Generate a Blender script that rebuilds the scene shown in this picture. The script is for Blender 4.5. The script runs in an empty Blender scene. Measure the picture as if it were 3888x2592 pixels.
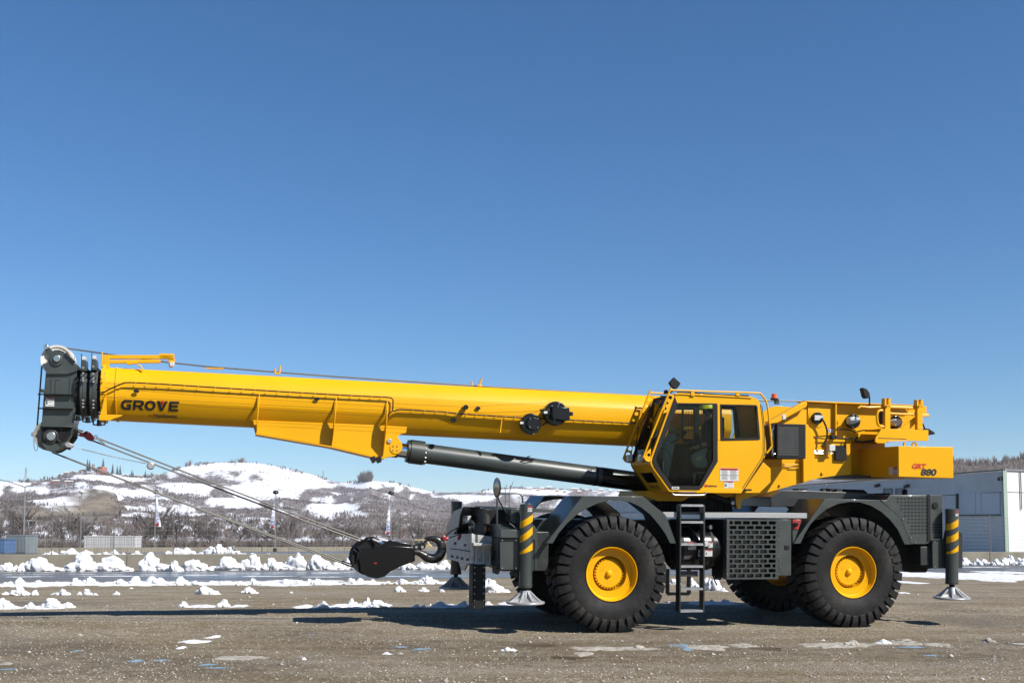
import bpy, bmesh, math, random
from math import sin, cos, tan, pi, radians, atan2, sqrt
from mathutils import Vector, Matrix, noise
from mathutils.geometry import tessellate_polygon

scene = bpy.context.scene
COL = scene.collection

# ------------------------------------------------------------------ camera
F_PX, IMW, IMH = 4132.6, 3888.0, 2592.0
PITCH = radians(4.0)
SHIFT = 762.0 / F_PX - tan(PITCH)
CAM_H = 1.4
cam_data = bpy.data.cameras.new('camera')
cam = bpy.data.objects.new('camera', cam_data)
COL.objects.link(cam)
cam.location = (0, 0, CAM_H)
cam.rotation_euler = (radians(90) + PITCH, 0, 0)
cam_data.sensor_fit = 'HORIZONTAL'
cam_data.sensor_width = 36.0
cam_data.lens = 36.0 * F_PX / IMW
cam_data.shift_y = SHIFT * F_PX / IMW
cam_data.clip_start = 0.1
cam_data.clip_end = 20000.0
scene.camera = cam

# ------------------------------------------------------------------ sky, sun, exposure
TO_SUN = Vector((1.0, -0.72, 1.08)).normalized()
sun_el = math.asin(TO_SUN.z)
sun_rot = atan2(TO_SUN.x, TO_SUN.y)
world = bpy.data.worlds.new('World')
scene.world = world
world.use_nodes = True
wn = world.node_tree.nodes
wl = world.node_tree.links
bg = wn['Background']
sky = wn.new('ShaderNodeTexSky')
sky.sky_type = 'NISHITA'
sky.sun_disc = False
sky.sun_elevation = sun_el
sky.sun_rotation = sun_rot
sky.altitude = 300.0
sky.air_density = 1.0
sky.dust_density = 0.0
sky.ozone_density = 6.0
hs_ = wn.new('ShaderNodeHueSaturation')          # the clear winter sky is a deeper blue than the model's
hs_.inputs['Saturation'].default_value = 1.15
wl.new(sky.outputs['Color'], hs_.inputs['Color'])
wl.new(hs_.outputs['Color'], bg.inputs['Color'])
bg.inputs['Strength'].default_value = 0.067
sun_data = bpy.data.lights.new('sun', 'SUN')
sun_data.energy = 5.0
sun_data.angle = radians(0.53)
sun_data.color = (1.0, 0.955, 0.89)
sun = bpy.data.objects.new('sun', sun_data)
COL.objects.link(sun)
sun.rotation_euler = TO_SUN.to_track_quat('Z', 'Y').to_euler()
sun.location = TO_SUN * 60
scene.view_settings.view_transform = 'Standard'
scene.view_settings.look = 'None'
scene.view_settings.exposure = 0.84
scene.view_settings.gamma = 1.0
scene.view_settings.use_curve_mapping = False
scene.cycles.max_bounces = 8
scene.cycles.transparent_max_bounces = 12

# ------------------------------------------------------------------ measuring: pixels of the photograph -> points of the place
def zm(x0, y0, s):
    return lambda x, y: (x0 + x / s, y0 + y / s)
Z1 = zm(80, 1270, 3.1357); Z2 = zm(780, 1350, 2.6133); Z3 = zm(1600, 1420, 2.6133); Z4 = zm(2350, 1400, 2.8517)
Z5 = zm(2850, 1440, 2.94); Z6 = zm(1650, 1800, 2.85); Z7 = zm(1950, 1850, 2.7517); Z8 = zm(2450, 1850, 2.7517)
Z9 = zm(2950, 1830, 2.75); Z10 = zm(3350, 1680, 2.4126); Z11 = zm(0, 1700, 3.1357); Z12 = zm(600, 1700, 3.1357)
Z13 = zm(1100, 1750, 3.1357); Z14 = zm(0, 2050, 1.8092); Z15 = zm(1200, 2150, 1.8092); Z16 = zm(2588, 2150, 1.8092)
ZD = zm(0, 0, 0.60494)
CAM = Vector((0, 0, CAM_H))

def ray(px, py):
    xc = (px - IMW / 2) / F_PX
    yc = -(py - IMH / 2) / F_PX + SHIFT
    return Vector((xc, cos(PITCH) - yc * sin(PITCH), sin(PITCH) + yc * cos(PITCH)))

YAW, ROLL = radians(14.0), radians(2.5)
ROOT = Matrix.Translation((1.2022, 19.0044, 0.0088)) @ Matrix.Rotation(YAW, 4, 'Z') @ Matrix.Rotation(ROLL, 4, 'X')
ROOTI = ROOT.inverted()
CO = ROOTI @ CAM

def Q(p, v):                       # point of the crane frame on the lengthwise plane v
    d = ROOTI.to_3x3() @ ray(*p)
    t = (v - CO.y) / d.y
    return CO + d * t
def QU(p, u):                      # the same on a crosswise plane u
    d = ROOTI.to_3x3() @ ray(*p)
    t = (u - CO.x) / d.x
    return CO + d * t
def poly(Z, pts, v):
    return [(q.x, q.z) for q in (Q(Z(*p), v) for p in pts)]
def path(Z, pts, v):
    return [Q(Z(*p), v) for p in pts]
def at_depth(p, y):                # world point at depth y
    d = ray(*p)
    return CAM + d * (y / d.y)

def sstep(a, b, x):
    t = min(1, max(0, (x - a) / (b - a)))
    return t * t * (3 - 2 * t)
CW0 = 0.03                         # height of the ground in the crane frame
TANR = tan(ROLL)
def crane_uv(x, y):
    dx, dy = x - 1.2022, y - 19.0044
    return dx * cos(YAW) + dy * sin(YAW), -dx * sin(YAW) + dy * cos(YAW)
def ground_base(x, y):
    u, v = crane_uv(x, y)
    vv = v
    lo, hi = -1.9, 1.9
    def soft(t):
        if t < lo - .6: return lo - .15
        if t < lo + .3: return lo - .15 + (t - lo + .6) ** 2 / (4 * .45)
        if t > hi + .6: return hi + .15
        if t > hi - .3: return hi + .15 - (t - hi - .6) ** 2 / (4 * .45)
        return t
    return 0.0088 + CW0 + TANR * soft(vv)
def ground_h(x, y):
    z = ground_base(x, y)
    if y < 40:
        a = 1 - sstep(30, 40, y)
        z += a * 0.016 * noise.noise(Vector((x * .5, y * .5, 0)))
        z += a * 0.008 * noise.noise(Vector((x * 1.9, y * 1.9, 3)))
        u, v = crane_uv(x, y)
        if u > 4.6 and abs(v + 1.28) < .5:          # tyre marks behind the rear wheel
            e = max(0, 1 - abs(abs(v + 1.28) - .33) / .1)
            z += .03 * e * (0.5 + .5 * sin(u * 21)) * sstep(4.6, 5.4, u)
    return z
def G(p):                          # point of the ground seen at pixel p
    d = ray(*p)
    z = 0.0
    for k in range(12):
        t = (z - CAM_H) / d.z
        q = CAM + d * t
        z = ground_h(q.x, q.y)
    return Vector((q.x, q.y, z))

# ------------------------------------------------------------------ mesh helpers
class MB:
    def __init__(s):
        s.v = []; s.f = []
    def add(s, vs, fs):
        n = len(s.v)
        s.v += [tuple(x) for x in vs]
        s.f += [tuple(i + n for i in f) for f in fs]
        return s
    def box(s, a, b):
        (x0, y0, z0), (x1, y1, z1) = a, b
        if x0 > x1: x0, x1 = x1, x0
        if y0 > y1: y0, y1 = y1, y0
        if z0 > z1: z0, z1 = z1, z0
        return s.add([(x0, y0, z0), (x1, y0, z0), (x1, y1, z0), (x0, y1, z0), (x0, y0, z1), (x1, y0, z1), (x1, y1, z1), (x0, y1, z1)],
                     [(0, 3, 2, 1), (4, 5, 6, 7), (0, 1, 5, 4), (1, 2, 6, 5), (2, 3, 7, 6), (3, 0, 4, 7)])
    def ext(s, pts, vec, holes=()):            # extrude a flat 3-D polygon (with holes) by a vector
        vec = Vector(vec)
        loops = [[Vector(p) for p in pts]] + [[Vector(p) for p in h] for h in holes]
        flat = [p for l in loops for p in l]
        nn = len(flat)
        if not holes:
            tris = [tuple(range(nn))]
        else:
            tris = [tuple(t) for t in tessellate_polygon(loops)]
        vs = flat + [p + vec for p in flat]
        # orientation
        nrm = Vector((0, 0, 0))
        l0 = loops[0]
        for i in range(len(l0)):
            nrm += l0[i].cross(l0[(i + 1) % len(l0)])
        flip = nrm.dot(vec) < 0
        fs = []
        for t in tris:
            a, b, c = flat[t[0]], flat[t[1]], flat[t[2]]
            if holes:
                up = (b - a).cross(c - a).dot(vec) > 0
            else:
                up = not flip
            fs.append(tuple(reversed(t)) if up else tuple(t))
            tt = tuple(i + nn for i in t)
            fs.append(tt if up else tuple(reversed(tt)))
        k = 0
        for li, l in enumerate(loops):
            m = len(l)
            nl = Vector((0, 0, 0))
            for i in range(m):
                nl += l[i].cross(l[(i + 1) % m])
            fl = (nl.dot(vec) < 0) != (li > 0)
            for i in range(m):
                a, b = k + i, k + (i + 1) % m
                q = (a, b, b + nn, a + nn)
                fs.append(tuple(reversed(q)) if fl else q)
            k += m
        return s.add(vs, fs)
    def prism(s, pts, v0, v1, holes=()):       # (u,w) outline between two lengthwise planes
        return s.ext([(p[0], v0, p[1]) for p in pts], (0, v1 - v0, 0), [[(p[0], v0, p[1]) for p in h] for h in holes])
    def strip(s, pts, v0, v1, th):             # bent sheet following an open (u,w) outline
        n = len(pts)
        off = []
        for i in range(n):
            a = Vector(pts[max(0, i - 1)]); b = Vector(pts[min(n - 1, i + 1)])
            d = (b - a).normalized()
            nr = Vector((-d.y, d.x))
            off.append((pts[i][0] + nr.x * th, pts[i][1] + nr.y * th))
        return s.prism(list(pts) + off[::-1], v0, v1) if n == 2 else s._strip(pts, off, v0, v1)
    def _strip(s, a, b, v0, v1):
        n = len(a)
        for i in range(n - 1):
            s.prism([a[i], a[i + 1], b[i + 1], b[i]], v0, v1)
        return s
    def beam(s, p0, p1, w, h, up=(0, 0, 1)):   # rectangular bar
        p0, p1 = Vector(p0), Vector(p1)
        d = (p1 - p0).normalized(); up = Vector(up)
        sd = d.cross(up)
        if sd.length < 1e-4: sd = d.cross(Vector((0, 1, 0)))
        sd.normalize(); u2 = sd.cross(d)
        a = sd * (w / 2); b = u2 * (h / 2)
        return s.ext([p0 - a - b, p0 + a - b, p0 + a + b, p0 - a + b], p1 - p0)
    def tube(s, pts, r, n=8, caps=True, closed=False):
        pts = [Vector(p) for p in pts]
        m = len(pts)
        rs = r if isinstance(r, (list, tuple)) else [r] * m
        prev = None
        base = len(s.v)
        for i, p in enumerate(pts):
            if closed:
                d = pts[(i + 1) % m] - pts[i - 1]
            else:
                d = pts[min(i + 1, m - 1)] - pts[max(i - 1, 0)]
            d.normalize()
            if prev is None:
                a = d.cross(Vector((0, 0, 1)))
                if a.length < .1: a = d.cross(Vector((0, 1, 0)))
            else:
                a = prev - d * prev.dot(d)
            a.normalize(); prev = a
            b = d.cross(a)
            for k in range(n):
                t = 2 * pi * k / n
                s.v.append(tuple(p + (a * cos(t) + b * sin(t)) * rs[i]))
        for i in range(m if closed else m - 1):
            for k in range(n):
                a0 = base + i * n + k; a1 = base + i * n + (k + 1) % n
                j = (i + 1) % m
                b0 = base + j * n + k; b1 = base + j * n + (k + 1) % n
                s.f.append((a0, a1, b1, b0))
        if caps and not closed:
            s.f.append(tuple(base + k for k in reversed(range(n))))
            s.f.append(tuple(base + (m - 1) * n + k for k in range(n)))
        return s
    def cyl(s, p0, p1, r, n=20, r1=None):
        return s.tube([p0, p1], [r, r if r1 is None else r1], n)
    def lathe(s, prof, o, axis, n=48, a0=0., a1=2 * pi):     # prof: (along axis, radius)
        o = Vector(o); ax = Vector(axis).normalized()
        a = ax.cross(Vector((0, 0, 1)))
        if a.length < .1: a = ax.cross(Vector((1, 0, 0)))
        a.normalize(); b = ax.cross(a)
        full = abs(a1 - a0 - 2 * pi) < 1e-6
        cols = n if full else n + 1
        base = len(s.v); m = len(prof)
        for k in range(cols):
            t = a0 + (a1 - a0) * k / n
            e = a * cos(t) + b * sin(t)
            for (z, r) in prof:
                s.v.append(tuple(o + ax * z + e * r))
        for k in range(n):
            k2 = (k + 1) % cols
            for j in range(m - 1):
                s.f.append((base + k * m + j, base + k * m + j + 1, base + k2 * m + j + 1, base + k2 * m + j))
        return s
    def ball(s, c, r, sc=(1, 1, 1), n=12, m=8):
        c = Vector(c)
        base = len(s.v)
        s.v.append((c.x, c.y, c.z + r * sc[2]))
        for i in range(1, m):
            ph = pi * i / m
            for k in range(n):
                t = 2 * pi * k / n
                s.v.append((c.x + r * sc[0] * sin(ph) * cos(t), c.y + r * sc[1] * sin(ph) * sin(t), c.z + r * sc[2] * cos(ph)))
        s.v.append((c.x, c.y, c.z - r * sc[2]))
        last = len(s.v) - 1
        for k in range(n):
            s.f.append((base, base + 1 + k, base + 1 + (k + 1) % n))
            for i in range(m - 2):
                a = base + 1 + i * n
                s.f.append((a + k, a + n + k, a + n + (k + 1) % n, a + (k + 1) % n))
            a = base + 1 + (m - 2) * n
            s.f.append((a + k, last, a + (k + 1) % n))
        return s
    def mesh(s, name, mat=None, ang=35, origin=None):
        me = bpy.data.meshes.new(name)
        vs = s.v if origin is None else [(x - origin[0], y - origin[1], z - origin[2]) for x, y, z in s.v]
        me.from_pydata(vs, [], s.f)
        me.polygons.foreach_set('use_smooth', [True] * len(me.polygons))
        me.update()
        if ang is not None:
            me.set_sharp_from_angle(angle=radians(ang))
        if mat is not None:
            me.materials.append(mat)
        return me
    def build(s, name, mat, parent=None, bevel=0, ang=35):
        o = bpy.data.objects.new(name, s.mesh(name, mat, ang))
        COL.objects.link(o)
        if parent is not None: o.parent = parent
        if bevel:
            b = o.modifiers.new('bevel', 'BEVEL')
            b.width = bevel; b.segments = 2; b.limit_method = 'ANGLE'; b.angle_limit = radians(35)
            b.harden_normals = False
        return o

def tag(o, label=None, cat=None, group=None, kind=None):
    if label: o['label'] = label
    if cat: o['category'] = cat
    if group: o['group'] = group
    if kind: o['kind'] = kind
    return o
def empty(name, mw=None, loc=None):
    o = bpy.data.objects.new(name, None)
    COL.objects.link(o)
    if mw is not None: o.matrix_world = mw
    if loc is not None: o.location = loc
    o.empty_display_size = .2
    return o
def copy_tree(o, parent=None):
    c = o.copy(); COL.objects.link(c)
    if parent is not None: c.parent = parent
    for ch in list(o.children):
        copy_tree(ch, c)
    return c

# ------------------------------------------------------------------ materials
def mat_new(name):
    m = bpy.data.materials.new(name); m.use_nodes = True
    return m, m.node_tree.nodes, m.node_tree.links, m.node_tree.nodes['Principled BSDF']
def pmat(name, col, rough=.5, metal=0., coat=0., var=.12, scale=3., bump=0., bscale=40., dirt=None, spec=.5):
    """paint or other plain surface with a little unevenness of tone and gloss; dirt = (colour, amount, scale)"""
    m, n, l, b = mat_new(name)
    tc = n.new('ShaderNodeTexCoord')
    nz = n.new('ShaderNodeTexNoise'); nz.inputs['Scale'].default_value = scale; nz.inputs['Detail'].default_value = 6
    l.new(tc.outputs['Object'], nz.inputs['Vector'])
    r = n.new('ShaderNodeMapRange'); r.inputs['From Min'].default_value = .3; r.inputs['From Max'].default_value = .7
    r.inputs['To Min'].default_value = 1 - var; r.inputs['To Max'].default_value = 1 + var
    l.new(nz.outputs['Fac'], r.inputs['Value'])
    mx = n.new('ShaderNodeVectorMath'); mx.operation = 'SCALE'; mx.inputs[0].default_value = col[:3]
    l.new(r.outputs['Result'], mx.inputs['Scale'])
    out = mx.outputs['Vector']
    if dirt:
        nd = n.new('ShaderNodeTexNoise'); nd.inputs['Scale'].default_value = dirt[2]; nd.inputs['Detail'].default_value = 9; nd.inputs['Roughness'].default_value = .7
        l.new(tc.outputs['Object'], nd.inputs['Vector'])
        rd = n.new('ShaderNodeMapRange'); rd.inputs['From Min'].default_value = .48; rd.inputs['From Max'].default_value = .72
        rd.inputs['To Max'].default_value = dirt[1]
        l.new(nd.outputs['Fac'], rd.inputs['Value'])
        mc = n.new('ShaderNodeMix'); mc.data_type = 'RGBA'
        l.new(rd.outputs['Result'], mc.inputs['Factor']); l.new(out, mc.inputs[6]); mc.inputs[7].default_value = (*dirt[0], 1)
        out = mc.outputs[2]
    l.new(out, b.inputs['Base Color'])
    rr = n.new('ShaderNodeMapRange'); rr.inputs['To Min'].default_value = rough * .8; rr.inputs['To Max'].default_value = min(1, rough * 1.25)
    l.new(nz.outputs['Fac'], rr.inputs['Value']); l.new(rr.outputs['Result'], b.inputs['Roughness'])
    b.inputs['Metallic'].default_value = metal
    b.inputs['Coat Weight'].default_value = coat
    b.inputs['Coat Roughness'].default_value = .08
    b.inputs['Specular IOR Level'].default_value = spec
    if bump:
        nb = n.new('ShaderNodeTexNoise'); nb.inputs['Scale'].default_value = bscale; nb.inputs['Detail'].default_value = 8
        l.new(tc.outputs['Object'], nb.inputs['Vector'])
        bp = n.new('ShaderNodeBump'); bp.inputs['Strength'].default_value = bump; bp.inputs['Distance'].default_value = .02
        l.new(nb.outputs['Fac'], bp.inputs['Height']); l.new(bp.outputs['Normal'], b.inputs['Normal'])
    return m

YEL = pmat('yellow_paint', (.585, .287, .0008), .42, coat=.06, var=.05, scale=.9, bump=.035, bscale=2.2, spec=.2)
GRY = pmat('grey_paint', (0.02992, 0.0365, 0.03411), .38, coat=.25, var=.07, scale=2.5, dirt=((.16, .14, .11), .12, 3.), bump=.02, bscale=6.)
DGR = pmat('dark_grey_paint', (0.0136, 0.01564, 0.01496), .42, coat=.1, var=.1, dirt=((.12, .1, .08), .15, 4.))
BLK = pmat('black_paint', (.004, .004, .0045), .25, coat=.15, var=.15, spec=.3)
BLM = pmat('black_matt', (.006, .006, .0065), .6, var=.2, spec=.25)
RUB = pmat('rubber', (.0062, .0062, .0066), .68, var=.2, scale=6, bump=.25, bscale=22., dirt=((.075, .063, .048), .34, 2.2), spec=.25)
STL = pmat('steel', (.55, .55, .54), .28, metal=1., var=.15, scale=14)
GAL = pmat('galvanised_plate', (0.391, 0.3825, 0.357), .5, metal=.15, var=.25, scale=5, dirt=((.05, .045, .04), .6, 7.), bump=.1)
ALU = pmat('cast_aluminium', (0.3536, 0.3536, 0.3536), .42, metal=.55, var=.15, scale=8, bump=.08)
CHR = pmat('chrome', (.75, .76, .78), .08, metal=1., var=.05)
NYL = pmat('cream_nylon', (.56, .53, .47), .45, var=.08)
RED = pmat('red_paint', (0.2584, 0.01224, 0.01088), .4, var=.1)
ORG = pmat('orange_lens', (0.51, 0.0816, 0.0068), .2, var=.05)
WHT = pmat('white_label', (0.4896, 0.4896, 0.476), .5, var=.04)
LGT = pmat('lamp_white', (0.4216, 0.4284, 0.4216), .35, var=.05)
INK = pmat('label_ink', (.06, .06, .065), .5, var=.1)
GRN = pmat('console_plastic', (0.1632, 0.204, 0.1836), .55, var=.06)
CLO = pmat('dark_cloth', (.012, .013, .017), .9, var=.3, scale=9, bump=.2, bscale=30)
SKN = pmat('skin', (.45, .22, .14), .55, var=.06)
HVY = pmat('hat_yellow', (.62, .58, .02), .35, var=.03)
LET = pmat('black_lettering', (.014, .014, .016), .4, var=.08)
LRD = pmat('red_lettering', (0.374, 0.0204, 0.00816), .4, var=.08)
CON = pmat('concrete', (0.1632, 0.1462, 0.1122), .85, var=.18, scale=.7, dirt=((.09, .08, .06), .6, 1.3), bump=.15, bscale=8.)
WAL = pmat('precast_panel', (.58, .58, .57), .8, var=.08, scale=.25, dirt=((.42, .415, .40), .5, .6), bump=.06, bscale=5.)
GALV = pmat('fence_wire', (0.1836, 0.1904, 0.1904), .55, metal=.2, var=.1)
FENCE = pmat('weathered_wire', (.13, .125, .12), .6, metal=.1, var=.15)
CREAM = pmat('container_white', (0.4216, 0.4216, 0.4216), .5, var=.05, scale=.5)
ZINC = pmat('zinc_sheet', (0.17, 0.1972, 0.204), .5, metal=.2, var=.1, scale=.6)
BLUE = pmat('blue_paint', (0.0612, 0.1156, 0.2244), .5, var=.1)
BARK = pmat('bark', (.045, .037, .031), .9, var=.25, scale=2.)
TWIG = pmat('bare_twigs', (.082, .062, .05), .9, var=.35, scale=.15)
SCRUB = pmat('scrub_twigs', (.098, .072, .06), .9, var=.4, scale=.05)
FIR = pmat('fir_needles', (.022, .030, .022), .9, var=.35, scale=.3)
VANY = pmat('van_yellow', (0.4488, 0.3536, 0.1156), .35, coat=.4, var=.04)
def glass_mat(name, tint, gloss=.08):
    m, n, l, b = mat_new(name)
    n.remove(b)
    tr = n.new('ShaderNodeBsdfTransparent'); tr.inputs['Color'].default_value = (*tint, 1)
    gl = n.new('ShaderNodeBsdfGlossy'); gl.inputs['Roughness'].default_value = .015
    fr = n.new('ShaderNodeFresnel'); fr.inputs['IOR'].default_value = 1.22
    mx = n.new('ShaderNodeMixShader')
    l.new(fr.outputs[0], mx.inputs[0]); l.new(tr.outputs[0], mx.inputs[1]); l.new(gl.outputs[0], mx.inputs[2])
    l.new(mx.outputs[0], n['Material Output'].inputs['Surface'])
    return m
GLS = glass_mat('tinted_glass', (.74, .80, .77))
def snow_mat(name, col, dirt, damt, dscale, bscale=9.):
    m, n, l, b = mat_new(name)
    tc = n.new('ShaderNodeTexCoord')
    nd = n.new('ShaderNodeTexNoise'); nd.inputs['Scale'].default_value = dscale; nd.inputs['Detail'].default_value = 8; nd.inputs['Roughness'].default_value = .65
    l.new(tc.outputs['Object'], nd.inputs['Vector'])
    rd = n.new('ShaderNodeMapRange'); rd.inputs['From Min'].default_value = .42; rd.inputs['From Max'].default_value = .75; rd.inputs['To Max'].default_value = damt
    l.new(nd.outputs['Fac'], rd.inputs['Value'])
    mc = n.new('ShaderNodeMix'); mc.data_type = 'RGBA'
    mc.inputs[6].default_value = (*col, 1); mc.inputs[7].default_value = (*dirt, 1)
    l.new(rd.outputs['Result'], mc.inputs['Factor']); l.new(mc.outputs[2], b.inputs['Base Color'])
    b.inputs['Roughness'].default_value = .7
    b.inputs['Specular IOR Level'].default_value = .3
    nb = n.new('ShaderNodeTexNoise'); nb.inputs['Scale'].default_value = bscale; nb.inputs['Detail'].default_value = 7
    l.new(tc.outputs['Object'], nb.inputs['Vector'])
    bp = n.new('ShaderNodeBump'); bp.inputs['Strength'].default_value = .5; bp.inputs['Distance'].default_value = .06
    l.new(nb.outputs['Fac'], bp.inputs['Height']); l.new(bp.outputs['Normal'], b.inputs['Normal'])
    return m
SNOW = snow_mat('snow', (.575, .585, .605), (.36, .335, .30), .55, 1.6)
SLUSH = snow_mat('dirty_slush', (.31, .29, .255), (.155, .13, .095), 1.0, 6.0)

def broken_mat(name, col, dirt, damt, dscale, rough, hole_scale, hole_lo, hole_hi, water=False):
    """thin layer that breaks up into holes towards its rim (attribute edge: 0 middle, 1 rim)"""
    m = snow_mat(name, col, dirt, damt, dscale, 14.) if not water else water_mat(name)
    n, l = m.node_tree.nodes, m.node_tree.links
    b = n['Principled BSDF']
    tc = n.new('ShaderNodeTexCoord'); nz = n.new('ShaderNodeTexNoise'); nz.inputs['Scale'].default_value = hole_scale; nz.inputs['Detail'].default_value = 8; nz.inputs['Roughness'].default_value = .72
    l.new(tc.outputs['Object'], nz.inputs['Vector'])
    at = n.new('ShaderNodeAttribute'); at.attribute_name = 'edge'
    r = n.new('ShaderNodeMapRange'); r.inputs['To Min'].default_value = hole_lo; r.inputs['To Max'].default_value = hole_hi
    l.new(at.outputs['Fac'], r.inputs['Value'])
    g = n.new('ShaderNodeMath'); g.operation = 'SUBTRACT'; l.new(nz.outputs['Fac'], g.inputs[0]); l.new(r.outputs[0], g.inputs[1])
    q = n.new('ShaderNodeMapRange'); q.inputs['From Min'].default_value = 0.; q.inputs['From Max'].default_value = .16; l.new(g.outputs[0], q.inputs['Value'])
    l.new(q.outputs[0], b.inputs['Alpha'])
    return m
def water_mat(name):
    m, n, l, b = mat_new(name)
    b.inputs['Base Color'].default_value = (.15, .15, .155, 1); b.inputs['Roughness'].default_value = .03; b.inputs['IOR'].default_value = 1.6
    nz = n.new('ShaderNodeTexNoise'); nz.inputs['Scale'].default_value = 7.; tc = n.new('ShaderNodeTexCoord'); l.new(tc.outputs['Object'], nz.inputs['Vector'])
    bp = n.new('ShaderNodeBump'); bp.inputs['Strength'].default_value = .02; bp.inputs['Distance'].default_value = .02; l.new(nz.outputs['Fac'], bp.inputs['Height']); l.new(bp.outputs['Normal'], b.inputs['Normal'])
    return m
WATER = broken_mat('puddle_water', None, None, 0, 0, 0, 2.6, .2, .58, True)
MUD = pmat('wet_mud', (.075, .054, .034), .45, var=.2, scale=4.)
# ================================================================== THE SETTING
rnd = random.Random(7)
def spaced(lo, hi, step_lo, grow):
    out = [lo]; s = step_lo
    while abs(out[-1] - lo) < abs(hi - lo):
        out.append(out[-1] + (s if hi > lo else -s)); s *= grow
    return out
def frange(a, b, s):
    n = int(round((b - a) / s))
    return [a + (b - a) * i / n for i in range(n + 1)]

def ground_material():
    m, n, l, b = mat_new('gravel_ground')
    tc = n.new('ShaderNodeTexCoord')
    def nz(scale, detail=6, rough=.6):
        t = n.new('ShaderNodeTexNoise'); t.inputs['Scale'].default_value = scale; t.inputs['Detail'].default_value = detail; t.inputs['Roughness'].default_value = rough
        l.new(tc.outputs['Object'], t.inputs['Vector']); return t.outputs['Fac']
    def rng(v, a, b_, c, d):
        r = n.new('ShaderNodeMapRange'); r.inputs['From Min'].default_value = a; r.inputs['From Max'].default_value = b_
        r.inputs['To Min'].default_value = c; r.inputs['To Max'].default_value = d; l.new(v, r.inputs['Value']); return r.outputs['Result']
    def mix(f, c1, c2, mode='MIX'):
        x = n.new('ShaderNodeMix'); x.data_type = 'RGBA'; x.blend_type = mode
        if isinstance(f, float): x.inputs['Factor'].default_value = f
        else: l.new(f, x.inputs['Factor'])
        for i, c in ((6, c1), (7, c2)):
            if isinstance(c, tuple): x.inputs[i].default_value = (*c, 1)
            else: l.new(c, x.inputs[i])
        return x.outputs[2]
    def vor(scale, feat='F1'):
        v = n.new('ShaderNodeTexVoronoi'); v.inputs['Scale'].default_value = scale; v.feature = feat
        l.new(tc.outputs['Object'], v.inputs['Vector']); return v
    col = mix(rng(nz(.30, 5), .42, .58, 0, 1), (.178, .142, .090), (.212, .181, .134))
    col = mix(rng(nz(1.7, 8, .7), .45, .68, 0, .75), col, (.265, .236, .187))
    col = mix(rng(nz(7., 8, .75), .48, .70, 0, .7), col, (.095, .068, .038))
    mp = n.new('ShaderNodeMapping'); mp.inputs['Rotation'].default_value = (0, 0, radians(-12)); mp.inputs['Scale'].default_value = (.12, 1.5, 1)
    l.new(tc.outputs['Object'], mp.inputs['Vector'])
    st = n.new('ShaderNodeTexNoise'); st.inputs['Scale'].default_value = 1.; st.inputs['Detail'].default_value = 7; l.new(mp.outputs[0], st.inputs['Vector'])
    col = mix(rng(st.outputs['Fac'], .44, .66, 0, .6), col, (.115, .084, .046))
    col = mix(rng(st.outputs['Fac'], .50, .36, 0, .45), col, (.215, .19, .15))
    v1 = vor(38.); v2 = vor(95.)
    c1 = n.new('ShaderNodeSeparateColor'); l.new(v1.outputs['Color'], c1.inputs[0])
    c2 = n.new('ShaderNodeSeparateColor'); l.new(v2.outputs['Color'], c2.inputs[0])
    col = mix(rng(c1.outputs[0], .0, 1., .0, .8), col, (.36, .345, .315), 'MULTIPLY') if False else col
    g = n.new('ShaderNodeMath'); g.operation = 'MULTIPLY'
    l.new(rng(c1.outputs[0], 0, 1, .62, 1.38), g.inputs[0]); l.new(rng(c2.outputs[0], 0, 1, .75, 1.25), g.inputs[1])
    sc = n.new('ShaderNodeVectorMath'); sc.operation = 'SCALE'; l.new(col, sc.inputs[0]); l.new(g.outputs[0], sc.inputs['Scale'])
    col = sc.outputs['Vector']
    col = mix(rng(c1.outputs[1], .93, .95, 0, .8), col, (.34, .31, .26))
    wet = rng(nz(.16, 4, .55), .56, .66, 0, .55)
    col = mix(wet, col, (.09, .07, .046))
    dp = n.new('ShaderNodeAttribute'); dp.attribute_name = 'damp'
    dm = n.new('ShaderNodeMath'); dm.operation = 'MULTIPLY'; l.new(dp.outputs['Fac'], dm.inputs[0]); l.new(rng(nz(3.2, 7, .7), .38, .62, .35, 1.0), dm.inputs[1])
    col = mix(dm.outputs[0], col, (.062, .047, .03))
    l.new(col, b.inputs['Base Color'])
    l.new(rng(wet, 0, .55, .92, .5), b.inputs['Roughness'])
    b.inputs['Specular IOR Level'].default_value = .12
    h = n.new('ShaderNodeMath'); h.operation = 'ADD'
    l.new(rng(v1.outputs['Distance'], 0, .8, 1, 0), h.inputs[0]); l.new(nz(60., 6, .7), h.inputs[1])
    bp = n.new('ShaderNodeBump'); bp.inputs['Strength'].default_value = .75; bp.inputs['Distance'].default_value = .018
    l.new(h.outputs[0], bp.inputs['Height']); l.new(bp.outputs['Normal'], b.inputs['Normal'])
    return m
xs = spaced(-13., -3500, .6, 1.35)[::-1][:-1] + frange(-13, 14, .13) + spaced(14., 3500, .6, 1.35)[1:]
ys = spaced(7.5, -60, .8, 1.4)[::-1][:-1] + frange(7.5, 27, .12) + spaced(27., 6000, .5, 1.22)[1:]
mb = MB()
nx = len(xs)
for y in ys:
    for x in xs:
        mb.v.append((x, y, ground_h(x, y)))
for j in range(len(ys) - 1):
    for i in range(nx - 1):
        a = j * nx + i
        mb.f.append((a, a + 1, a + nx + 1, a + nx))
ground = mb.build('ground', ground_material(), ang=None)
tag(ground, 'grey brown gravel yard with small stones and wet patches', 'ground', kind='structure')

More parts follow.
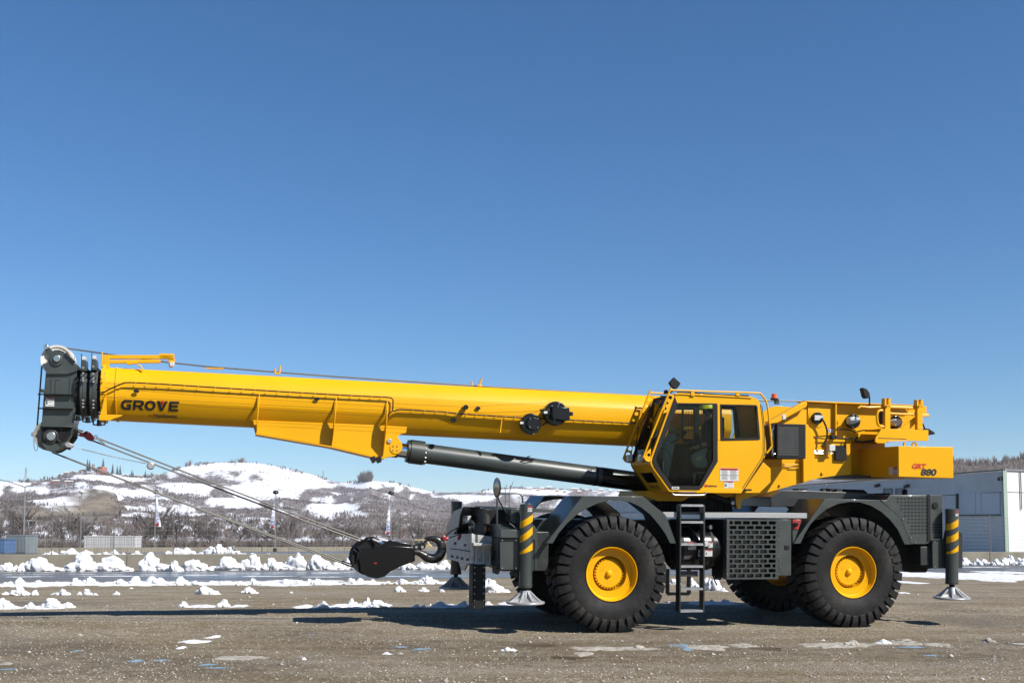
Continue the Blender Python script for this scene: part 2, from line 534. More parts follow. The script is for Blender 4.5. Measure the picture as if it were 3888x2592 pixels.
def sheet(name, mat, left_near, left_far, right_near, right_far, dz, nu=40, nv=6, kind='structure'):
    m = MB()
    for j in range(nv + 1):
        for i in range(nu + 1):
            s, t = i / nu, j / nv
            p = (left_near.lerp(right_near, s)).lerp(left_far.lerp(right_far, s), t)
            m.v.append((p.x, p.y, ground_h(p.x, p.y) + dz))
    for j in range(nv):
        for i in range(nu):
            a = j * (nu + 1) + i
            m.f.append((a, a + 1, a + nu + 2, a + nu + 1))
    o = m.build(name, mat, ang=None)
    if kind: o['kind'] = kind
    return o

def wet_asphalt():
    m, n, l, b = mat_new('wet_asphalt')
    tc = n.new('ShaderNodeTexCoord')
    mp = n.new('ShaderNodeMapping'); mp.inputs['Scale'].default_value = (.10, .45, 1); mp.inputs['Rotation'].default_value = (0, 0, radians(-11))
    l.new(tc.outputs['Object'], mp.inputs['Vector'])
    t = n.new('ShaderNodeTexNoise'); t.inputs['Scale'].default_value = 1.0; t.inputs['Detail'].default_value = 5
    l.new(mp.outputs[0], t.inputs['Vector'])
    r = n.new('ShaderNodeMapRange'); r.inputs['From Min'].default_value = .40; r.inputs['From Max'].default_value = .56
    l.new(t.outputs['Fac'], r.inputs['Value'])
    mx = n.new('ShaderNodeMix'); mx.data_type = 'RGBA'
    mx.inputs[6].default_value = (.12, .113, .108, 1); mx.inputs[7].default_value = (.085, .082, .082, 1)
    l.new(r.outputs[0], mx.inputs['Factor']); l.new(mx.outputs[2], b.inputs['Base Color'])
    r2 = n.new('ShaderNodeMapRange'); r2.inputs['To Min'].default_value = .7; r2.inputs['To Max'].default_value = .2; b.inputs['Specular IOR Level'].default_value = .3
    l.new(r.outputs[0], r2.inputs['Value']); l.new(r2.outputs[0], b.inputs['Roughness'])
    return m
ASPH = wet_asphalt()
def extend(a, b, k):
    d = b - a
    return a - d * k, b + d * k
WL, WR = G(ZD(0, 1311)), G(ZD(2352, 1296))
NL, NR = G(ZD(0, 1340)), G(ZD(2352, 1312))
WL, WR = extend(WL, WR, .35); NL, NR = extend(NL, NR, .35)
sheet('road', ASPH, NL, WL, NR, WR, .006, 60, 8)

# ---- concrete retaining wall beside the road, cast in lengths with open joints
wall_dir = (WR - WL).normalized(); wall_n = Vector((-wall_dir.y, wall_dir.x, 0))
WZ0, WZ1 = ground_h(0, 52) - .3, CAM_H - 26.5 / (2500 / 51.)
wall = empty('retaining_wall', loc=(WL.x, WL.y, WZ0 + .3))
tag(wall, 'long low concrete retaining wall behind the row of snow heaps', 'wall')
L = (WR - WL).length
seg = 11.6
k = 0
# joint position seen in the photograph
jx = at_depth(Z11(1610, 1300), 51.).x
s0 = (jx - WL.x) / wall_dir.x % seg
s = s0 - seg
wall_pts = []
while s < L:
    a = WL + wall_dir * (max(0, s) + .012); b_ = WL + wall_dir * min(L, s + seg - .012)
    m = MB()
    o = Vector((WL.x, WL.y, WZ0 + .3))
    q = [a, b_, b_ + wall_n * .32, a + wall_n * .32]
    m.ext([Vector((p.x, p.y, WZ0)) - o for p in q], (0, 0, WZ1 - WZ0))
    m.build('wall_segment', CON, wall, bevel=.02)
    s += seg
# ---- mesh fence standing on the wall
def wire_fence(name, label, A, B, z0, h, bay, dv, dh, rw, post_r, lean=0.):
    root = empty(name, loc=(A.x, A.y, z0))
    tag(root, label, 'fence')
    d = (B - A); Ln = d.length; d.normalize()
    nb = max(1, int(Ln / bay))
    post = MB().box((-post_r, -post_r, 0), (post_r, post_r, h + .12)).mesh('post', FENCE)
    pm = MB()
    bw = Ln / nb
    for i in range(int(bw / dv) + 1):
        x = min(bw, i * dv)
        pm.beam((x, 0, .04), (x, 0, h), rw, rw)
    for j in range(int(h / dh) + 1):
        z = .04 + j * dh
        pm.beam((0, rw, z), (bw, rw, z), rw * 1.5, rw * 1.5)
    pme = pm.mesh('mesh_panel', FENCE, ang=None)
    for i in range(nb + 1):
        p = d * (bw * i)
        o = bpy.data.objects.new('post', post); COL.objects.link(o); o.parent = root; o.location = p
        if i < nb:
            o = bpy.data.objects.new('mesh_panel', pme); COL.objects.link(o); o.parent = root; o.location = p
            o.rotation_euler = (0, 0, atan2(d.y, d.x))
    return root
fa = WL + wall_n * .16; fb = WR + wall_n * .16
wire_fence('mesh_fence', 'tall galvanised wire mesh fence standing on the long retaining wall', Vector((fa.x, fa.y, 0)), Vector((fb.x, fb.y, 0)), WZ1, 2.0, 2.6, .15, .21, .0055, .015)

# ---- road and second parapet farther back
P2A = Vector((-82, 105, 0)); P2B = Vector((40, 225, 0))
sheet('far_road', ASPH, Vector((-120, 62, 0)), Vector((-120, 70, 0)) , Vector((60, 92, 0)), P2B + Vector((40, 30, 0)), .012, 20, 8)
gz = ground_h(0, 150)
par2 = empty('far_parapet', loc=(P2A.x, P2A.y, gz)); tag(par2, 'second low concrete parapet far behind the mesh fence', 'wall')
d2 = (P2B - P2A).normalized(); n2_ = Vector((-d2.y, d2.x, 0)); LL = (P2B - P2A).length; kk = 0.
while kk < LL:
    a, b_ = d2 * kk, d2 * (kk + 9.57)
    MB().ext([p + Vector((0, 0, -.3)) for p in (a, b_, b_ + n2_ * .4, a + n2_ * .4)], (0, 0, .92)).build('wall_segment', CON, par2, bevel=.02)
    kk += 9.6
wire_fence('railing_fence', 'low grey railing on the distant concrete parapet', P2A + n2_ * .2, P2B + n2_ * .2, gz + .62, 1.15, 4.0, .25, .3, .013, .035)

# ---- snowy hills
SKY = [(-400, 1125), (0, 1106), (60, 1104), (120, 1100), (160, 1086), (200, 1079), (225, 1081), (260, 1087), (300, 1094), (340, 1096), (380, 1086), (430, 1068), (480, 1062), (540, 1059), (600, 1064), (660, 1075), (720, 1090), (770, 1107), (800, 1107), (850, 1103), (900, 1107), (940, 1116), (1000, 1131), (1080, 1131), (1130, 1124), (1180, 1117), (1230, 1120), (1300, 1123), (1480, 1130), (1600, 1125), (1800, 1110), (2000, 1088), (2150, 1064), (2190, 1060), (2230, 1066), (2280, 1067), (2320, 1058), (2352, 1053), (2500, 1035), (2800, 1050)]
RDG = [(-400, 950), (210, 1000), (340, 1200), (540, 1450), (770, 1450), (850, 1300), (1000, 1650), (1480, 1850), (1800, 1300), (2190, 700), (2800, 600)]
def lerp_tab(t, x):
    if x <= t[0][0]: return t[0][1]
    for (a, b), (c, d) in zip(t, t[1:]):
        if x <= c: return b + (d - b) * (x - a) / (c - a)
    return t[-1][1]
def sky_y(x):
    return (lerp_tab(SKY, x - 9) + 2 * lerp_tab(SKY, x) + lerp_tab(SKY, x + 9)) / 4
HB = 330.
def hill(x, t):                  # x: column of the survey, t: 0 foot .. 1 ridge
    R = lerp_tab(RDG, x)
    y = HB + (R - HB) * t
    py = 1244 - (1244 - sky_y(x)) * (t ** .82)
    p = at_depth(ZD(x, py), y)
    bump = noise.noise(Vector((p.x * .007, p.y * .007, 1))) * 9 + noise.noise(Vector((p.x * .022, p.y * .022, 4))) * 3.0 + noise.noise(Vector((p.x * .06, p.y * .06, 9))) * 1.2
    p.z += bump * sin(pi * min(1, t)) ** .8 * (1 if t < .97 else .4)
    return p, py
def ell(x, y, cx, cy, rx, ry):
    q = ((x - cx) / rx) ** 2 + ((y - cy) / ry) ** 2
    return 1 - sstep(.55, 1.15, q)
def seg_band(x, y, x0, y0, x1, y1, w):
    t = max(0, min(1, ((x - x0) * (x1 - x0) + (y - y0) * (y1 - y0)) / ((x1 - x0) ** 2 + (y1 - y0) ** 2)))
    d = sqrt((x - x0 - t * (x1 - x0)) ** 2 + (y - y0 - t * (y1 - y0)) ** 2)
    return 1 - sstep(w * .5, w * 1.2, d)
def cover(x, py, t):             # how thickly scrub grows
    n1 = noise.noise(Vector((x * .011, py * .035, 2))); n2 = noise.noise(Vector((x * .035, py * .11, 5)))
    d = .56 + .75 * n1 + .95 * n2
    d += .30 * sstep(1125, 1190, py) + .35 * noise.noise(Vector((x * .09, py * .22, 11))) * sstep(1110, 1160, py)
    d += .35 * sstep(1105, 1190, py) * sstep(820, 900, x)
    for e in ((540, 1074, 135, 11), (650, 1093, 85, 9), (440, 1084, 60, 8), (620, 1118, 110, 14), (545, 1143, 75, 10), (690, 1112, 70, 9), (300, 1104, 60, 8), (265, 1131, 85, 7), (25, 1112, 45, 7), (110, 1150, 60, 14), (420, 1118, 70, 10), (858, 1112, 78, 8), (960, 1126, 60, 7), (1050, 1146, 80, 12), (750, 1168, 70, 12), (1200, 1128, 120, 6), (215, 1097, 60, 6)):
        d -= .82 * ell(x, py, *e)
    for e in ((20, 1160, 75, 28), (60, 1135, 70, 8), (820, 1122, 90, 5), (560, 1165, 80, 7), (330, 1150, 60, 8), (460, 1105, 60, 4), (300, 1113, 90, 4), (980, 1160, 70, 22)):
        d += .9 * ell(x, py, *e)
    for e in ((880, 1122, 1060, 1215, 13), (930, 1125, 1090, 1190, 8), (380, 1093, 300, 1120, 6), (380, 1128, 520, 1165, 6), (500, 1155, 690, 1195, 8), (700, 1128, 800, 1150, 6), (160, 1100, 320, 1120, 4), (420, 1098, 560, 1106, 3), (600, 1106, 740, 1110, 3)):
        d += .8 * seg_band(x, py, *e)
    if x > 1700: d += 1.0
    return max(0, min(1, d))
def earth(x, py):
    x = x + 14 * noise.noise(Vector((x * .05, py * .08, 1))) + 7 * noise.noise(Vector((x * .16, py * .2, 3)))
    py = py + 9 * noise.noise(Vector((x * .06, py * .09, 6))) + 5 * noise.noise(Vector((x * .2, py * .2, 8)))
    return max(ell(x, py, 200, 1164, 70, 46), .85 * ell(x, py, 115, 1188, 75, 18), .7 * seg_band(x, py, 90, 1190, 190, 1138, 7))
def hill_material():
    m, n, l, b = mat_new('snowy_hillside')
    tc = n.new('ShaderNodeTexCoord')
    at = n.new('ShaderNodeAttribute'); at.attribute_name = 'cover'
    ea = n.new('ShaderNodeAttribute'); ea.attribute_name = 'earth'
    def nz(scale, vec=(1, 1, 1), det=8):
        mp = n.new('ShaderNodeMapping'); mp.inputs['Scale'].default_value = vec; l.new(tc.outputs['Object'], mp.inputs['Vector'])
        t = n.new('ShaderNodeTexNoise'); t.inputs['Scale'].default_value = scale; t.inputs['Detail'].default_value = det; t.inputs['Roughness'].default_value = .68
        l.new(mp.outputs[0], t.inputs['Vector']); return t.outputs['Fac']
    ad = n.new('ShaderNodeMath'); ad.operation = 'MULTIPLY_ADD'; l.new(at.outputs['Fac'], ad.inputs[0]); ad.inputs[1].default_value = .43; 
    l.new(nz(.16), ad.inputs[2])
    r = n.new('ShaderNodeMapRange'); r.inputs['From Min'].default_value = .70; r.inputs['From Max'].default_value = .86; r.inputs['To Max'].default_value = .92
    l.new(ad.outputs[0], r.inputs['Value'])
    mx = n.new('ShaderNodeMix'); mx.data_type = 'RGBA'; mx.inputs[6].default_value = (.58, .59, .63, 1); mx.inputs[7].default_value = (.095, .074, .066, 1)
    l.new(r.outputs[0], mx.inputs['Factor'])
    ramp = n.new('ShaderNodeMix'); ramp.data_type = 'RGBA'; ramp.inputs[6].default_value = (.05, .039, .028, 1); ramp.inputs[7].default_value = (.21, .175, .125, 1)
    rr = n.new('ShaderNodeMapRange'); rr.inputs['From Min'].default_value = .35; rr.inputs['From Max'].default_value = .65; l.new(nz(.045, (1, .5, 2)), rr.inputs['Value'])
    l.new(rr.outputs[0], ramp.inputs['Factor'])
    m2 = n.new('ShaderNodeMix'); m2.data_type = 'RGBA'; l.new(ea.outputs['Fac'], m2.inputs['Factor']); l.new(mx.outputs[2], m2.inputs[6]); l.new(ramp.outputs[2], m2.inputs[7])
    l.new(m2.outputs[2], b.inputs['Base Color'])
    b.inputs['Roughness'].default_value = .85; b.inputs['Specular IOR Level'].default_value = .15
    bp = n.new('ShaderNodeBump'); bp.inputs['Strength'].default_value = .5; bp.inputs['Distance'].default_value = 3.
    l.new(nz(.05), bp.inputs['Height']); l.new(bp.outputs['Normal'], b.inputs['Normal'])
    return m
mb = MB(); cov = []; ear = []
cols = [(-400 + 8 * i) for i in range(401)]
rows = [i / 60 for i in range(61)]
for t in rows:
    for x in cols:
        p, py = hill(x, t)
        if t == 0: p.z = -2.
        e = earth(x, py)
        g_ = ell(x, py, 200, 1163, 72, 46)
        p.y += g_ * 26
        mb.v.append(tuple(p)); cov.append(cover(x, py, t)); ear.append(e)
for extra in (1, 2):
    for x in cols:
        p, py = hill(x, 1.0)
        q = CAM + (p - CAM) * (1 + .12 * extra)
        mb.v.append((q.x, q.y, p.z * (1 - .45 * extra))); cov.append(.3); ear.append(0)
nc = len(cols)
for j in range(len(rows) + 1):
    for i in range(nc - 1):
        a = j * nc + i
        mb.f.append((a, a + 1, a + nc + 1, a + nc))
hills = mb.build('hills', hill_material(), ang=None)
for nm, arr in (('cover', cov), ('earth', ear)):
    at_ = hills.data.attributes.new(nm, 'FLOAT', 'POINT'); at_.data.foreach_set('value', arr)
tag(hills, 'snow covered hills with brown scrub behind the yard', 'hills', kind='structure')

# scrub and bare woodland: nobody could count it
mb = MB()
def spray(mb, p, h, w, n, r_):
    for k in range(n):
        a = r_.uniform(0, 2 * pi); ln = h * r_.uniform(.55, 1.05); sp = w * r_.uniform(.1, 1)
        b0 = Vector((p.x + r_.uniform(-.25, .25) * w, p.y + r_.uniform(-.25, .25) * w, p.z - .3))
        tip = b0 + Vector((cos(a) * sp, sin(a) * sp, ln)); wd = w * r_.uniform(.05, .14)
        mb.add([b0 + Vector((-wd * .4, 0, 0)), b0 + Vector((wd * .4, 0, 0)), b0.lerp(tip, .6) + Vector((wd, 0, 0)), tip, b0.lerp(tip, .55) + Vector((-wd, 0, 0))], [(0, 1, 2, 3, 4)])
rs = random.Random(11)
cnt = 0
while cnt < 27000:
    x = rs.uniform(-60, 1500) if rs.random() < .9 else rs.uniform(2120, 2400)
    t = rs.uniform(.02, 1.0)
    p, py = hill(x, t)
    c = cover(x, py, t)
    if rs.random() > c ** 2.0 * .9 + .025: continue
    if earth(x, py) > .4 and rs.random() < .9: continue
    near = 1 - t
    big = rs.uniform(1.0, 2.9) * (1.5 if x > 2100 else 1)
    spray(mb, p, big, big * .62, 3, rs)
    cnt += 1
cnt = 0
while cnt < 380:                                   # the fringe of trees along the ridges
    x = rs.choice((rs.uniform(-20, 330), rs.uniform(330, 480), rs.uniform(640, 1000), rs.uniform(1050, 1480), rs.uniform(2150, 2380)))
    if noise.noise(Vector((x * .02, 0, 7))) < -.05 and x < 2000: continue
    p, py = hill(x, rs.uniform(.965, 1.0))
    h = rs.uniform(1.5, 5.2) * (1.0 if x < 2100 else 1.3)
    spray(mb, p, h, h * .4, 9, rs)
    cnt += 1
for (xa, xb, hh, kk) in ((826, 838, 17, 16), (838, 856, 16, 14), (846, 852, 17, 8), (548, 560, 9, 10), (426, 438, 9, 8), (500, 640, 6, 10)):
    for k in range(kk):
        p, py = hill(rs.uniform(xa, xb), .985); h = hh * rs.uniform(.6, 1); spray(mb, p, h, h * .3, 7, rs)
for k in range(3200):                              # bushes on the flat ground below the hills
    x = rs.uniform(-60, 1120); y = rs.uniform(205, 345)
    if noise.noise(Vector((x * .02, y * .03, 4))) < rs.uniform(-.5, .2): continue
    p = at_depth(ZD(x, 1250), y); p.z = ground_h(p.x, p.y)
    h = rs.uniform(.6, 2.6); spray(mb, p, h, h * .6, 7, rs)
wood = mb.build('hillside_scrub', SCRUB, ang=None)
tag(wood, 'brown leafless scrub and woodland covering the snowy hillsides', 'scrub', kind='stuff')

# ---- the winter air between the yard and the hills
haze_m, hn, hl, hb = mat_new('thin_haze'); hn.remove(hb)
pv_ = hn.new('ShaderNodeVolumePrincipled')
pv_.inputs['Color'].default_value = (.78, .86, 1.0, 1); pv_.inputs['Density'].default_value = .00012; pv_.inputs['Anisotropy'].default_value = 0.0
hl.new(pv_.outputs[0], hn['Material Output'].inputs['Volume'])
hz_ = MB().box((-2600, -80, -12), (2600, 2700, 122)).build('haze', haze_m, ang=None)
tag(hz_, 'thin pale winter haze in front of the far hills', 'haze', kind='stuff')
# ---- leafless trees between the fence and the hills, each its own tree
def tree_variant(seed):
    r = random.Random(seed)
    tr, cr = MB(), MB()
    H = 1.0
    def limb(mb, p, d, ln, rad, n=3, bend=.18, steps=3):
        pts = [p]; rr = [rad]
        for i in range(steps):
            d = (d + Vector((r.uniform(-bend, bend), r.uniform(-bend, bend), r.uniform(-.05, .12)))).normalized()
            pts.append(pts[-1] + d * (ln / steps)); rr.append(rad * (1 - .72 * (i + 1) / steps))
        mb.tube(pts, rr, n)
        return pts
    trunk = limb(tr, Vector((0, 0, -.02)), Vector((r.uniform(-.1, .1), r.uniform(-.1, .1), 1)), .55, .022, 6, .1, 4)
    for k in range(r.randint(9, 12)):
        j = r.uniform(.3, 1)
        i = min(3, int(j * 4)); b = trunk[i].lerp(trunk[i + 1], j * 4 - i if j < 1 else 1)
        a = r.uniform(0, 2 * pi); up = r.uniform(.5, 1.4)
        m1 = limb(tr, b, Vector((cos(a), sin(a), up)).normalized(), r.uniform(.28, .42), .009, 4)
        for q in range(6):
            b2 = m1[r.randint(1, 3)]; a2 = a + r.uniform(-1.3, 1.3)
            m2 = limb(cr, b2, Vector((cos(a2), sin(a2), r.uniform(.1, 1.5))).normalized(), r.uniform(.14, .26), .0045)
            for w in range(7):
                b3 = m2[r.randint(1, 3)]; a3 = a2 + r.uniform(-1.4, 1.4)
                d3 = Vector((cos(a3), sin(a3), r.uniform(-.1, 1.4))).normalized(); ln = r.uniform(.06, .14)
                t3 = b3 + d3 * ln
                sd = Vector((-sin(a3), cos(a3), 0)) * .0042
                cr.add([b3 - sd, b3 + sd, t3], [(0, 1, 2)])
                cr.add([b3 - Vector((0, 0, .004)), b3 + Vector((0, 0, .004)), t3 + Vector((0, 0, .02))], [(0, 1, 2)])
                for e in range(2):
                    bb = b3.lerp(t3, r.uniform(.3, .9)); tt = bb + Vector((r.uniform(-1, 1), r.uniform(-1, 1), r.uniform(0, 1))) * .06
                    cr.add([bb - sd * .8, bb + sd * .8, tt], [(0, 1, 2)])
    return tr.mesh('trunk', BARK), cr.mesh('crown', TWIG, ang=None)
TREES = [tree_variant(100 + k) for k in range(5)]
def bare_tree(x, y, h, k, rz, label, group, wide=1.):
    root = empty('bare_tree', loc=(x, y, ground_h(x, y)))
    root.rotation_euler = (0, 0, rz); root.scale = (h * wide, h * wide, h)
    for nm, me in zip(('trunk', 'crown'), TREES[k]):
        o = bpy.data.objects.new(nm, me); COL.objects.link(o); o.parent = root
    tag(root, label, 'tree', group)
rs = random.Random(23)
for i in range(38):
    px = rs.uniform(-40, 1090)
    y = rs.uniform(215, 320)
    p = at_depth(ZD(px, 1250), y)
    h = rs.choice((rs.uniform(3.5, 6), rs.uniform(5, 8), rs.uniform(7, 10))) * (1.15 if 300 < px < 480 else 1.0) * (.8 if px > 700 else 1)
    bare_tree(p.x, p.y, h, rs.randrange(5), rs.uniform(0, 6.28), 'brown leafless tree in the thicket at the foot of the snowy hills', 'leafless trees below the hills', rs.uniform(.9, 1.25))
for px, top, dep, nm in ((372, 1150, 205, 'tall leafless tree just right of the left banner pole'), (405, 1165, 208, 'leafless tree right of the tallest bare tree near the left banner'), (612, 1180, 206, 'spreading leafless tree left of the middle banner pole'), (660, 1176, 206, 'spreading leafless tree right of the middle banner pole'), (445, 1185, 210, 'slim leafless tree rising above the snow heaps behind the fence')):
    p = at_depth(ZD(px, 1258), dep)
    bare_tree(p.x, p.y, (1262 - top) / (2500 / dep), int(px) % 5, px, nm, None, .8)

# ---- fir trees, castle, houses and pylons on the hills
def fir(x, t, h, label):
    p, _ = hill(x, t)
    root = empty('fir_tree', loc=p - Vector((0, 0, .5)))
    tag(root, label, 'tree', 'fir trees on the castle ridge')
    r = random.Random(int(x * 10))
    MB().cyl((0, 0, 0), (0, 0, h * .9), h * .03, 5, h * .008).build('trunk', BARK, root)
    m = MB()
    for i in range(9):
        z = h * (.12 + .86 * i / 9); rr = h * .24 * (1 - i / 9.5)
        n = 9
        for k in range(n):
            a = 2 * pi * k / n + r.uniform(-.3, .3); q = rr * r.uniform(.6, 1.15)
            m.add([(0, 0, z + h * .14), (cos(a - .3) * q * .7, sin(a - .3) * q * .7, z + h * .02), (cos(a) * q, sin(a) * q, z - h * .03), (cos(a + .3) * q * .7, sin(a + .3) * q * .7, z + h * .02)], [(0, 1, 2), (0, 2, 3)])
    m.build('crown', FIR, root, ang=None)
for (zx, zy, h) in ((1065, 180, 11), (1040, 240, 12), (1225, 180, 14), (1340, 228, 11), (1395, 235, 10), (1428, 240, 11), (1568, 265, 9), (1585, 280, 7), (1728, 278, 9), (1800, 295, 7)):
    sx, sy = Z11(zx, 0)
    fir(sx * .60494, .985, h, 'dark pointed fir tree on the castle ridge')
STONE = pmat('castle_stone', (0.216, 0.184, 0.152), .9, var=.2, scale=.3)
RED_W = pmat('house_red_plaster', (0.288, 0.104, 0.072), .9, var=.1)
ORA_W = pmat('house_ochre_plaster', (0.352, 0.216, 0.12), .9, var=.1)
PAL_W = pmat('house_pale_plaster', (0.416, 0.376, 0.328), .9, var=.1)
WIN = pmat('dark_window', (.03, .035, .04), .2, var=.1)
SH = at_depth(ZD(205, 1085), 1000.)
def roof_house(px, py, w_px, h_px, mat, label, dep=None, group=None, grey=False):
    t = .9
    R = lerp_tab(RDG, px)
    # walk up the hillside until its height in the survey matches
    f = max(.02, min(1., (1244 - py) / (1244 - sky_y(px)))) ** (1 / .82)
    p, _ = hill(px, f)
    sc = p.y / 2500.
    w, h = w_px * sc, h_px * sc; d = w * .6
    root = empty('house', loc=(p.x, p.y, p.z - .4))
    tag(root, label, 'house', group)
    MB().box((-w / 2, -d / 2, 0), (w / 2, d / 2, h * .7 + .4)).build('wall', mat, root)
    rf = MB(); z0 = h * .7 + .4; z1 = z0 + h * .4
    e = .4
    rf.ext([(-w / 2 - e, -d / 2 - e, z0), (-w / 2 - e, d / 2 + e, z0), (-w / 2 - e, 0, z1)], (w + 2 * e, 0, 0))
    rf.build('roof', SNOW, root)
    nw = max(1, int(w / 3.2))
    for k in range(nw):
        x = -w / 2 + w * (k + .5) / nw
        MB().box((x - .5, -d / 2 - .04, h * .3), (x + .5, -d / 2 + .03, h * .3 + 1.3)).build('window', WIN, root)
    return root
hz = lambda zx, zy: tuple(c * .60494 for c in Z11(zx, zy))
for (zx, zy, w, h, mt, lb, gp) in (
    (655, 415, 90, 32, RED_W, 'red walled farmhouse with snowy roof on the left hillside', None), (820, 415, 80, 30, ORA_W, 'ochre farmhouse with snowy roof right of the red one', None),
    (730, 300, 60, 22, PAL_W, 'small house of the hamlet left of the castle', 'hamlet houses'), (800, 288, 55, 22, ORA_W, 'small house of the hamlet left of the castle', 'hamlet houses'),
    (870, 280, 60, 20, PAL_W, 'small house of the hamlet left of the castle', 'hamlet houses'), (985, 250, 60, 18, PAL_W, 'small house of the hamlet left of the castle', 'hamlet houses'),
    (1500, 300, 45, 24, PAL_W, 'lone house on the ridge right of the fir trees', None), (1640, 318, 80, 20, ORA_W, 'long low house on the ridge behind the slack chain', None), (1865, 322, 55, 18, PAL_W, 'small house on the ridge right of the long low house', None)):
    x, y = hz(zx, zy)
    roof_house(x, y, w * .193, h * .193, mt, lb, group=gp)
rs = random.Random(5)
for i in range(16):
    px = 1215 + i * 17 + rs.uniform(-5, 5)
    roof_house(px, sky_y(px) + rs.uniform(0, 7), rs.uniform(7, 14), rs.uniform(4, 6.5), rs.choice((PAL_W, ORA_W, PAL_W, RED_W)), 'village house with snowy roof on the ridge above the front fender', group='village houses on the far ridge')
# castle
cx, cy = hz(1112, 230)
p, _ = hill(cx, 1.0); sc = p.y / 2500.
castle = empty('castle', loc=p - Vector((0, 0, 1)))
tag(castle, 'stone castle with a tall tower on the left hilltop', 'castle')
u_ = .193 * sc
MB().cyl((0, 0, 0), (0, 0, 82 * u_), 17 * u_, 10, 16 * u_).build('tower', STONE, castle)
MB().lathe([(78 * u_, 19 * u_), (88 * u_, 19 * u_), (88 * u_, 15 * u_)], (0, 0, 0), (0, 0, 1), 10).build('battlement', STONE, castle)
MB().box((18 * u_, -3, 0), (70 * u_, 6, 40 * u_)).build('curtain_wall', STONE, castle)
MB().box((72 * u_, -5, -2), (130 * u_, 7, 52 * u_)).build('keep', RED_W, castle)
MB().ext([(70 * u_, -6, 52 * u_), (70 * u_, 8, 52 * u_), (70 * u_, 1, 62 * u_)], (62 * u_, 0, 0)).build('roof', ORA_W, castle)
# lattice pylons
def pylon(zf, zx, ytop, ybot, label, dep):
    b = at_depth(zf(zx, ybot), dep); t = at_depth(zf(zx, ytop), dep)
    H = t.z - b.z
    root = empty('pylon', loc=b); tag(root, label, 'pylon')
    w = H * .09
    tw = MB()
    for sx in (-1, 1):
        for sy in (-1, 1):
            tw.beam((sx * w, sy * w, -2), (sx * w * .15, sy * w * .15, H), .22, .22)
    tw.build('mast', GALV, root)
    br = MB()
    for i in range(7):
        z0, z1 = H * i / 7, H * (i + 1) / 7
        w0, w1 = w * (1 - .85 * i / 7), w * (1 - .85 * (i + 1) / 7)
        br.beam((-w0, -w0, z0), (w1, -w1, z1), .14, .14); br.beam((w0, -w0, z0), (-w1, -w1, z1), .14, .14)
    br.build('bracing', GALV, root)
    for k, f in enumerate((.72, .84, .95)):
        MB().beam((-w * 1.3, 0, H * f), (w * 1.3, 0, H * f), .18, .18).build('cross_arm', GALV, root)
pylon(Z11, 306, 230, 365, 'lattice power pylon on the skyline at far left', 1050)
pylon(Z12, 918, 128, 325, 'lattice power pylon on the rounded snowy hilltop', 1380)
pylon(Z12, 1966, 268, 405, 'lattice power pylon in the dip between two hills', 1400)
pylon(Z13, 1897, 420, 520, 'small lattice power pylon on the slope left of the front mirror', 1500)

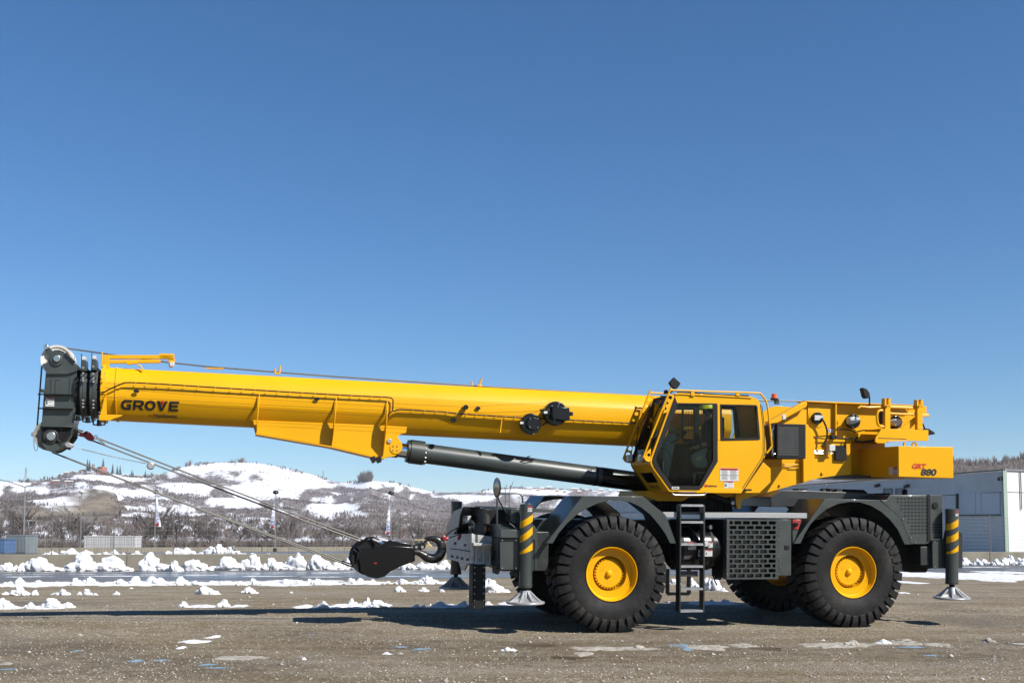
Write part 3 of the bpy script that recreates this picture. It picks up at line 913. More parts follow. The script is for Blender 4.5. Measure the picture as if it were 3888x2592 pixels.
# ---- concrete hall on the right
def hall():
    d1 = Vector((-.383, .924, 0)); d2 = Vector((.924, .383, 0))
    c = at_depth(ZD(2312, 1262), 100.); c.z = ground_h(c.x, c.y)
    top = at_depth(ZD(2312, 1081), 100.).z - c.z
    root = empty('concrete_hall', loc=c)
    tag(root, 'pale precast concrete industrial hall at the right edge', 'building')
    Hh = top
    zj = at_depth(ZD(2312, 1130), 100.).z - c.z
    nA, nB = 7, 4
    LA, LB = 12.6, 10.
    def wallp(d, n_, L_, nrm, z0, z1):
        for i in range(n_):
            a = d * (L_ * i + .03); b = d * (L_ * (i + 1) - .03)
            m = MB().ext([a + Vector((0, 0, z0)), b + Vector((0, 0, z0)), b + Vector((0, 0, z1)), a + Vector((0, 0, z1))], -nrm * .25)
            m.build('wall_panel', WAL, root, bevel=.02)
    nrA = Vector((-.924, -.383, 0)); nrB = Vector((.383, -.924, 0))
    wallp(d1, nA, LA, nrA, zj + .03, Hh); wallp(d2, nB, LB, nrB, zj + .03, Hh)
    wallp(d1, nA, LA, nrA, -.3, zj - .03); wallp(d2, nB, LB, nrB, -.3, zj - .03)
    core = MB().ext([-nrA * .2 - nrB * .2, d1 * (LA * nA) - nrA * .2 - nrB * .2, d1 * (LA * nA) + d2 * (LB * nB) - nrA * .2, d2 * (LB * nB) - nrB * .2 - nrA * .2], (0, 0, Hh - .2))
    core.build('core', DGR, root)
    for d, L_, nr in ((d1, LA * nA, nrA), (d2, LB * nB, nrB)):
        MB().beam(Vector((0, 0, Hh + .1)) + nr * .06 - d * .06, d * L_ + Vector((0, 0, Hh + .1)) + nr * .06, .16, .14).build('roof_trim', GALV, root)
    # corner post, windows, sliding door, lamps, down pipe
    MB().beam(nrA * .05 + nrB * .05 + Vector((0, 0, -.2)), nrA * .05 + nrB * .05 + Vector((0, 0, Hh)), .35, .35, up=(1, 0, 0)).build('corner_trim', pmat('moss_green_trim', (.33, .40, .33), .8, var=.08), root)
    def onA(zf, zx, zy):
        dd = ray(*zf(zx, zy)); o = CAM - c
        t = -(o.dot(nrA)) / dd.dot(nrA)
        return o + dd * t
    dr = pmat('hall_door_sheet', (.56, .575, .59), .6, var=.05, scale=.4)
    for (x0, x1) in ((705, 862), (862, 912), (912, 1085)):
        a = onA(Z10, x0 + 2, 660); b = onA(Z10, x1 - 2, 660); ta = onA(Z10, x0 + 2, 462); tb = onA(Z10, x1 - 2, 458)
        MB().ext([a + nrA * .04, b + nrA * .04, tb + nrA * .04, ta + nrA * .04], nrA * .06).build('door_leaf', dr, root)
    a = onA(Z10, 690, 664); b = onA(Z10, 1090, 660)
    MB().beam(a + nrA * .12, b + nrA * .12, .1, .1).build('door_rail', DGR, root)
    a = onA(Z10, 697, 466); b = onA(Z10, 697, 664)
    MB().beam(a + nrA * .1, b + nrA * .1, .35, .16, up=d1).build('door_post', DGR, root)
    pane = pmat('hall_window_pane', (.08, .10, .13), .15, var=.05)
    for (x0, x1) in ((1492, 1580), (1626, 1718)):
        q = [onA(Z5, x0, 1290), onA(Z5, x1, 1290), onA(Z5, x1, 1218), onA(Z5, x0, 1220)]
        w = MB().ext([p_ + nrA * .03 for p_ in q], nrA * .04).build('window', pane, root)
        f = MB()
        for i in range(4):
            f.beam(q[i] + nrA * .06, q[(i + 1) % 4] + nrA * .06, .12, .12)
        f.build('window_frame', GALV, w)
    for (zf, zx, zy) in ((Z5, 1433, 1175), (Z5, 1762, 1182), (Z10, 1105, 320)):
        q = onA(zf, zx, zy)
        MB().beam(q, q + nrA * .5 - Vector((0, 0, .15)), .35, .3).build('wall_lamp', DGR, root)
    q = d2 * 1.9 + nrB * .12
    MB().cyl(q + Vector((0, 0, Hh * .55)), q + Vector((0, 0, Hh)), .06, 8).build('down_pipe', GALV, root)
hall()
# ---- container, hut and skip behind the fence
def box_thing(name, label, cat, mat, zf, x0, y0, x1, y1, dep, depth, ribs=0):
    a = at_depth(zf(x0, y1), dep); b = at_depth(zf(x1, y0), dep)
    gz_ = ground_h(a.x, a.y)
    root = empty(name, loc=((a.x + b.x) / 2, dep, gz_)); tag(root, label, cat)
    w = (b.x - a.x) / 2; h = b.z - gz_
    base = a.z - gz_
    MB().box((-w, 0, base), (w, depth, h)).build('body', mat, root, bevel=.03)
    if ribs:
        for i in range(ribs):
            x = -w + 2 * w * (i + .5) / ribs
            MB().box((x - .09, -.05, base + .1), (x + .09, .02, h - .1)).build('rib', mat, root)
    MB().box((-w - .05, -.08, h - .06), (w + .05, depth + .05, h + .06)).build('top_rail', mat, root)
    return root
box_thing('container', 'long white container standing behind the mesh fence', 'container', CREAM, Z11, 995, 1050, 1618, 1215, 142., 2.4, 22)
box_thing('site_hut', 'grey corrugated metal hut at the left edge behind the fence', 'hut', ZINC, Z11, 72, 1038, 312, 1252, 118., 3., 14)
box_thing('skip', 'blue steel skip beside the grey hut at far left', 'skip', BLUE, Z11, -120, 1085, 66, 1252, 115., 2.5, 7)
# ---- lamp post, poles and banners
def pole(name, label, cat, zf, xb, yb, xt, yt, dep, r=.07):
    b = at_depth(zf(xb, yb), dep); t = at_depth(zf(xt, yt), dep)
    gz_ = ground_h(b.x, b.y)
    xm = (b.x + t.x) / 2
    root = empty(name, loc=(xm, dep, gz_)); tag(root, label, cat)
    H = t.z - gz_
    MB().cyl((0, 0, 0), (0, 0, H), r * 1.25, 8, r * .8).build('pole', GALV, root)
    MB().box((-.22, -.22, 0), (.22, .22, .5)).build('foot', DGR, root)
    return root, H
rt, H = pole('street_lamp', 'tall street lamp with two arms at far left behind the fence', 'lamp post', Z11, 268, 1250, 306, 455, 128., .08)
for sgn, ln in ((-1, 4.6), (1, 5.0)):
    MB().tube([(0, 0, H - .1), (sgn * ln * .4, 0, H + .5), (sgn * ln * .85, 0, H + 1.0)], .055, 6).build('arm', GALV, rt)
    MB().ball((sgn * ln, 0, H + 1.15), .8, (1, .35, .14), 12, 8).build('lamp_head', GALV, rt)
rt, H = pole('lamp_post', 'thin plain pole with round head above the landslide', 'pole', Z11, 947, 1180, 982, 520, 145., .06)
MB().ball((0, 0, H), .35, (1, 1, .8)).build('head', LGT, rt)
BAN = pmat('banner_cloth', (.62, .62, .66), .8, var=.05); BANB = pmat('banner_print', (.10, .14, .42), .8, var=.1)
def banner_pole(zf, xb, yb, xt, yt, label, y0, y1, side):
    rt, H = pole('banner_pole', label, 'flag pole', zf, xb, yb, xt, yt, 150., .06)
    MB().ball((0, 0, H + .1), .42, (1, 1, .7)).build('drum_head', DGR, rt)
    zt = H - .6; zb = H * y1
    m = MB()
    n = 10
    for i in range(n):
        f0, f1 = i / n, (i + 1) / n
        w0 = side * (.12 + .55 * f0 ** 1.5); w1 = side * (.12 + .55 * f1 ** 1.5)
        za, zb_ = zt + (zb - zt) * f0, zt + (zb - zt) * f1
        y_0, y_1 = .12 * sin(f0 * 9), .12 * sin(f1 * 9)
        m.add([(side * .1, 0, za), (w0 + side * .15, y_0, za), (w1 + side * .15, y_1, zb_), (side * .1, 0, zb_),
               (side * .1, .03, za), (w0 + side * .15, y_0 + .03, za), (w1 + side * .15, y_1 + .03, zb_), (side * .1, .03, zb_)],
              [(0, 3, 2, 1), (4, 5, 6, 7), (0, 1, 5, 4), (1, 2, 6, 5), (2, 3, 7, 6), (3, 0, 4, 7)])
    b = m.build('banner', BAN, rt)
    pr = MB()
    for f in (.3, .48, .64, .8):
        wd = .06 + .3 * f ** 1.5
        x = side * (.1 + wd * .9); z = zt + (zb - zt) * f
        pr.lathe([(-.06, wd * .55), (-.06, wd * .95)], (x, .12 * sin(f * 9) - .05, z), (0, 1, 0), 12, .6, 5.6)
    pr.build('printed_letter', BANB, b)
    MB().box((side * .15, -.12, zb + .15), (side * .6, -.08, zb + .5)).build('printed_band', RED, b)
banner_pole(Z11, 1835, 1225, 1858, 530, 'banner pole with narrow white banner left of the long rope pair', 0, .42, 1)
banner_pole(Z12, 1382, 1205, 1410, 535, 'banner pole with wide white and blue banner in the middle of the fence', 0, .38, -1)
banner_pole(Z13, 1198, 940, 1212, 385, 'slim banner pole with furled banner above the hook block', 0, .28, -1)
pole('lamp_post', 'thin bare pole between the middle banner and the ropes', 'pole', Z12, 1705, 1185, 1718, 640, 185., .06)
pole('marker_post', 'short white marker post among the far snow heaps', 'post', Z12, 893, 1275, 897, 1160, 118., .16)
# ================================================================== THE CRANE (frame: u along, v across away from the camera, w up)
crane = empty('crane', mw=ROOT)
tag(crane, 'yellow and dark grey rough terrain mobile crane with long lowered boom', 'crane')
def part(m, name, mat, parent=crane, bevel=0, ang=35):
    return m.build(name, mat, parent, bevel, ang)
def pz(name, mat, Z, pts, v0, v1, parent=crane, holes=(), bevel=0.006, vtrace=None):
    vt = v0 if vtrace is None else vtrace
    return part(MB().prism(poly(Z, pts, vt), v0, v1, [poly(Z, h, vt) for h in holes]), name, mat, parent, bevel)
def tz(name, mat, Z, pts, v, r, parent=crane, n=8):
    return part(MB().tube(path(Z, pts, v), r, n), name, mat, parent)
def disc(name, mat, Z, c, rpx, v0, v1, parent=crane, n=32, bevel=.006, scale=None):
    """round body across the crane; rpx: radius in zoom pixels"""
    a = Q(Z(*c), v0); b = Q(Z(c[0], c[1] + rpx), v0)
    r = (a - b).length
    return part(MB().cyl(a, Vector((a.x, v1, a.z)), r, n), name, mat, parent, bevel)
def smooth_path(pts, n=6):
    out = []
    P = [Vector(p) for p in pts]
    for i in range(len(P) - 1):
        p0, p1, p2, p3 = P[max(0, i - 1)], P[i], P[i + 1], P[min(len(P) - 1, i + 2)]
        for k in range(n):
            t = k / n
            out.append(.5 * ((2 * p1) + (p2 - p0) * t + (2 * p0 - 5 * p1 + 4 * p2 - p3) * t * t + (3 * p1 - p0 - 3 * p2 + p3) * t ** 3))
    out.append(P[-1])
    return out
def text_mesh(name, body, mat, parent, u0, w0, v, height, width=None, slant=0., bold=.0, tilt=0., flip=False, spacing=1.):
    """flat lettering on a lengthwise face; (u0,w0) lower left corner"""
    cu = bpy.data.curves.new(name, 'FONT'); cu.body = body; cu.size = 1.0; cu.offset = bold; cu.extrude = .012; cu.shear = slant; cu.space_character = spacing
    ob = bpy.data.objects.new(name, cu)
    me = bpy.data.meshes.new_from_object(ob)
    bpy.data.objects.remove(ob)
    xs_ = [p.co.x for p in me.vertices]; ys_ = [p.co.y for p in me.vertices]
    x0, x1, y0, y1 = min(xs_), max(xs_), min(ys_), max(ys_)
    sy = height / (y1 - y0); sx = sy if width is None else width / (x1 - x0)
    ct, st = cos(tilt), sin(tilt)
    for p in me.vertices:
        a, b = (p.co.x - x0) * sx, (p.co.y - y0) * sy
        p.co = Vector((u0 + a * ct - b * st, v - .002 - (p.co.z * .1), w0 + a * st + b * ct))
    me.materials.clear(); me.materials.append(mat)
    o = bpy.data.objects.new(name, me); COL.objects.link(o); o.parent = parent
    return o
def label_plate(name, Z, x0, y0, x1, y1, v, parent, red=True, lines=5, two_col=False, red_w=1.):
    a = Q(Z(x0, y1), v); b = Q(Z(x1, y0), v)
    o = part(MB().box((a.x, v - .003, a.z), (b.x, v, b.z)), name, WHT, parent)
    w, h = b.x - a.x, b.z - a.z
    if red:
        part(MB().box((a.x + w * .02, v - .005, b.z - h * .16), (a.x + w * (.02 + .96 * red_w), v - .0032, b.z - h * .01)), 'label_header', RED, o if parent is crane else parent)
    m = MB()
    for i in range(lines):
        z = a.z + h * (.1 + .68 * i / max(1, lines - 1))
        for (f0, f1) in (((.08, .44), (.54, .94)) if two_col else ((.34, .94),)):
            m.box((a.x + w * f0, v - .005, z), (a.x + w * (f1 - .07 * (i % 2)), v - .0032, z + h * .035))
    if not two_col:
        m.box((a.x + w * .07, v - .005, a.z + h * .2), (a.x + w * .24, v - .0032, a.z + h * .62))
    part(m, 'label_print', INK, o if parent is crane else parent)
    return o
def bolts(name, mat, pts, r, parent, ln=.015, axis=(0, -1, 0)):
    m = MB(); ax = Vector(axis)
    for p in pts:
        m.cyl(Vector(p) - ax * .004, Vector(p) + ax * ln, r, 6)
    return part(m, name, mat, parent)

# ------------------------------------------------------------------ wheels
TR = .935
def tyre_mb():
    m = MB()
    prof = [(-.27, .425), (-.315, .455), (-.352, .53), (-.37, .62), (-.366, .70), (-.345, .78), (-.315, .835), (-.2, .85), (0, .853)]
    prof = prof + [(-a, r) for a, r in prof[-2::-1]]
    m.lathe(prof, (0, 0, 0), (0, 1, 0), 72)
    N = 34
    for side in (-1, 1):
        for k in range(N):
            c0 = 2 * pi * (k + (.5 if side > 0 else 0)) / N
            secs = [(.00, .845, .918, .10, .056), (.13, .84, .930, .055, .063), (.26, .83, .935, .012, .067), (.328, .79, .922, .0, .069), (.364, .77, .865, 0., .067), (.379, .72, .80, .0, .060), (.374, .70, .735, 0., .052)]
            vs, fs = [], []
            for (s_, rb, rt_, ph, hw) in secs:
                cc = c0 + side * ph
                ins = s_ * .90 if s_ > .3 else s_
                for (rr, ss, dt) in ((rb, ins, -hw * 1.12), (rt_, s_, -hw), (rt_, s_, hw), (rb, ins, hw * 1.12)):
                    vs.append((sin(cc + dt) * rr, side * ss, cos(cc + dt) * rr))
            n = len(secs)
            for i in range(n - 1):
                a = i * 4
                for e in range(3):
                    q = (a + e, a + e + 1, a + 5 + e, a + 4 + e)
                    fs.append(q if side > 0 else tuple(reversed(q)))
            fs.append((3, 2, 1, 0)); fs.append(tuple((n - 1) * 4 + e for e in range(4)))
            m.add(vs, fs)
    # flattened where it carries the load, with a slight bulge
    for i, (x, y, z) in enumerate(m.v):
        if z < -.86:
            d = -.86 - z
            m.v[i] = (x, y * (1 + .25 * d), max(z, -.925) if z < -.9 else z)
    return m
# rim seen from outside: flange, dish with steps, deep hub bowl
rim_prof = [(-.285, .436), (-.312, .432), (-.310, .420), (-.275, .410), (-.225, .395), (-.212, .378), (-.216, .352), (-.203, .342), (-.206, .322), (-.197, .314), (-.201, .298), (-.199, .286), (-.15, .280), (-.06, .274), (-.03, .20), (-.03, .0)]
inner_prof = [(.255, .436), (.275, .432), (.270, .415), (.10, .395), (.08, .30), (.06, .0)]
tyre_me = tyre_mb().mesh('tyre', RUB, 30)
m = MB().lathe(rim_prof, (0, 0, 0), (0, 1, 0), 64); m.lathe([(-.285, .436), (.255, .436)], (0, 0, 0), (0, 1, 0), 64); m.lathe(inner_prof, (0, 0, 0), (0, 1, 0), 64)
rim_me = m.mesh('wheel', YEL, 40)
m = MB().lathe([(.0, .228), (-.145, .228), (-.16, .218), (-.16, .06), (-.175, .055), (-.185, .045), (-.20, .045), (-.21, .03), (-.21, 0)], (0, 0, 0), (0, 1, 0), 48)
for k in range(3):
    a = 2 * pi * k / 3 + .5
    m.lathe([(-.16, .03), (-.164, .03), (-.164, .02), (-.161, .02), (-.161, 0)], (cos(a) * .13, 0, sin(a) * .13), (0, 1, 0), 14)
hub_me = m.mesh('hub_plate', YEL, 40)
m = MB()
for k in range(30):
    a = 2 * pi * k / 30
    m.cyl((cos(a) * .236, -.05, sin(a) * .236), (cos(a) * .236, -.162, sin(a) * .236), .012, 6)
bolt_me = m.mesh('wheel_bolts', YEL, 40)
VW = 1.272
WHEELS = []
for (u, v, rot, flip, lab) in ((0.0, -VW, .05, 0, 'near front wheel'), (4.305, -VW, .02, 0, 'near rear wheel'), (0.0, VW, .4, pi, 'far front wheel'), (4.305, VW, .1, pi, 'far rear wheel')):
    w = bpy.data.objects.new('wheel', rim_me); COL.objects.link(w); w.parent = crane
    w.location = (u, v, TR + CW0 - .01); w.rotation_euler = (0, rot * 0, flip)
    w['label'] = lab
    for nm, me in (('tyre', tyre_me), ('hub_plate', hub_me), ('wheel_bolts', bolt_me)):
        o = bpy.data.objects.new(nm, me); COL.objects.link(o); o.parent = w
    WHEELS.append(w)
for u in (0., 4.305):
    ax = MB().cyl((u, -1.2, .96), (u, 1.2, .96), .17, 20)
    ax.ball((u, 0, .96), .36, (1, .9, 1), 20, 12)
    part(ax, 'axle', DGR)
    for v in (-.85, .85):
        part(MB().cyl((u, v - .1, .96), (u, v + .1, .96), .28, 24), 'axle_hub', YEL)

# ------------------------------------------------------------------ carrier frame
fr = MB()
fr.prism([(-1.62, 1.02), (-1.62, 1.72), (-.9, 1.80), (5.2, 1.80), (6.05, 1.75), (6.05, .98), (5.3, 1.02), (4.9, 1.1), (-.9, 1.1)], -.56, .56)
part(fr, 'carrier_frame', DGR, bevel=.01)
part(MB().prism(poly(Z8, [(300, 330), (850, 330), (850, 800), (640, 860), (300, 860)], -.75), -.75, -.58), 'frame_bracket', BLM)
# fenders
FO = [Z7(340, 582), Z7(425, 470), Z7(720, 88), Z7(1345, 92), Z7(1591, 287), Z7(1698, 583)]
FI = [Z7(410, 582), Z7(470, 480), Z7(560, 372), Z7(660, 285), Z7(770, 215), Z7(880, 165), Z7(1000, 137), Z7(1110, 133), Z7(1220, 153), Z7(1330, 205), Z7(1430, 285), Z7(1520, 390), Z7(1590, 490), Z7(1636, 583)]
RO = [Z9(175, 640), Z9(240, 540), Z9(500, 175), Z9(1065, 185), Z9(1290, 370), Z9(1399, 648)]
RI = [Z9(245, 640), Z9(290, 540), Z9(350, 440), Z9(430, 350), Z9(520, 280), Z9(640, 225), Z9(760, 206), Z9(870, 210), Z9(980, 245), Z9(1090, 310), Z9(1180, 390), Z9(1260, 490), Z9(1334, 648)]
for outer, inner in ((FO, FI), (RO, RI)):
    o2 = [(q.x, q.z) for q in (Q(p, -1.60) for p in outer)]
    i2 = [(q.x, q.z) for q in (Q(p, -1.60) for p in inner)]
    for sg in (-1, 1):
        m = MB()
        # face plate as a chain of quads between outline and arch
        def resample(pts, n):
            ln = [0]
            for a, b in zip(pts, pts[1:]): ln.append(ln[-1] + sqrt((a[0] - b[0]) ** 2 + (a[1] - b[1]) ** 2))
            out = []
            for k in range(n):
                s_ = ln[-1] * k / (n - 1)
                for j in range(len(pts) - 1):
                    if s_ <= ln[j + 1] + 1e-9:
                        t = (s_ - ln[j]) / (ln[j + 1] - ln[j]); out.append((pts[j][0] + (pts[j + 1][0] - pts[j][0]) * t, pts[j][1] + (pts[j + 1][1] - pts[j][1]) * t)); break
            return out
        full = list(o2) + list(i2[::-1])
        m.prism(full, sg * 1.60, sg * 1.575)
        fen = part(m, 'fender', GRY, bevel=.004)
        sk = MB().strip(o2, sg * 1.574, sg * .62, -.02)
        part(sk, 'fender_skin', GRY, fen)
# deck between the fenders with chequer plate edge
a = Q(Z8(185, 256), -1.58); b = Q(Z9(315, 316), -1.58); c = Q(Z8(185, 312), -1.58)
ck, ckn, ckl, ckb = mat_new('chequer_plate')
tcn = ckn.new('ShaderNodeTexCoord'); cm = ckn.new('ShaderNodeMapping'); cm.inputs['Rotation'].default_value = (0, radians(45), 0); ckl.new(tcn.outputs['Object'], cm.inputs['Vector'])
cv = ckn.new('ShaderNodeTexVoronoi'); cv.inputs['Scale'].default_value = 42; cv.inputs['Randomness'].default_value = 0.1; ckl.new(cm.outputs[0], cv.inputs['Vector'])
cb = ckn.new('ShaderNodeBump'); cb.inputs['Strength'].default_value = .9; cb.inputs['Distance'].default_value = .01; ckl.new(cv.outputs['Distance'], cb.inputs['Height']); ckl.new(cb.outputs['Normal'], ckb.inputs['Normal'])
ckb.inputs['Base Color'].default_value = (.29, .29, .29, 1); ckb.inputs['Metallic'].default_value = .5; ckb.inputs['Roughness'].default_value = .42
for (x0, x1) in ((a.x, Q(Z8(335, 0), -1.58).x), (Q(Z8(606, 0), -1.58).x, b.x)):
    part(MB().box((x0, -1.58, c.z), (x1, -1.545, a.z)), 'deck_edge', ck, bevel=.004)
part(MB().box((a.x, -1.544, a.z - .03), (b.x, -.57, a.z)), 'deck', GRY)
DECK_W = a.z
# slotted guard over the cooler
gv = -1.60
def gx(x, y=640): return Q(Z8(x, y), gv).x
def gw(y, x=1120): return Q(Z8(x, y), gv).z
rows_y = [(350, 385), (400, 435), (450, 485), (500, 535), (550, 585), (600, 635), (650, 685), (700, 735), (750, 785), (800, 835), (850, 885), (900, 937)]
odd = [(880, 913), (930, 1003), (1020, 1093), (1110, 1182), (1200, 1271), (1290, 1362)]
evn = [(880, 953), (970, 1042), (1060, 1132), (1150, 1221), (1240, 1311), (1330, 1361)]
outer = [(gx(850), gw(332)), (gx(1393), gw(332)), (gx(1393), gw(957)), (gx(850), gw(957))]
holes = []
def rr_hole(x0, x1, w0, w1, c=.007):
    return [(x0 + c, w0), (x1 - c, w0), (x1, w0 + c), (x1, w1 - c), (x1 - c, w1), (x0 + c, w1), (x0, w1 - c), (x0, w0 + c)]
for i, (y0, y1) in enumerate(rows_y):
    for (x0, x1) in (evn if i % 2 else odd):
        holes.append(rr_hole(gx(x0), gx(x1), gw(y1), gw(y0)))
guard = part(MB().prism(outer, gv, gv + .02, holes), 'slotted_guard', GRY)
bolts('guard_bolts', STL, [(gx(x), gv, gw(y)) for x in (858, 1385) for y in (352, 540, 723, 905)], .009, guard)
part(MB().box((gx(856), gv + .14, gw(950)), (gx(1388), -1.0, gw(340))), 'cooler_box', BLM)
sm = MB()
for (x0, x1) in ((850, 862), (1381, 1393)):
    sm.box((gx(x0), gv + .021, gw(957)), (gx(x1), gv + .139, gw(332)))
sm.box((gx(862), gv + .021, gw(345)), (gx(1381), gv + .139, gw(332))); sm.box((gx(862), gv + .021, gw(957)), (gx(1381), gv + .139, gw(944)))
part(sm, 'guard_frame', GRY)
rb = part(MB().box((gx(1397), -1.585, gw(922)), (gx(1530), -1.1, gw(330))), 'side_locker', GRY, bevel=.006)
part(MB().box((gx(1462), -1.60, gw(645)), (gx(1506), -1.584, gw(604))), 'latch', BLM, rb, bevel=.003)
bolts('locker_bolts', STL, [(gx(1412), -1.585, gw(y)) for y in (340, 412, 488, 757, 832)] + [(gx(1436), -1.585, gw(858)), (gx(1436), -1.585, gw(878))], .006, rb)
pz('switch_plate', GRY, Z8, [(1533, 330), (1640, 330), (1553, 585), (1541, 585)], -1.56, -1.53)
rbx = pz('battery_switch', RED, Z8, [(1538, 332), (1630, 332), (1602, 438), (1546, 438)], -1.575, -1.561)
disc('switch_knob', BLK, Z8, (1580, 385), 25, -1.615, -1.576, rbx, 12)
text_mesh('switch_text', 'OFF', WHT, rbx, gx(1590), gw(342), -1.576, .02)
# hydraulic tank, ladder
c = Q(Z8(560, 628), -1.17); r = .345
u0, u1 = Q(Z8(335, 628), -1.45).x, Q(Z8(740, 628), -1.3).x
tank = part(MB().lathe([(u0 - .02, 0), (u0 - .02, r * .9), (u0 + .02, r), (u1 - .02, r), (u1 + .03, r * .96), (u1 + .06, r * .75), (u1 + .075, 0)], (0, -1.17, c.z), (1, 0, 0), 64), 'hydraulic_tank', BLK)
for x in (395, 520, 712):
    uu = Q(Z8(x, 628), -1.5).x
    part(MB().lathe([(uu - .022, r + .001), (uu - .022, r + .008), (uu + .022, r + .008), (uu + .022, r + .001)], (0, -1.17, c.z), (1, 0, 0), 48), 'strap', BLM, tank)
tv = -1.17 - r - .006
for i, (x0, y0, x1, y1) in enumerate(((448, 565, 530, 648), (555, 645, 625, 718), (622, 565, 657, 612), (660, 568, 704, 628), (628, 648, 700, 718))):
    label_plate('label', Z8, x0, y0, x1, y1, tv, tank, red=i != 2, lines=4)
part(MB().cyl((Q(Z8(650, 415), -1.17).x, -1.28, c.z + r - .03), (Q(Z8(650, 415), -1.17).x, -1.28, c.z + r + .035), .05, 16), 'filler_cap', STL, tank)
lv = -1.66
lad = part(MB().box((gx(345), lv, Q(Z8(350, 1300), lv).z), (gx(359), lv + .16, Q(Z8(350, 185), lv).z)), 'ladder', DGR, bevel=.003)
part(MB().box((gx(592), lv, Q(Z8(600, 1300), lv).z), (gx(607), lv + .16, Q(Z8(600, 185), lv).z)), 'ladder_rail', DGR, lad, bevel=.003)
for y in (190, 365, 597, 828, 1062, 1293):
    zz = Q(Z8(480, y), lv).z
    m = MB().box((gx(359), lv + .004, zz - .012), (gx(592), lv + .15, zz + .012))
    x = gx(366)
    while x < gx(585):
        m.cyl((x, lv + .0, zz + .014), (x, lv + .15, zz + .014), .011, 6); x += .021
    part(m, 'rung', ALU, lad)
part(MB().box((gx(362), lv + .1, gw(925)), (gx(560), lv + .13, gw(870))), 'ladder_bracket', DGR, lad)
m = MB(); v = -.95
P = path(Z8, [(232, 850), (232, 1108), (455, 1108), (455, 850)], v)
for i in range(3): m.beam(P[i], P[i + 1], .05, .06, up=(0, 1, 0))
part(m, 'folding_step', DGR)
tz('drain_hose', BLM, Z8, [(715, 840), (700, 880), (720, 960), (750, 1020)], -1.1, .012)
m = MB().cyl(Q(Z8(760, 850), -1.05), Q(Z8(760, 960), -1.05), .06, 12)
part(m, 'filter', DGR)
# rear engine hood
hv = -1.36
hood_pts = [(70, 478), (552, 478), (556, 885), (440, 890), (440, 930), (262, 930), (165, 690), (0, 545), (-10, 525), (40, 525)]
hood = pz('engine_hood', GRY, Z10, hood_pts, hv, 1.3, bevel=.012)
pz('hood_strap', BLM, Z10, [(412, 474), (440, 474), (443, 930), (414, 930)], hv - .012, hv - .001, hood, bevel=.003)
m = MB()
def slot(m, Z, x, y, hw_, hh_, v):
    a = Q(Z(x - hw_, y + hh_), v); b = Q(Z(x + hw_, y - hh_), v)
    c_ = min(b.x - a.x, b.z - a.z) * .25
    m.prism(rr_hole(a.x, b.x, a.z, b.z, c_), v - .003, v + .002)
start = [142, 142, 175, 175, 208, 208, 240, 240, 272, 272, 272]
for i, s_ in enumerate(start):
    x = s_
    while x < 405:
        slot(m, Z10, x, 512 + i * 31.3, 10, 6.2, hv); x += 32.2
for y in (748, 773, 797, 822):
    for x in (465, 491, 517, 541):
        slot(m, Z10, x, y, 9.5, 5.5, hv)
part(m, 'vent_slots', BLM, hood)['kind'] = 'stuff'
disc('exhaust_port', BLM, Z10, (490, 573), 31, hv - .02, hv - .001, hood, 24)
bolts('hood_bolts', STL, [Q(Z10(x, y), hv) for (x, y) in ((187, 695), (260, 866), (300, 915), (408, 915))], .01, hood)
# hood roof in front of it, and equipment lying on the deck
pz('engine_cover', DGR, Z5, [(225, 1312), (345, 1236), (640, 1236), (700, 1242), (1250, 1264), (1585, 1290), (1585, 1420), (225, 1420)], -.72, 1.0, bevel=.01)  # darker grey than the hood, standing in for the shadow on this cover
a = Q(Z5(790, 1268), -.5); b = Q(Z5(1255, 1282), -.5)
part(MB().tube([a - Vector((.03, 0, 0)), a, b, b + Vector((.06, 0, 0))], [.05, .085, .085, .05], 20), 'muffler', BLM)
for (x0, x1, y0, y1) in ((890, 935, 1222, 1240), (955, 1005, 1222, 1240), (530, 640, 1218, 1238), (1440, 1560, 1268, 1288)):
    pz('cover_latch', BLM, Z5, [(x0, y1), (x0, y0), (x1, y0), (x1, y1)], -.7, -.5, bevel=.003)
a = Q(Z5(1720, 1290), -1.0)
part(MB().cyl(a - Vector((0, 0, .1)), a + Vector((0, 0, .06)), .045, 14).ball(a + Vector((0, 0, .06)), .05), 'air_intake', BLM)
# rear outrigger housing and drive line under the tail
pz('outrigger_cover', GRY, Z10, [(458, 892), (592, 890), (605, 1150), (462, 1150)], -1.42, -.6, bevel=.006)
bolts('cover_bolts', STL, [Q(Z10(x, y), -1.42) for (x, y) in ((475, 905), (578, 905), (480, 1135), (592, 1135))], .01, crane)
part(MB().box((5.75, -1.35, 1.05), (6.05, 1.35, 1.38)), 'outrigger_box', DGR, bevel=.01)
pz('tail_skid', BLM, Z10, [(120, 930), (455, 930), (455, 1150), (420, 1155), (405, 1188), (270, 1188), (210, 1180), (140, 1120)], -1.0, -.2, bevel=.01)
pz('tail_plate', DGR, Z10, [(440, 885), (560, 880), (575, 800), (605, 842), (612, 890), (612, 1150), (596, 1150), (592, 891), (458, 893)], -1.44, -1.425, bevel=.004)
pz('jack_bracket', DGR, Z10, [(688, 800), (735, 832), (735, 1150), (697, 1150), (692, 905)], -1.2, -1.16, bevel=.004)
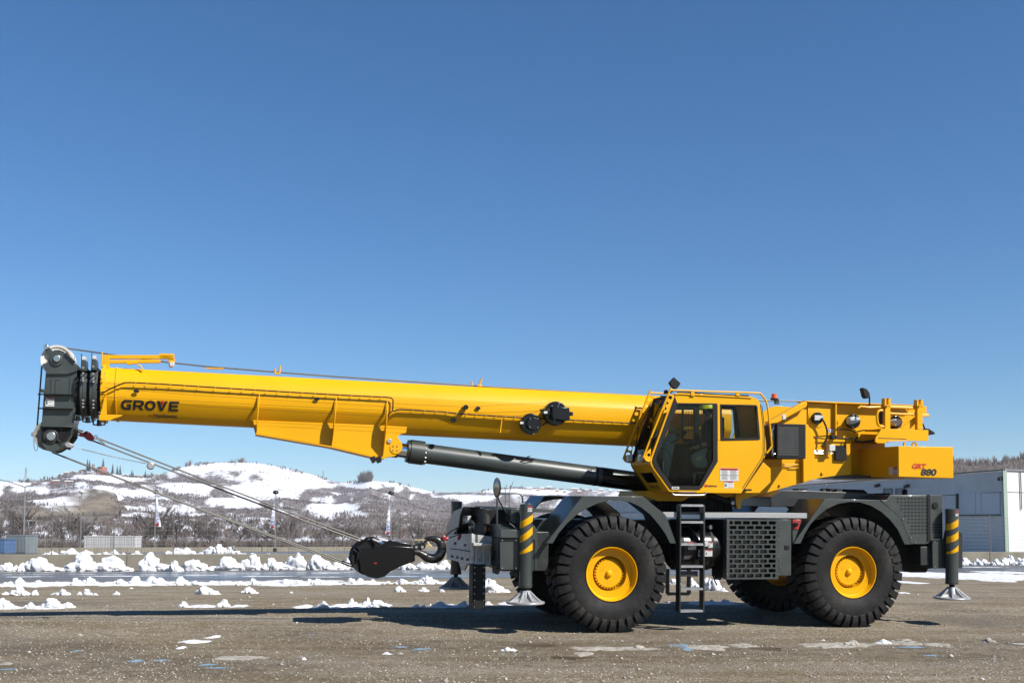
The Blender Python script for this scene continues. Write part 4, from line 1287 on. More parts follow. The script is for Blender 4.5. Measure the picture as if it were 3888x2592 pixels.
# jacks
def jack(name, Zf, xc_top, xc_bot, ytop, ybot, ysleeve, rpx, v, pad_top, pad_bot, stripes, label, sx):
    t, b = Q(Zf(xc_top, ytop), v), Q(Zf(xc_bot, ysleeve), v)
    uu = (t.x + b.x) / 2
    r = abs(Q(Zf(xc_bot + rpx, ysleeve), v).x - Q(Zf(xc_bot, ysleeve), v).x)
    o = part(MB().lathe([(b.z, 0), (b.z, r * 1.0), (b.z + .012, r * 1.03), (b.z + .06, r * 1.03), (b.z + .062, r), (t.z - .09, r), (t.z - .088, r * 1.04), (t.z - .01, r * 1.04), (t.z, r * .95), (t.z, 0)], (uu, v, 0), (0, 0, 1), 40), 'outrigger_jack', GRY)
    o['label'] = label
    zs = Q(Zf(xc_bot, pad_top), v).z; zb = Q(Zf(xc_bot, pad_bot), v).z
    part(MB().cyl((uu, v, zs - .02), (uu, v, b.z + .05), r * .42, 16), 'jack_rod', BLM, o)
    pr = .305
    h = zs - zb
    m = MB().lathe([(zb, 0), (zb, pr * .96), (zb + .008, pr), (zb + .03, pr), (zb + .036, pr * .97), (zb + .04, pr * .86), (zb + .055, pr * .62), (zb + h * .5, pr * .36), (zb + h * .85, pr * .27), (zb + h, pr * .24), (zb + h, 0)], (uu, v, 0), (0, 0, 1), 48)
    for k in range(8):
        a = 2 * pi * k / 8 + .2
        d = Vector((cos(a), sin(a), 0)); n_ = Vector((-sin(a), cos(a), 0)) * .011
        q = [Vector((uu, v, zb + .03)) + d * pr * .96, Vector((uu, v, zb + h * .45)) + d * pr * .66, Vector((uu, v, zb + h * .85)) + d * pr * .36, Vector((uu, v, zb + h + .01)) + d * .07, Vector((uu, v, zb + .03)) + d * .06]
        m.ext([p - n_ for p in q], n_ * 2)
    part(m, 'jack_pad', ALU, o, bevel=.003)
    for (yl0, yl1, yr0, yr1) in stripes:      # lower and upper edge at the left and right of the tube
        vs, fs = [], []
        n = 28
        zl0, zl1 = Q(Zf(xc_top, yl0), v - r).z, Q(Zf(xc_top, yl1), v - r).z
        zr0, zr1 = Q(Zf(xc_top, yr0), v - r).z, Q(Zf(xc_top, yr1), v - r).z
        for i in range(n + 1):
            a = -pi * .98 * i / n - pi * .01 + pi
            x = -cos(pi * i / n); f = (x + 1) / 2
            a = pi + pi * i / n
            e = Vector((cos(a), sin(a), 0)) * (r * 1.012)
            vs.append((uu + e.x, v + e.y, zl0 + (zr0 - zl0) * f)); vs.append((uu + e.x, v + e.y, zl1 + (zr1 - zl1) * f))
        for i in range(n):
            fs.append((2 * i, 2 * i + 2, 2 * i + 3, 2 * i + 1))
        part(MB().add(vs, fs), 'warning_stripe', YEL, o)
    return o, uu, r
# bottom, top at left / right
j1, ju, jr = jack('j', Z6, 993, 985, 320, 1225, 1225, 68, -1.5, 1255, 1398, [(588, 512, 500, 425), (745, 668, 640, 560), (868, 838, 815, 735)], 'near front outrigger jack with yellow stripes', 1)
j2, ju2, jr2 = jack('j', Z10, 632, 641, 603, 1293, 1293, 49, -1.5, 1320, 1430, [(805, 745, 750, 685), (922, 862, 868, 800), (1022, 1002, 985, 925)], 'near rear outrigger jack with yellow stripes', 1)
j3, _, _ = jack('j', Z6, 242, 228, 292, 1080, 1080, 58, 1.45, 1110, 1235, [], 'far front outrigger jack in shadow', 1)
bolts('jack_cap_bolts', STL, [Vector((ju + dx, -1.5, Q(Z6(993, 322), -1.5).z)) for dx in (-.06, .05)], .012, j1, .02, (0, 0, 1))
def curved_label(J, uu, r, v, Zf, xc, y0, y1, hw_):
    z1, z0 = Q(Zf(xc, y0), v - r).z, Q(Zf(xc, y1), v - r).z
    def band(za, zb, off, mat, nm):
        vs, fs = [], []
        for i in range(9):
            a = -pi / 2 + (i / 8 - .5) * 2 * hw_ + .35
            e = Vector((cos(a), sin(a), 0)) * (r + off)
            vs += [(uu + e.x, v + e.y, za), (uu + e.x, v + e.y, zb)]
        for i in range(8): fs.append((2 * i, 2 * i + 2, 2 * i + 3, 2 * i + 1))
        part(MB().add(vs, fs), nm, mat, J)
    band(z0, z1, .004, WHT, 'label'); band(z1 - (z1 - z0) * .28, z1, .006, RED, 'label_header')
    for k in range(3): band(z0 + (z1 - z0) * (.12 + .17 * k), z0 + (z1 - z0) * (.18 + .17 * k), .006, INK, 'label_print')
curved_label(j1, ju, jr, -1.5, Z6, 1010, 345, 403, .42)
curved_label(j2, ju2, jr2, -1.5, Z10, 655, 625, 670, .45)

# ------------------------------------------------------------------ front end
FU = Q(Z6(712, 830), -1.42).x            # plane of the front face
pz('front_cover', GRY, Z6, [(708, 692), (897, 692), (905, 1030), (708, 1030)], -1.44, -1.40, bevel=.005)
pz('headlamp_cover', GRY, Z6, [(715, 603), (897, 610), (897, 686), (715, 686)], -1.44, -1.40, bevel=.005)
bolts('cover_bolts', STL, [Q(Z6(x, y), -1.44) for (x, y) in ((729, 655), (883, 658), (732, 712), (880, 712), (730, 1014), (880, 1014))], .012, crane)
def pu(name, mat, pts, du, u=None, parent=crane, bevel=.005, holes=()):
    uu = FU if u is None else u
    q = [QU(Z6(*p), uu) for p in pts]
    hs = [[QU(Z6(*p), uu) for p in h] for h in holes]
    return part(MB().ext(q, (du, 0, 0), hs), name, mat, parent, bevel)
def rect(x0, y0, x1, y1): return [(x0, y0), (x1, y0), (x1, y1), (x0, y1)]
FB = -2.15                               # plane of the protruding bumper
bw0, bw1 = QU(Z6(250, 935), FB).z, QU(Z6(250, 655), FB).z
bv0, bv1 = Q(Z6(402, 850), -.75).y, QU(Z6(134, 800), FB).y
bv0 = QU(Z6(402, 800), FB).y
part(MB().box((FB + .031, bv0 + .03, bw0), (FU + .3, bv1 - .02, bw1)), 'bumper_core', DGR, bevel=.005)
pu('bumper_plate', GAL, [(132, 650), (402, 640), (402, 965), (372, 962), (345, 985), (318, 1038), (288, 1036), (262, 950), (230, 935), (132, 915)], .03, FB, holes=[rect(x - 15, y - 13, x + 17, y + 14) for (x, y) in ((222, 746), (328, 764), (190, 886), (246, 896), (296, 908), (356, 919))], bevel=0)
pz('bumper_flank', GAL, Z6, [(402, 645), (620, 672), (612, 1005), (402, 965)], bv0 + .02, bv0 + .029, bevel=.002)
pz('tow_bracket', GAL, Z6, [(404, 735), (600, 750), (600, 985), (575, 1000), (402, 960), (432, 940), (440, 775), (404, 765)], bv0 - .04, bv0 + .019, holes=[rect(462, 790, 512, 940), rect(536, 800, 585, 945)], bevel=.004, vtrace=bv0)
pz('tow_ledge', GAL, Z6, [(402, 735), (600, 748), (600, 765), (404, 768)], bv0 - .14, bv0 - .041, bevel=.004, vtrace=bv0)
pu('bumper_side', DGR, [(630, 690), (704, 690), (704, 1025), (630, 1005)], -.02, FU, holes=[[(640, 820), (670, 822), (672, 925), (655, 935), (634, 930)]], bevel=0)
pu('weld_seam', BLM, [(172, 800), (262, 808), (384, 826), (384, 836), (262, 818), (172, 808)], -.012, FB - .001, bevel=0)
lamp = pu('headlamp_box', GRY, [(512, 538), (660, 535), (712, 600), (712, 688), (512, 655)], .45, FU - .02, bevel=.01)
pu('headlamp', LGT, rect(532, 562, 558, 636), -.02, FU - .021, lamp)
pu('indicator_lamp', ORG, [(568, 600), (585, 562), (602, 600), (585, 640)], -.02, FU - .021, lamp)
pu('winch_recess', BLM, [(270, 380), (530, 370), (530, 660), (480, 655), (270, 600)], .05, -1.93)
pu('winch_housing', GRY, [(132, 545), (205, 400), (310, 350), (275, 440), (260, 560), (200, 655), (132, 645)], .3, FB + .01)
TBU = -2.02
tb = pu('terminal_block', GAL, [(272, 452), (395, 448), (395, 520), (350, 535), (272, 520)], -.06, TBU)
pu('terminal_hole', BLM, rect(284, 462, 298, 480), -.066, TBU, tb, 0)
for (x, y) in ((308, 458), (332, 458), (356, 458), (380, 458), (284, 505), (308, 505), (332, 507), (356, 510)):
    pu('terminal_hole', BLM, rect(x, y, x + 13, y + 18), -.066, TBU, tb, bevel=0)
for (x, y) in ((265, 562), (418, 575)):
    p = QU(Z6(x, y), -2.08)
    part(MB().lathe([(0, .115), (-.05, .125), (-.05, .085), (.02, .08)], p, (1, 0, 0), 28), 'fairlead_ring', BLM)
    part(MB().tube([p + Vector((.0, -.05, .04)), p + Vector((-.06, 0, .0)), p + Vector((0, .05, -.03))], .018, 8), 'shackle', STL)
part(MB().box((FU + .05, -1.39, 1.0), (-1.0, 1.4, 1.62)), 'front_box', DGR, bevel=.01)
pz('bumper_foot', DGR, Z6, [(650, 1005), (715, 1035), (690, 1085), (655, 1075)], -1.3, -1.1)
# deck plate over the front, small boxes, mirror and rail
pz('front_deck', GRY, Z6, [(745, 352), (920, 362), (1060, 365), (1290, 380), (1290, 408), (1060, 410), (745, 386)], -.9, 1.35, bevel=.004, vtrace=-.9)
pz('deck_flap', GRY, Z6, [(1062, 365), (1296, 382), (1290, 410), (1062, 410)], -1.5, -.9, bevel=.004)
pz('relay_box', GRY, Z6, [(826, 372), (920, 372), (920, 512), (826, 512)], -1.3, -.95, bevel=.006)
pz('deck_riser', BLM, Z6, [(526, 380), (826, 385), (826, 545), (700, 560), (526, 535)], -.7, -.6)
pz('tool_door', GRY, Z6, [(526, 380), (560, 420), (595, 450), (600, 520), (590, 545), (526, 520)], -.75, -.71)
pz('outrigger_sleeve', GRY, Z6, [(870, 560), (935, 615), (935, 690), (918, 712), (915, 1030), (898, 1030), (897, 610), (800, 520)], -1.46, -1.43, bevel=.004)
pz('outrigger_sleeve', GRY, Z6, [(1058, 545), (1125, 608), (1112, 620), (1105, 1036), (1086, 1036), (1086, 712), (1056, 700)], -1.4, -1.36, bevel=.004)
pz('sleeve_back', DGR, Z6, [(900, 420), (1090, 560), (1086, 1036), (905, 1030)], -1.33, -1.2)
mv = -1.2
mir = tz('front_mirror', GRY, Z6, [(676, 535), (676, 320), (678, 215)], mv, .016)
tz('mirror_rail', GRY, Z6, [(676, 235), (690, 212), (720, 204), (900, 205), (930, 215), (950, 245), (955, 325)], mv, .014, mir)
tz('mirror_stay', BLM, Z6, [(895, 625), (700, 290), (682, 230)], mv, .012, mir)
p = Q(Z6(676, 145), mv)
part(MB().ball(p, .105, (.62, .35, 1.55), 24, 16), 'mirror_head', BLM, mir)
part(MB().ball(p + Vector((-.02, -.034, 0)), .093, (.55, .12, 1.5), 24, 16), 'mirror_glass', pmat('mirror_glass', (.2, .2, .2), .06, metal=.9, var=.02), mir)
for (x0, y0, x1, y1) in ((765, 195, 778, 110), (808, 195, 852, 75)):
    tz('antenna', BLM, Z6, [(x0, y0 + 180), (x0, y0), (x1, y1)], .9, .004)
# the black channel post below the bumper
PU0, PU1 = FB, FB + .21
pva, pvb = QU(Z6(372, 1200), PU0).y, QU(Z6(412, 1200), PU0).y
zz0, zz1 = QU(Z6(400, 1455), PU0).z, QU(Z6(400, 968), PU0).z
post_ = part(MB().box((PU0, pvb, zz0), (PU0 + .02, pva, zz1)), 'channel_post', BLM, bevel=.004)
part(MB().box((PU0 + .021, pvb, zz0), (PU1, pvb + .02, zz1)), 'channel_flange', BLM, post_, bevel=.004)
part(MB().box((PU0 + .021, pva - .02, zz0), (PU1, pva, zz1)), 'channel_flange', BLM, post_, bevel=.004)
part(MB().box((PU0 + .021, pvb + .021, zz0 + .2), (PU1 - .02, pva - .021, zz0 + .22)), 'channel_web', BLM, post_)
bolts('channel_bolts', STL, [(PU0 + dx, pvb, zz0 + (zz1 - zz0) * f) for dx in (.03, .18) for f in (.06, .2, .35, .5, .65, .8, .93)], .008, post_)
# turntable ring
tc_ = Q(Z8(470, 190), 0.)
TU = tc_.x
ring = MB().lathe([(DECK_W - .05, .70), (DECK_W + .24, .70), (DECK_W + .24, .3)], (TU, 0, 0), (0, 0, 1), 72)
for k in range(96):
    a = 2 * pi * k / 96
    d = Vector((cos(a), sin(a), 0)); n_ = Vector((-sin(a), cos(a), 0))
    ring.beam(Vector((TU, 0, DECK_W)) + d * .715, Vector((TU, 0, DECK_W + .17)) + d * .715, .024, .05, up=d)
part(ring, 'slewing_ring', BLM)
# ------------------------------------------------------------------ boom
BH, BT = .41, .45
sec = [(-.225, .452), (-.26, .44), (-.398, .205), (-.410, .165), (-.410, -.10), (-.400, -.135), (-.272, -.345), (-.225, -.405), (-.165, -.445), (-.10, -.46)]
sec = sec + [(-a, b) for a, b in sec[::-1]]
tl, tr_ = Q(Z1(1060, 388), -.23), Q(Z3(2250, 212), -.23)
bl, br_ = Q(Z1(1110, 1016), -.12), Q(Z3(2100, 708), -.12)
def lin(a, b, u): return a.z + (b.z - a.z) * (u - a.x) / (b.x - a.x)
def boom_c(u):
    t, b = lin(tl, tr_, u), lin(bl, br_, u)
    return (t + b) / 2, (t - b) / .912
def boom_pt(u, v, f):                # f in section units
    c, s = boom_c(u)
    return Vector((u, v * s, c + f * s))
UB0 = Q(Z1(975, 600), -.41).x; UB1 = 2.62
m = MB()
us = [UB0, UB0 + 2, UB0 + 5, UB0 + 8, UB1]
ns = len(sec)
for u in us:
    for (v, f) in sec: m.v.append(tuple(boom_pt(u, v, f)))
for i in range(len(us) - 1):
    for k in range(ns):
        a = i * ns + k; b = i * ns + (k + 1) % ns
        m.f.append((b, a, a + ns, b + ns))
m.f.append(tuple(range(ns))); m.f.append(tuple(len(us) * ns - 1 - k for k in range(ns)))
boom = part(m, 'boom', YEL, ang=50)
# end collar
def slab(u0, u1, grow, mat, name, parent, bev=.004, fmin=-9, fmax=9):
    m = MB()
    for u in (u0, u1):
        for (v, f) in sec: m.v.append(tuple(boom_pt(u, v * (1 + grow), max(fmin, min(fmax, f * (1 + grow))))))
    for k in range(ns):
        a, b = k, (k + 1) % ns
        m.f.append((b, a, a + ns, b + ns))
    m.f.append(tuple(range(ns))); m.f.append(tuple(2 * ns - 1 - k for k in range(ns)))
    return part(m, name, mat, parent, bev)
slab(UB0 - .04, UB0 + .02, .11, YEL, 'end_collar', boom)
slab(UB0 + .17, UB0 + .19, .04, YEL, 'stiffener_ring', boom)
pz('collar_tab', YEL, Z1, [(958, 210), (972, 205), (978, 390), (950, 390)], -.30, -.27, boom)
pz('collar_gusset', YEL, Z1, [(925, 1000), (1015, 690), (1018, 950), (1212, 955), (1190, 972), (1100, 1000), (1060, 1022), (930, 1018)], -.47, -.45, boom, bevel=.003)
bolts('collar_bolts', STL, [Q(Z1(x, y), -.45) for (x, y) in ((992, 470), (990, 525), (975, 385), (935, 925), (930, 965))], .012, boom, .03)
m = MB()
for y in (795, 830, 868):
    p = Q(Z1(965, y), -.471); m.cyl(p, p - Vector((0, .004, 0)), .007, 8)
part(m, 'gusset_holes', BLM, boom)
# ribs on the flank
for (x0, y0, x1, y1) in ((533, 368, 500, 768), (1296, 412, 1245, 898), (1802, 442, 1755, 1000)):
    t = Q(Z2(x0, y0), -.415); b = Q(Z2(x1, y1), -.27)
    c, s = boom_c(t.x)
    ftop = (t.z - c) / s
    q = [Vector((t.x, -.408, t.z)), Vector((t.x - .005, -.455, t.z - .12)), Vector((t.x - .01, -.50, c - .18)), Vector((t.x - .015, -.50, c - .36)), Vector((t.x - .02, -.455, c - .46)), Vector((b.x, -.30, b.z + .012)), Vector((b.x, -.22, b.z + .012)), Vector((t.x - .02, -.22, c - .44)), Vector((t.x - .01, -.33, c - .3)), Vector((t.x, -.405, c - .1))]
    q = [Vector((t.x + (b.x - t.x) * max(0, min(1, (t.z - p.z) / (t.z - b.z))), p.y, p.z)) for p in q]
    part(MB().ext(q, (.014, 0, 0)), 'rib', YEL, boom, bevel=.002)
# lift bracket under the boom
web = [(470, 640), (500, 766), (1245, 893), (1640, 988), (1780, 1010), (1880, 995), (1935, 955), (1957, 905), (1945, 860), (1917, 825), (1908, 800), (1930, 780), (1990, 765), (2000, 700)]
for (va, vb) in ((-.262, -.235), (.235, .262)):
    pz('lift_web', YEL, Z2, web, va, vb, boom, bevel=.003, vtrace=-.25)
pb = poly(Z2, [(500, 768), (1245, 896), (1640, 990), (1780, 1012)], -.25)
part(MB().strip(pb, -.30, .30, -.02), 'lift_bottom_plate', YEL, boom)
disc('lift_pin', ALU, Z2, (1826, 845), 24, -.285, -.262, boom, 20)
m = MB()
c = Q(Z2(1888, 915), -.262)
m.lathe([(0, .0), (-.012, .0), (-.012, .095), (0, .095)], c, (0, 1, 0), 28)
part(m, 'pin_keeper', YEL, boom)
bolts('keeper_bolts', STL, [Q(Z2(x, y), -.274) for (x, y) in ((1866, 892), (1906, 894), (1864, 932), (1904, 935))], .011, boom)
for (x0, x1) in ((1632, 1690), (1682, 1750)):
    wl_ = pz('work_light', BLM, Z2, [(x0, 1010), (x1 - 8, 990), (x1, 1050), (x0 + 30, 1068)], -.32, -.2, boom, bevel=.008)
    pz('light_glass', LGT, Z2, [(x0 - 1, 1014), (x0 + 10, 1010), (x0 + 36, 1064), (x0 + 28, 1066)], -.31, -.21, boom, bevel=0)
# hose and cables along the flank
hose = [Q(Z1(*p), -.43) for p in ((945, 690), (1000, 680), (1050, 650), (1150, 605), (1230, 572), (1300, 570), (1700, 590), (2195, 622))] + [Q(Z2(*p), -.43) for p in ((200, 322), (900, 365), (1400, 393), (1800, 412), (1845, 418), (1862, 440), (1860, 500), (1856, 540), (1870, 552), (1895, 540), (1930, 533), (2000, 537), (2352, 556))] + [Q(Z3(*p), -.43) for p in ((400, 395), (980, 432), (1200, 440), (1480, 455), (2150, 490))]
part(MB().tube(hose, .011, 8), 'boom_hose', BLM, boom)
m = MB()
for a, b in zip(hose, hose[1:]):
    n = int((b - a).length / .16)
    for k in range(n):
        p = a.lerp(b, (k + .5) / n); m.box((p.x - .004, p.y - .011, p.z - .015), (p.x + .004, p.y + .025, p.z + .012))
part(m, 'hose_clips', YEL, boom)
tz('hose_tail', BLM, Z2, [(1856, 550), (1820, 575), (1802, 612), (1802, 680)], -.43, .009, boom)
for pts in ([Q(Z1(1000, 572), -.42), Q(Z2(0, 352), -.42), Q(Z2(1790, 470), -.42), Q(Z3(445, 325), -.47), Q(Z3(1280, 280), -.5)],
            [Q(Z1(950, 735), -.47), Q(Z2(0, 458), -.47), Q(Z2(2352, 575), -.47), Q(Z3(980, 412), -.5), Q(Z3(1230, 350), -.5)],
            [Q(Z1(950, 740), -.45), Q(Z2(0, 505), -.45), Q(Z2(2352, 635), -.45), Q(Z3(330, 455), -.47), Q(Z3(1000, 415), -.5)]):
    part(MB().tube(pts, .0022, 5), 'guide_cable', BLM, boom)
for (x, y) in ((440, 328), (320, 455)):
    p = Q(Z3(x, y), -.47)
    part(MB().box((p.x - .03, -.475, p.z - .035), (p.x + .03, -.40, p.z + .035)).cyl(p - Vector((.0, .03, 0)), p + Vector((0, .01, 0)), .04, 12), 'cable_guide', BLK, boom)
for (Zf, x, y) in ((Z1, 1372, 672), (Z2, 1107, 428), (Z3, 562, 337)):
    p = Q(Zf(x, y), -.412)
    part(MB().prism([(p.x + .045 * cos(t) * (1 if abs(cos(t)) < .6 else .95), p.z + .028 * sin(t)) for t in [2 * pi * k / 16 for k in range(16)]], -.4135, -.405), 'access_hole', BLM, boom)
# round cable reels
r1 = disc('cable_reel', BLK, Z3, (1090, 492), 104, -.53, -.41, boom, 40, .012)
disc('reel_cap', BLK, Z3, (1110, 490), 66, -.58, -.53, r1 if False else boom, 32, .01)
r2 = disc('cable_reel', BLK, Z3, (1338, 388), 120, -.55, -.41, boom, 40, .012)
pz('reel_box', BLK, Z3, [(1303, 318), (1470, 330), (1476, 455), (1440, 465), (1300, 440)], -.68, -.55, boom, bevel=.012)
pz('reel_arm', BLK, Z3, [(1180, 345), (1300, 350), (1300, 405), (1200, 402)], -.60, -.53, boom)
pz('reel_ear', BLK, Z3, [(1470, 372), (1506, 372), (1506, 410), (1470, 415)], -.62, -.56, boom)
pz('reel_tag', WHT, Z3, [(1215, 368), (1250, 366), (1252, 388), (1217, 390)], -.605, -.6, boom, bevel=0)
pz('reel_tag', WHT, Z3, [(980, 472), (1012, 472), (1012, 492), (982, 494)], -.56, -.531, boom, bevel=0)
bolts('reel_bolts', STL, [Q(Z3(x, y), -.55) for (x, y) in ((1365, 295), (1295, 315), (1420, 320), (1355, 318), (1350, 450), (1318, 455))] + [Q(Z3(x, y), -.582) for (x, y) in ((1078, 440), (1155, 442), (1075, 524), (1155, 528), (1122, 400), (1115, 590))], .009, boom)['kind'] = 'stuff'
tz('reel_cable', BLM, Z3, [(1195, 510), (1230, 485), (1260, 470)], -.5, .012, boom)
pz('flank_strip', YEL, Z3, [(795, 455), (803, 455), (788, 580), (778, 580)], -.46, -.40, boom, bevel=0)
# hooks and cradle on top
def on_top(Zf, pts, v=-.16): return path(Zf, pts, v)
for Zf, a in ((Z2, [[(690, 170), (692, 130)], [(735, 172), (740, 98)], [(690, 175), (730, 178)]]), (Z3, [[(502, 108), (495, 72)], [(572, 112), (600, 40)], [(560, 110), (600, 118)]])):
    m = MB()
    for q in a: m.tube(on_top(Zf, q), .016, 8)
    part(m, 'rope_guide', YEL, boom)
m = MB()
for q, w_ in (([(1045, 268), (1825, 268)], .06), ([(1040, 325), (1660, 318)], .055), ([(1640, 258), (1825, 262)], .085)):
    P = path(Z1, q, -.2); m.beam(P[0], P[1], .06, w_, up=(0, 0, 1))
part(m, 'jib_cradle', YEL, boom, bevel=.006)
pz('cradle_post', YEL, Z1, [(1752, 280), (1830, 280), (1830, 330), (1800, 385), (1760, 385)], -.22, -.12, boom)
pz('cradle_block', LGT, Z1, [(1768, 328), (1826, 322), (1824, 376), (1768, 378)], -.24, -.222, boom)
pz('cradle_latch', YEL, Z1, [(1250, 330), (1380, 310), (1380, 345), (1260, 360)], -.28, -.23, boom)
tz('cradle_handle', YEL, Z1, [(1390, 360), (1425, 375), (1450, 425)], -.28, .012, boom)
pz('cradle_plate', YEL, Z1, [(985, 240), (1050, 240), (1050, 420), (975, 420)], -.24, -.2, boom)
tz('top_rail', YEL, Z2, [(0, 125), (60, 128), (180, 130)], -.2, .012, boom)
# lettering
gl_ = Q(Z1(1178, 888), -.35); gr = Q(Z1(1880, 912), -.35)
gh = .185 * (gr.x - gl_.x)
tilt = atan2(boom_c(gr.x)[0] - boom_c(gl_.x)[0], gr.x - gl_.x)
W = (gr.x - gl_.x); Hh = W * .178
# the lettering lies on the lower flank facet of the boom
def on_flank(u, w):
    c, s = boom_c(u)
    f = (w - c) / s
    pts = sec[:ns // 2]
    for (v0, f0), (v1, f1) in zip(pts, pts[1:]):
        if f0 >= f >= f1:
            return (v0 + (v1 - v0) * (f - f0) / (f1 - f0)) * s - .004
    return -.41
def flank_shape(name, mat, pts, off=0.):
    """flat mark wrapped on the boom flank; pts (u,w)"""
    m = MB()
    tris = tessellate_polygon([[Vector((a, b, 0)) for a, b in pts]])
    # cut finely so that it follows the bend
    bm = bmesh.new()
    vs = [bm.verts.new((a, b, 0)) for a, b in pts]
    for t in tris:
        try: bm.faces.new([vs[i] for i in t])
        except ValueError: pass
    for k in range(14):
        c, s = boom_c(pts[0][0])
        z = c + (-.16 + .02 * k) * s * 1.0
        bmesh.ops.bisect_plane(bm, geom=bm.verts[:] + bm.edges[:] + bm.faces[:], plane_co=(0, z - .14, 0), plane_no=(0, 1, 0))
    me = bpy.data.meshes.new(name)
    for v in bm.verts:
        v.co = Vector((v.co.x, on_flank(v.co.x, v.co.y) - off, v.co.y))
    bmesh.ops.recalc_face_normals(bm, faces=bm.faces)
    bm.to_mesh(me); bm.free()
    me.materials.append(mat)
    o = bpy.data.objects.new(name, me); COL.objects.link(o); o.parent = boom
    return o
def letter_shapes(name, mat, shapes, u0, w0, sx, sy, shear=.12, tilt=0.):
    for ps in shapes:
        flank_shape(name, mat, [(u0 + (x + shear * y) * sx, w0 + y * sy + (x * sx) * tan(tilt)) for x, y in ps])
def arc(cx, cy, rx, ry, a0, a1, n=14): return [(cx + rx * cos(radians(a0 + (a1 - a0) * k / n)), cy + ry * sin(radians(a0 + (a1 - a0) * k / n))) for k in range(n + 1)]
def Gs():
    o = [(1.0, .98), (.45, .98)] + arc(.42, .5, .42, .5, 95, 265, 14) + [(.5, 0), (.93, 0), (.93, .55), (.52, .55), (.52, .36), (.68, .36), (.68, .22), (.5, .22)] + arc(.44, .5, .20, .28, 262, 98, 12) + [(.48, .76), (1.0, .76)]
    return [o]
def Rs():
    return [[(0, 0), (.24, 0), (.24, 1), (0, 1)],
            [(.24, 1), (.62, 1)] + arc(.62, .66, .36, .34, 85, -88, 12) + [(.24, .32), (.24, .52), (.58, .52)] + arc(.60, .655, .13, .13, -80, 80, 8) + [(.24, .79)],
            [(.42, .325), (.72, .325), (1.04, 0), (.72, 0)]]
def Os():
    a = arc(.5, .5, .5, .5, 0, 180, 16); b = arc(.5, .5, .25, .28, 180, 0, 16)
    c = arc(.5, .5, .5, .5, 180, 360, 16); d = arc(.5, .5, .25, .28, 360, 180, 16)
    return [a + b, c + d]
def Vs():
    return [[(-.02, 1), (.36, 0), (.62, 0), (.51, .3), (.24, 1)], [(.62, 0), (1.0, 1), (.74, 1), (.51, .3)]]
def Es():
    return [[(0, 0), (.24, 0), (.24, 1), (0, 1)], [(.24, 0), (.9, 0), (.9, .22), (.24, .22)], [(.24, .39), (.82, .39), (.82, .61), (.24, .61)], [(.24, .78), (.9, .78), (.9, 1), (.24, 1)]]
lw = W / 5.35
zb = gl_.z
tl_ = atan2(gr.z - gl_.z, gr.x - gl_.x)
for i, (fn, x) in enumerate(((Gs, 0), (Rs, 1.1), (Os, 2.15), (Vs, 3.22), (Es, 4.36))):
    letter_shapes('letter', LET, fn(), gl_.x + x * lw, zb + x * lw * tan(tl_), lw, lw * .93, .12, tl_)
letter_shapes('letter_accent', LRD, [[(.30, 1.0), (.50, .45), (.70, 1.0)]], gl_.x + 3.22 * lw, zb + 3.22 * lw * tan(tl_), lw, lw * .93, .12, tl_)
a = Q(Z1(1620, 985), -.31); b = Q(Z1(1858, 990), -.31)
def flank_text(body, a, wd, ht, bold, sh):
    cu = bpy.data.curves.new('t', 'FONT'); cu.body = body; cu.offset = bold; cu.shear = sh
    ob = bpy.data.objects.new('t', cu); me = bpy.data.meshes.new_from_object(ob); bpy.data.objects.remove(ob)
    xs_ = [p.co.x for p in me.vertices]; ys_ = [p.co.y for p in me.vertices]
    for p in me.vertices:
        x = a.x + (p.co.x - min(xs_)) / (max(xs_) - min(xs_)) * wd; y = a.z + (p.co.y - min(ys_)) / (max(ys_) - min(ys_)) * ht + (x - a.x) * tan(tl_)
        p.co = (x, 0, y)
    for p in me.vertices:
        p.co.y = on_flank(p.co.x, p.co.z) - .003
    me.materials.clear(); me.materials.append(LET)
    o = bpy.data.objects.new('lettering', me); COL.objects.link(o); o.parent = boom
flank_text('anitowoc', a, b.x - a.x, .062, .02, .15)
a2 = Q(Z1(1565, 995), -.31)
flank_text('M', a2, .065, .075, .0, .1)
flank_text('by', Q(Z1(1518, 975), -.31), .045, .04, 0, .1)

# ------------------------------------------------------------------ telescoped sections and boom head
UC = lambda x, v=-.35: Q(Z1(x, 600), v).x
slab(UC(625), UB0 - .03, -.14, BLM, 'inner_section', boom, 0)
for (x0, x1, g) in ((818, 905, .02), (700, 775, -.02)):
    col_ = slab(UC(x0), UC(x0) + .035, g + .03, GRY, 'section_collar', boom)
    slab(UC(x0) + .036, UC(x1), g - .06, GRY, 'section_sleeve', boom)
m = MB()
for x, ys_ in ((862, (380, 465, 525, 560, 785, 830, 870)), (740, (395, 460, 520, 550, 780, 820, 860))):
    for y in ys_:
        p = Q(Z1(x, y), -.42); m.cyl(p + Vector((0, .05, 0)), p - Vector((0, .02, 0)), .014, 8)
part(m, 'pad_bolts', ALU, boom)
for x, y in ((742, 282), (865, 272)):
    pz('wear_pad', LGT, Z1, [(x - 22, y - 22), (x + 24, y - 22), (x + 24, y + 20), (x - 22, y + 20)], -.32, -.16, boom)
    pz('pad_bracket', GRY, Z1, [(x - 24, y + 20), (x + 32, y + 20), (x + 38, y + 60), (x + 36, y + 150), (x - 32, y + 150), (x - 30, y + 60)], -.34, -.14, boom)
    tz('collar_pin', BLM, Z1, [(x - 22, y + 60), (x - 22, y - 55)], -.35, .006, boom)
m = MB()
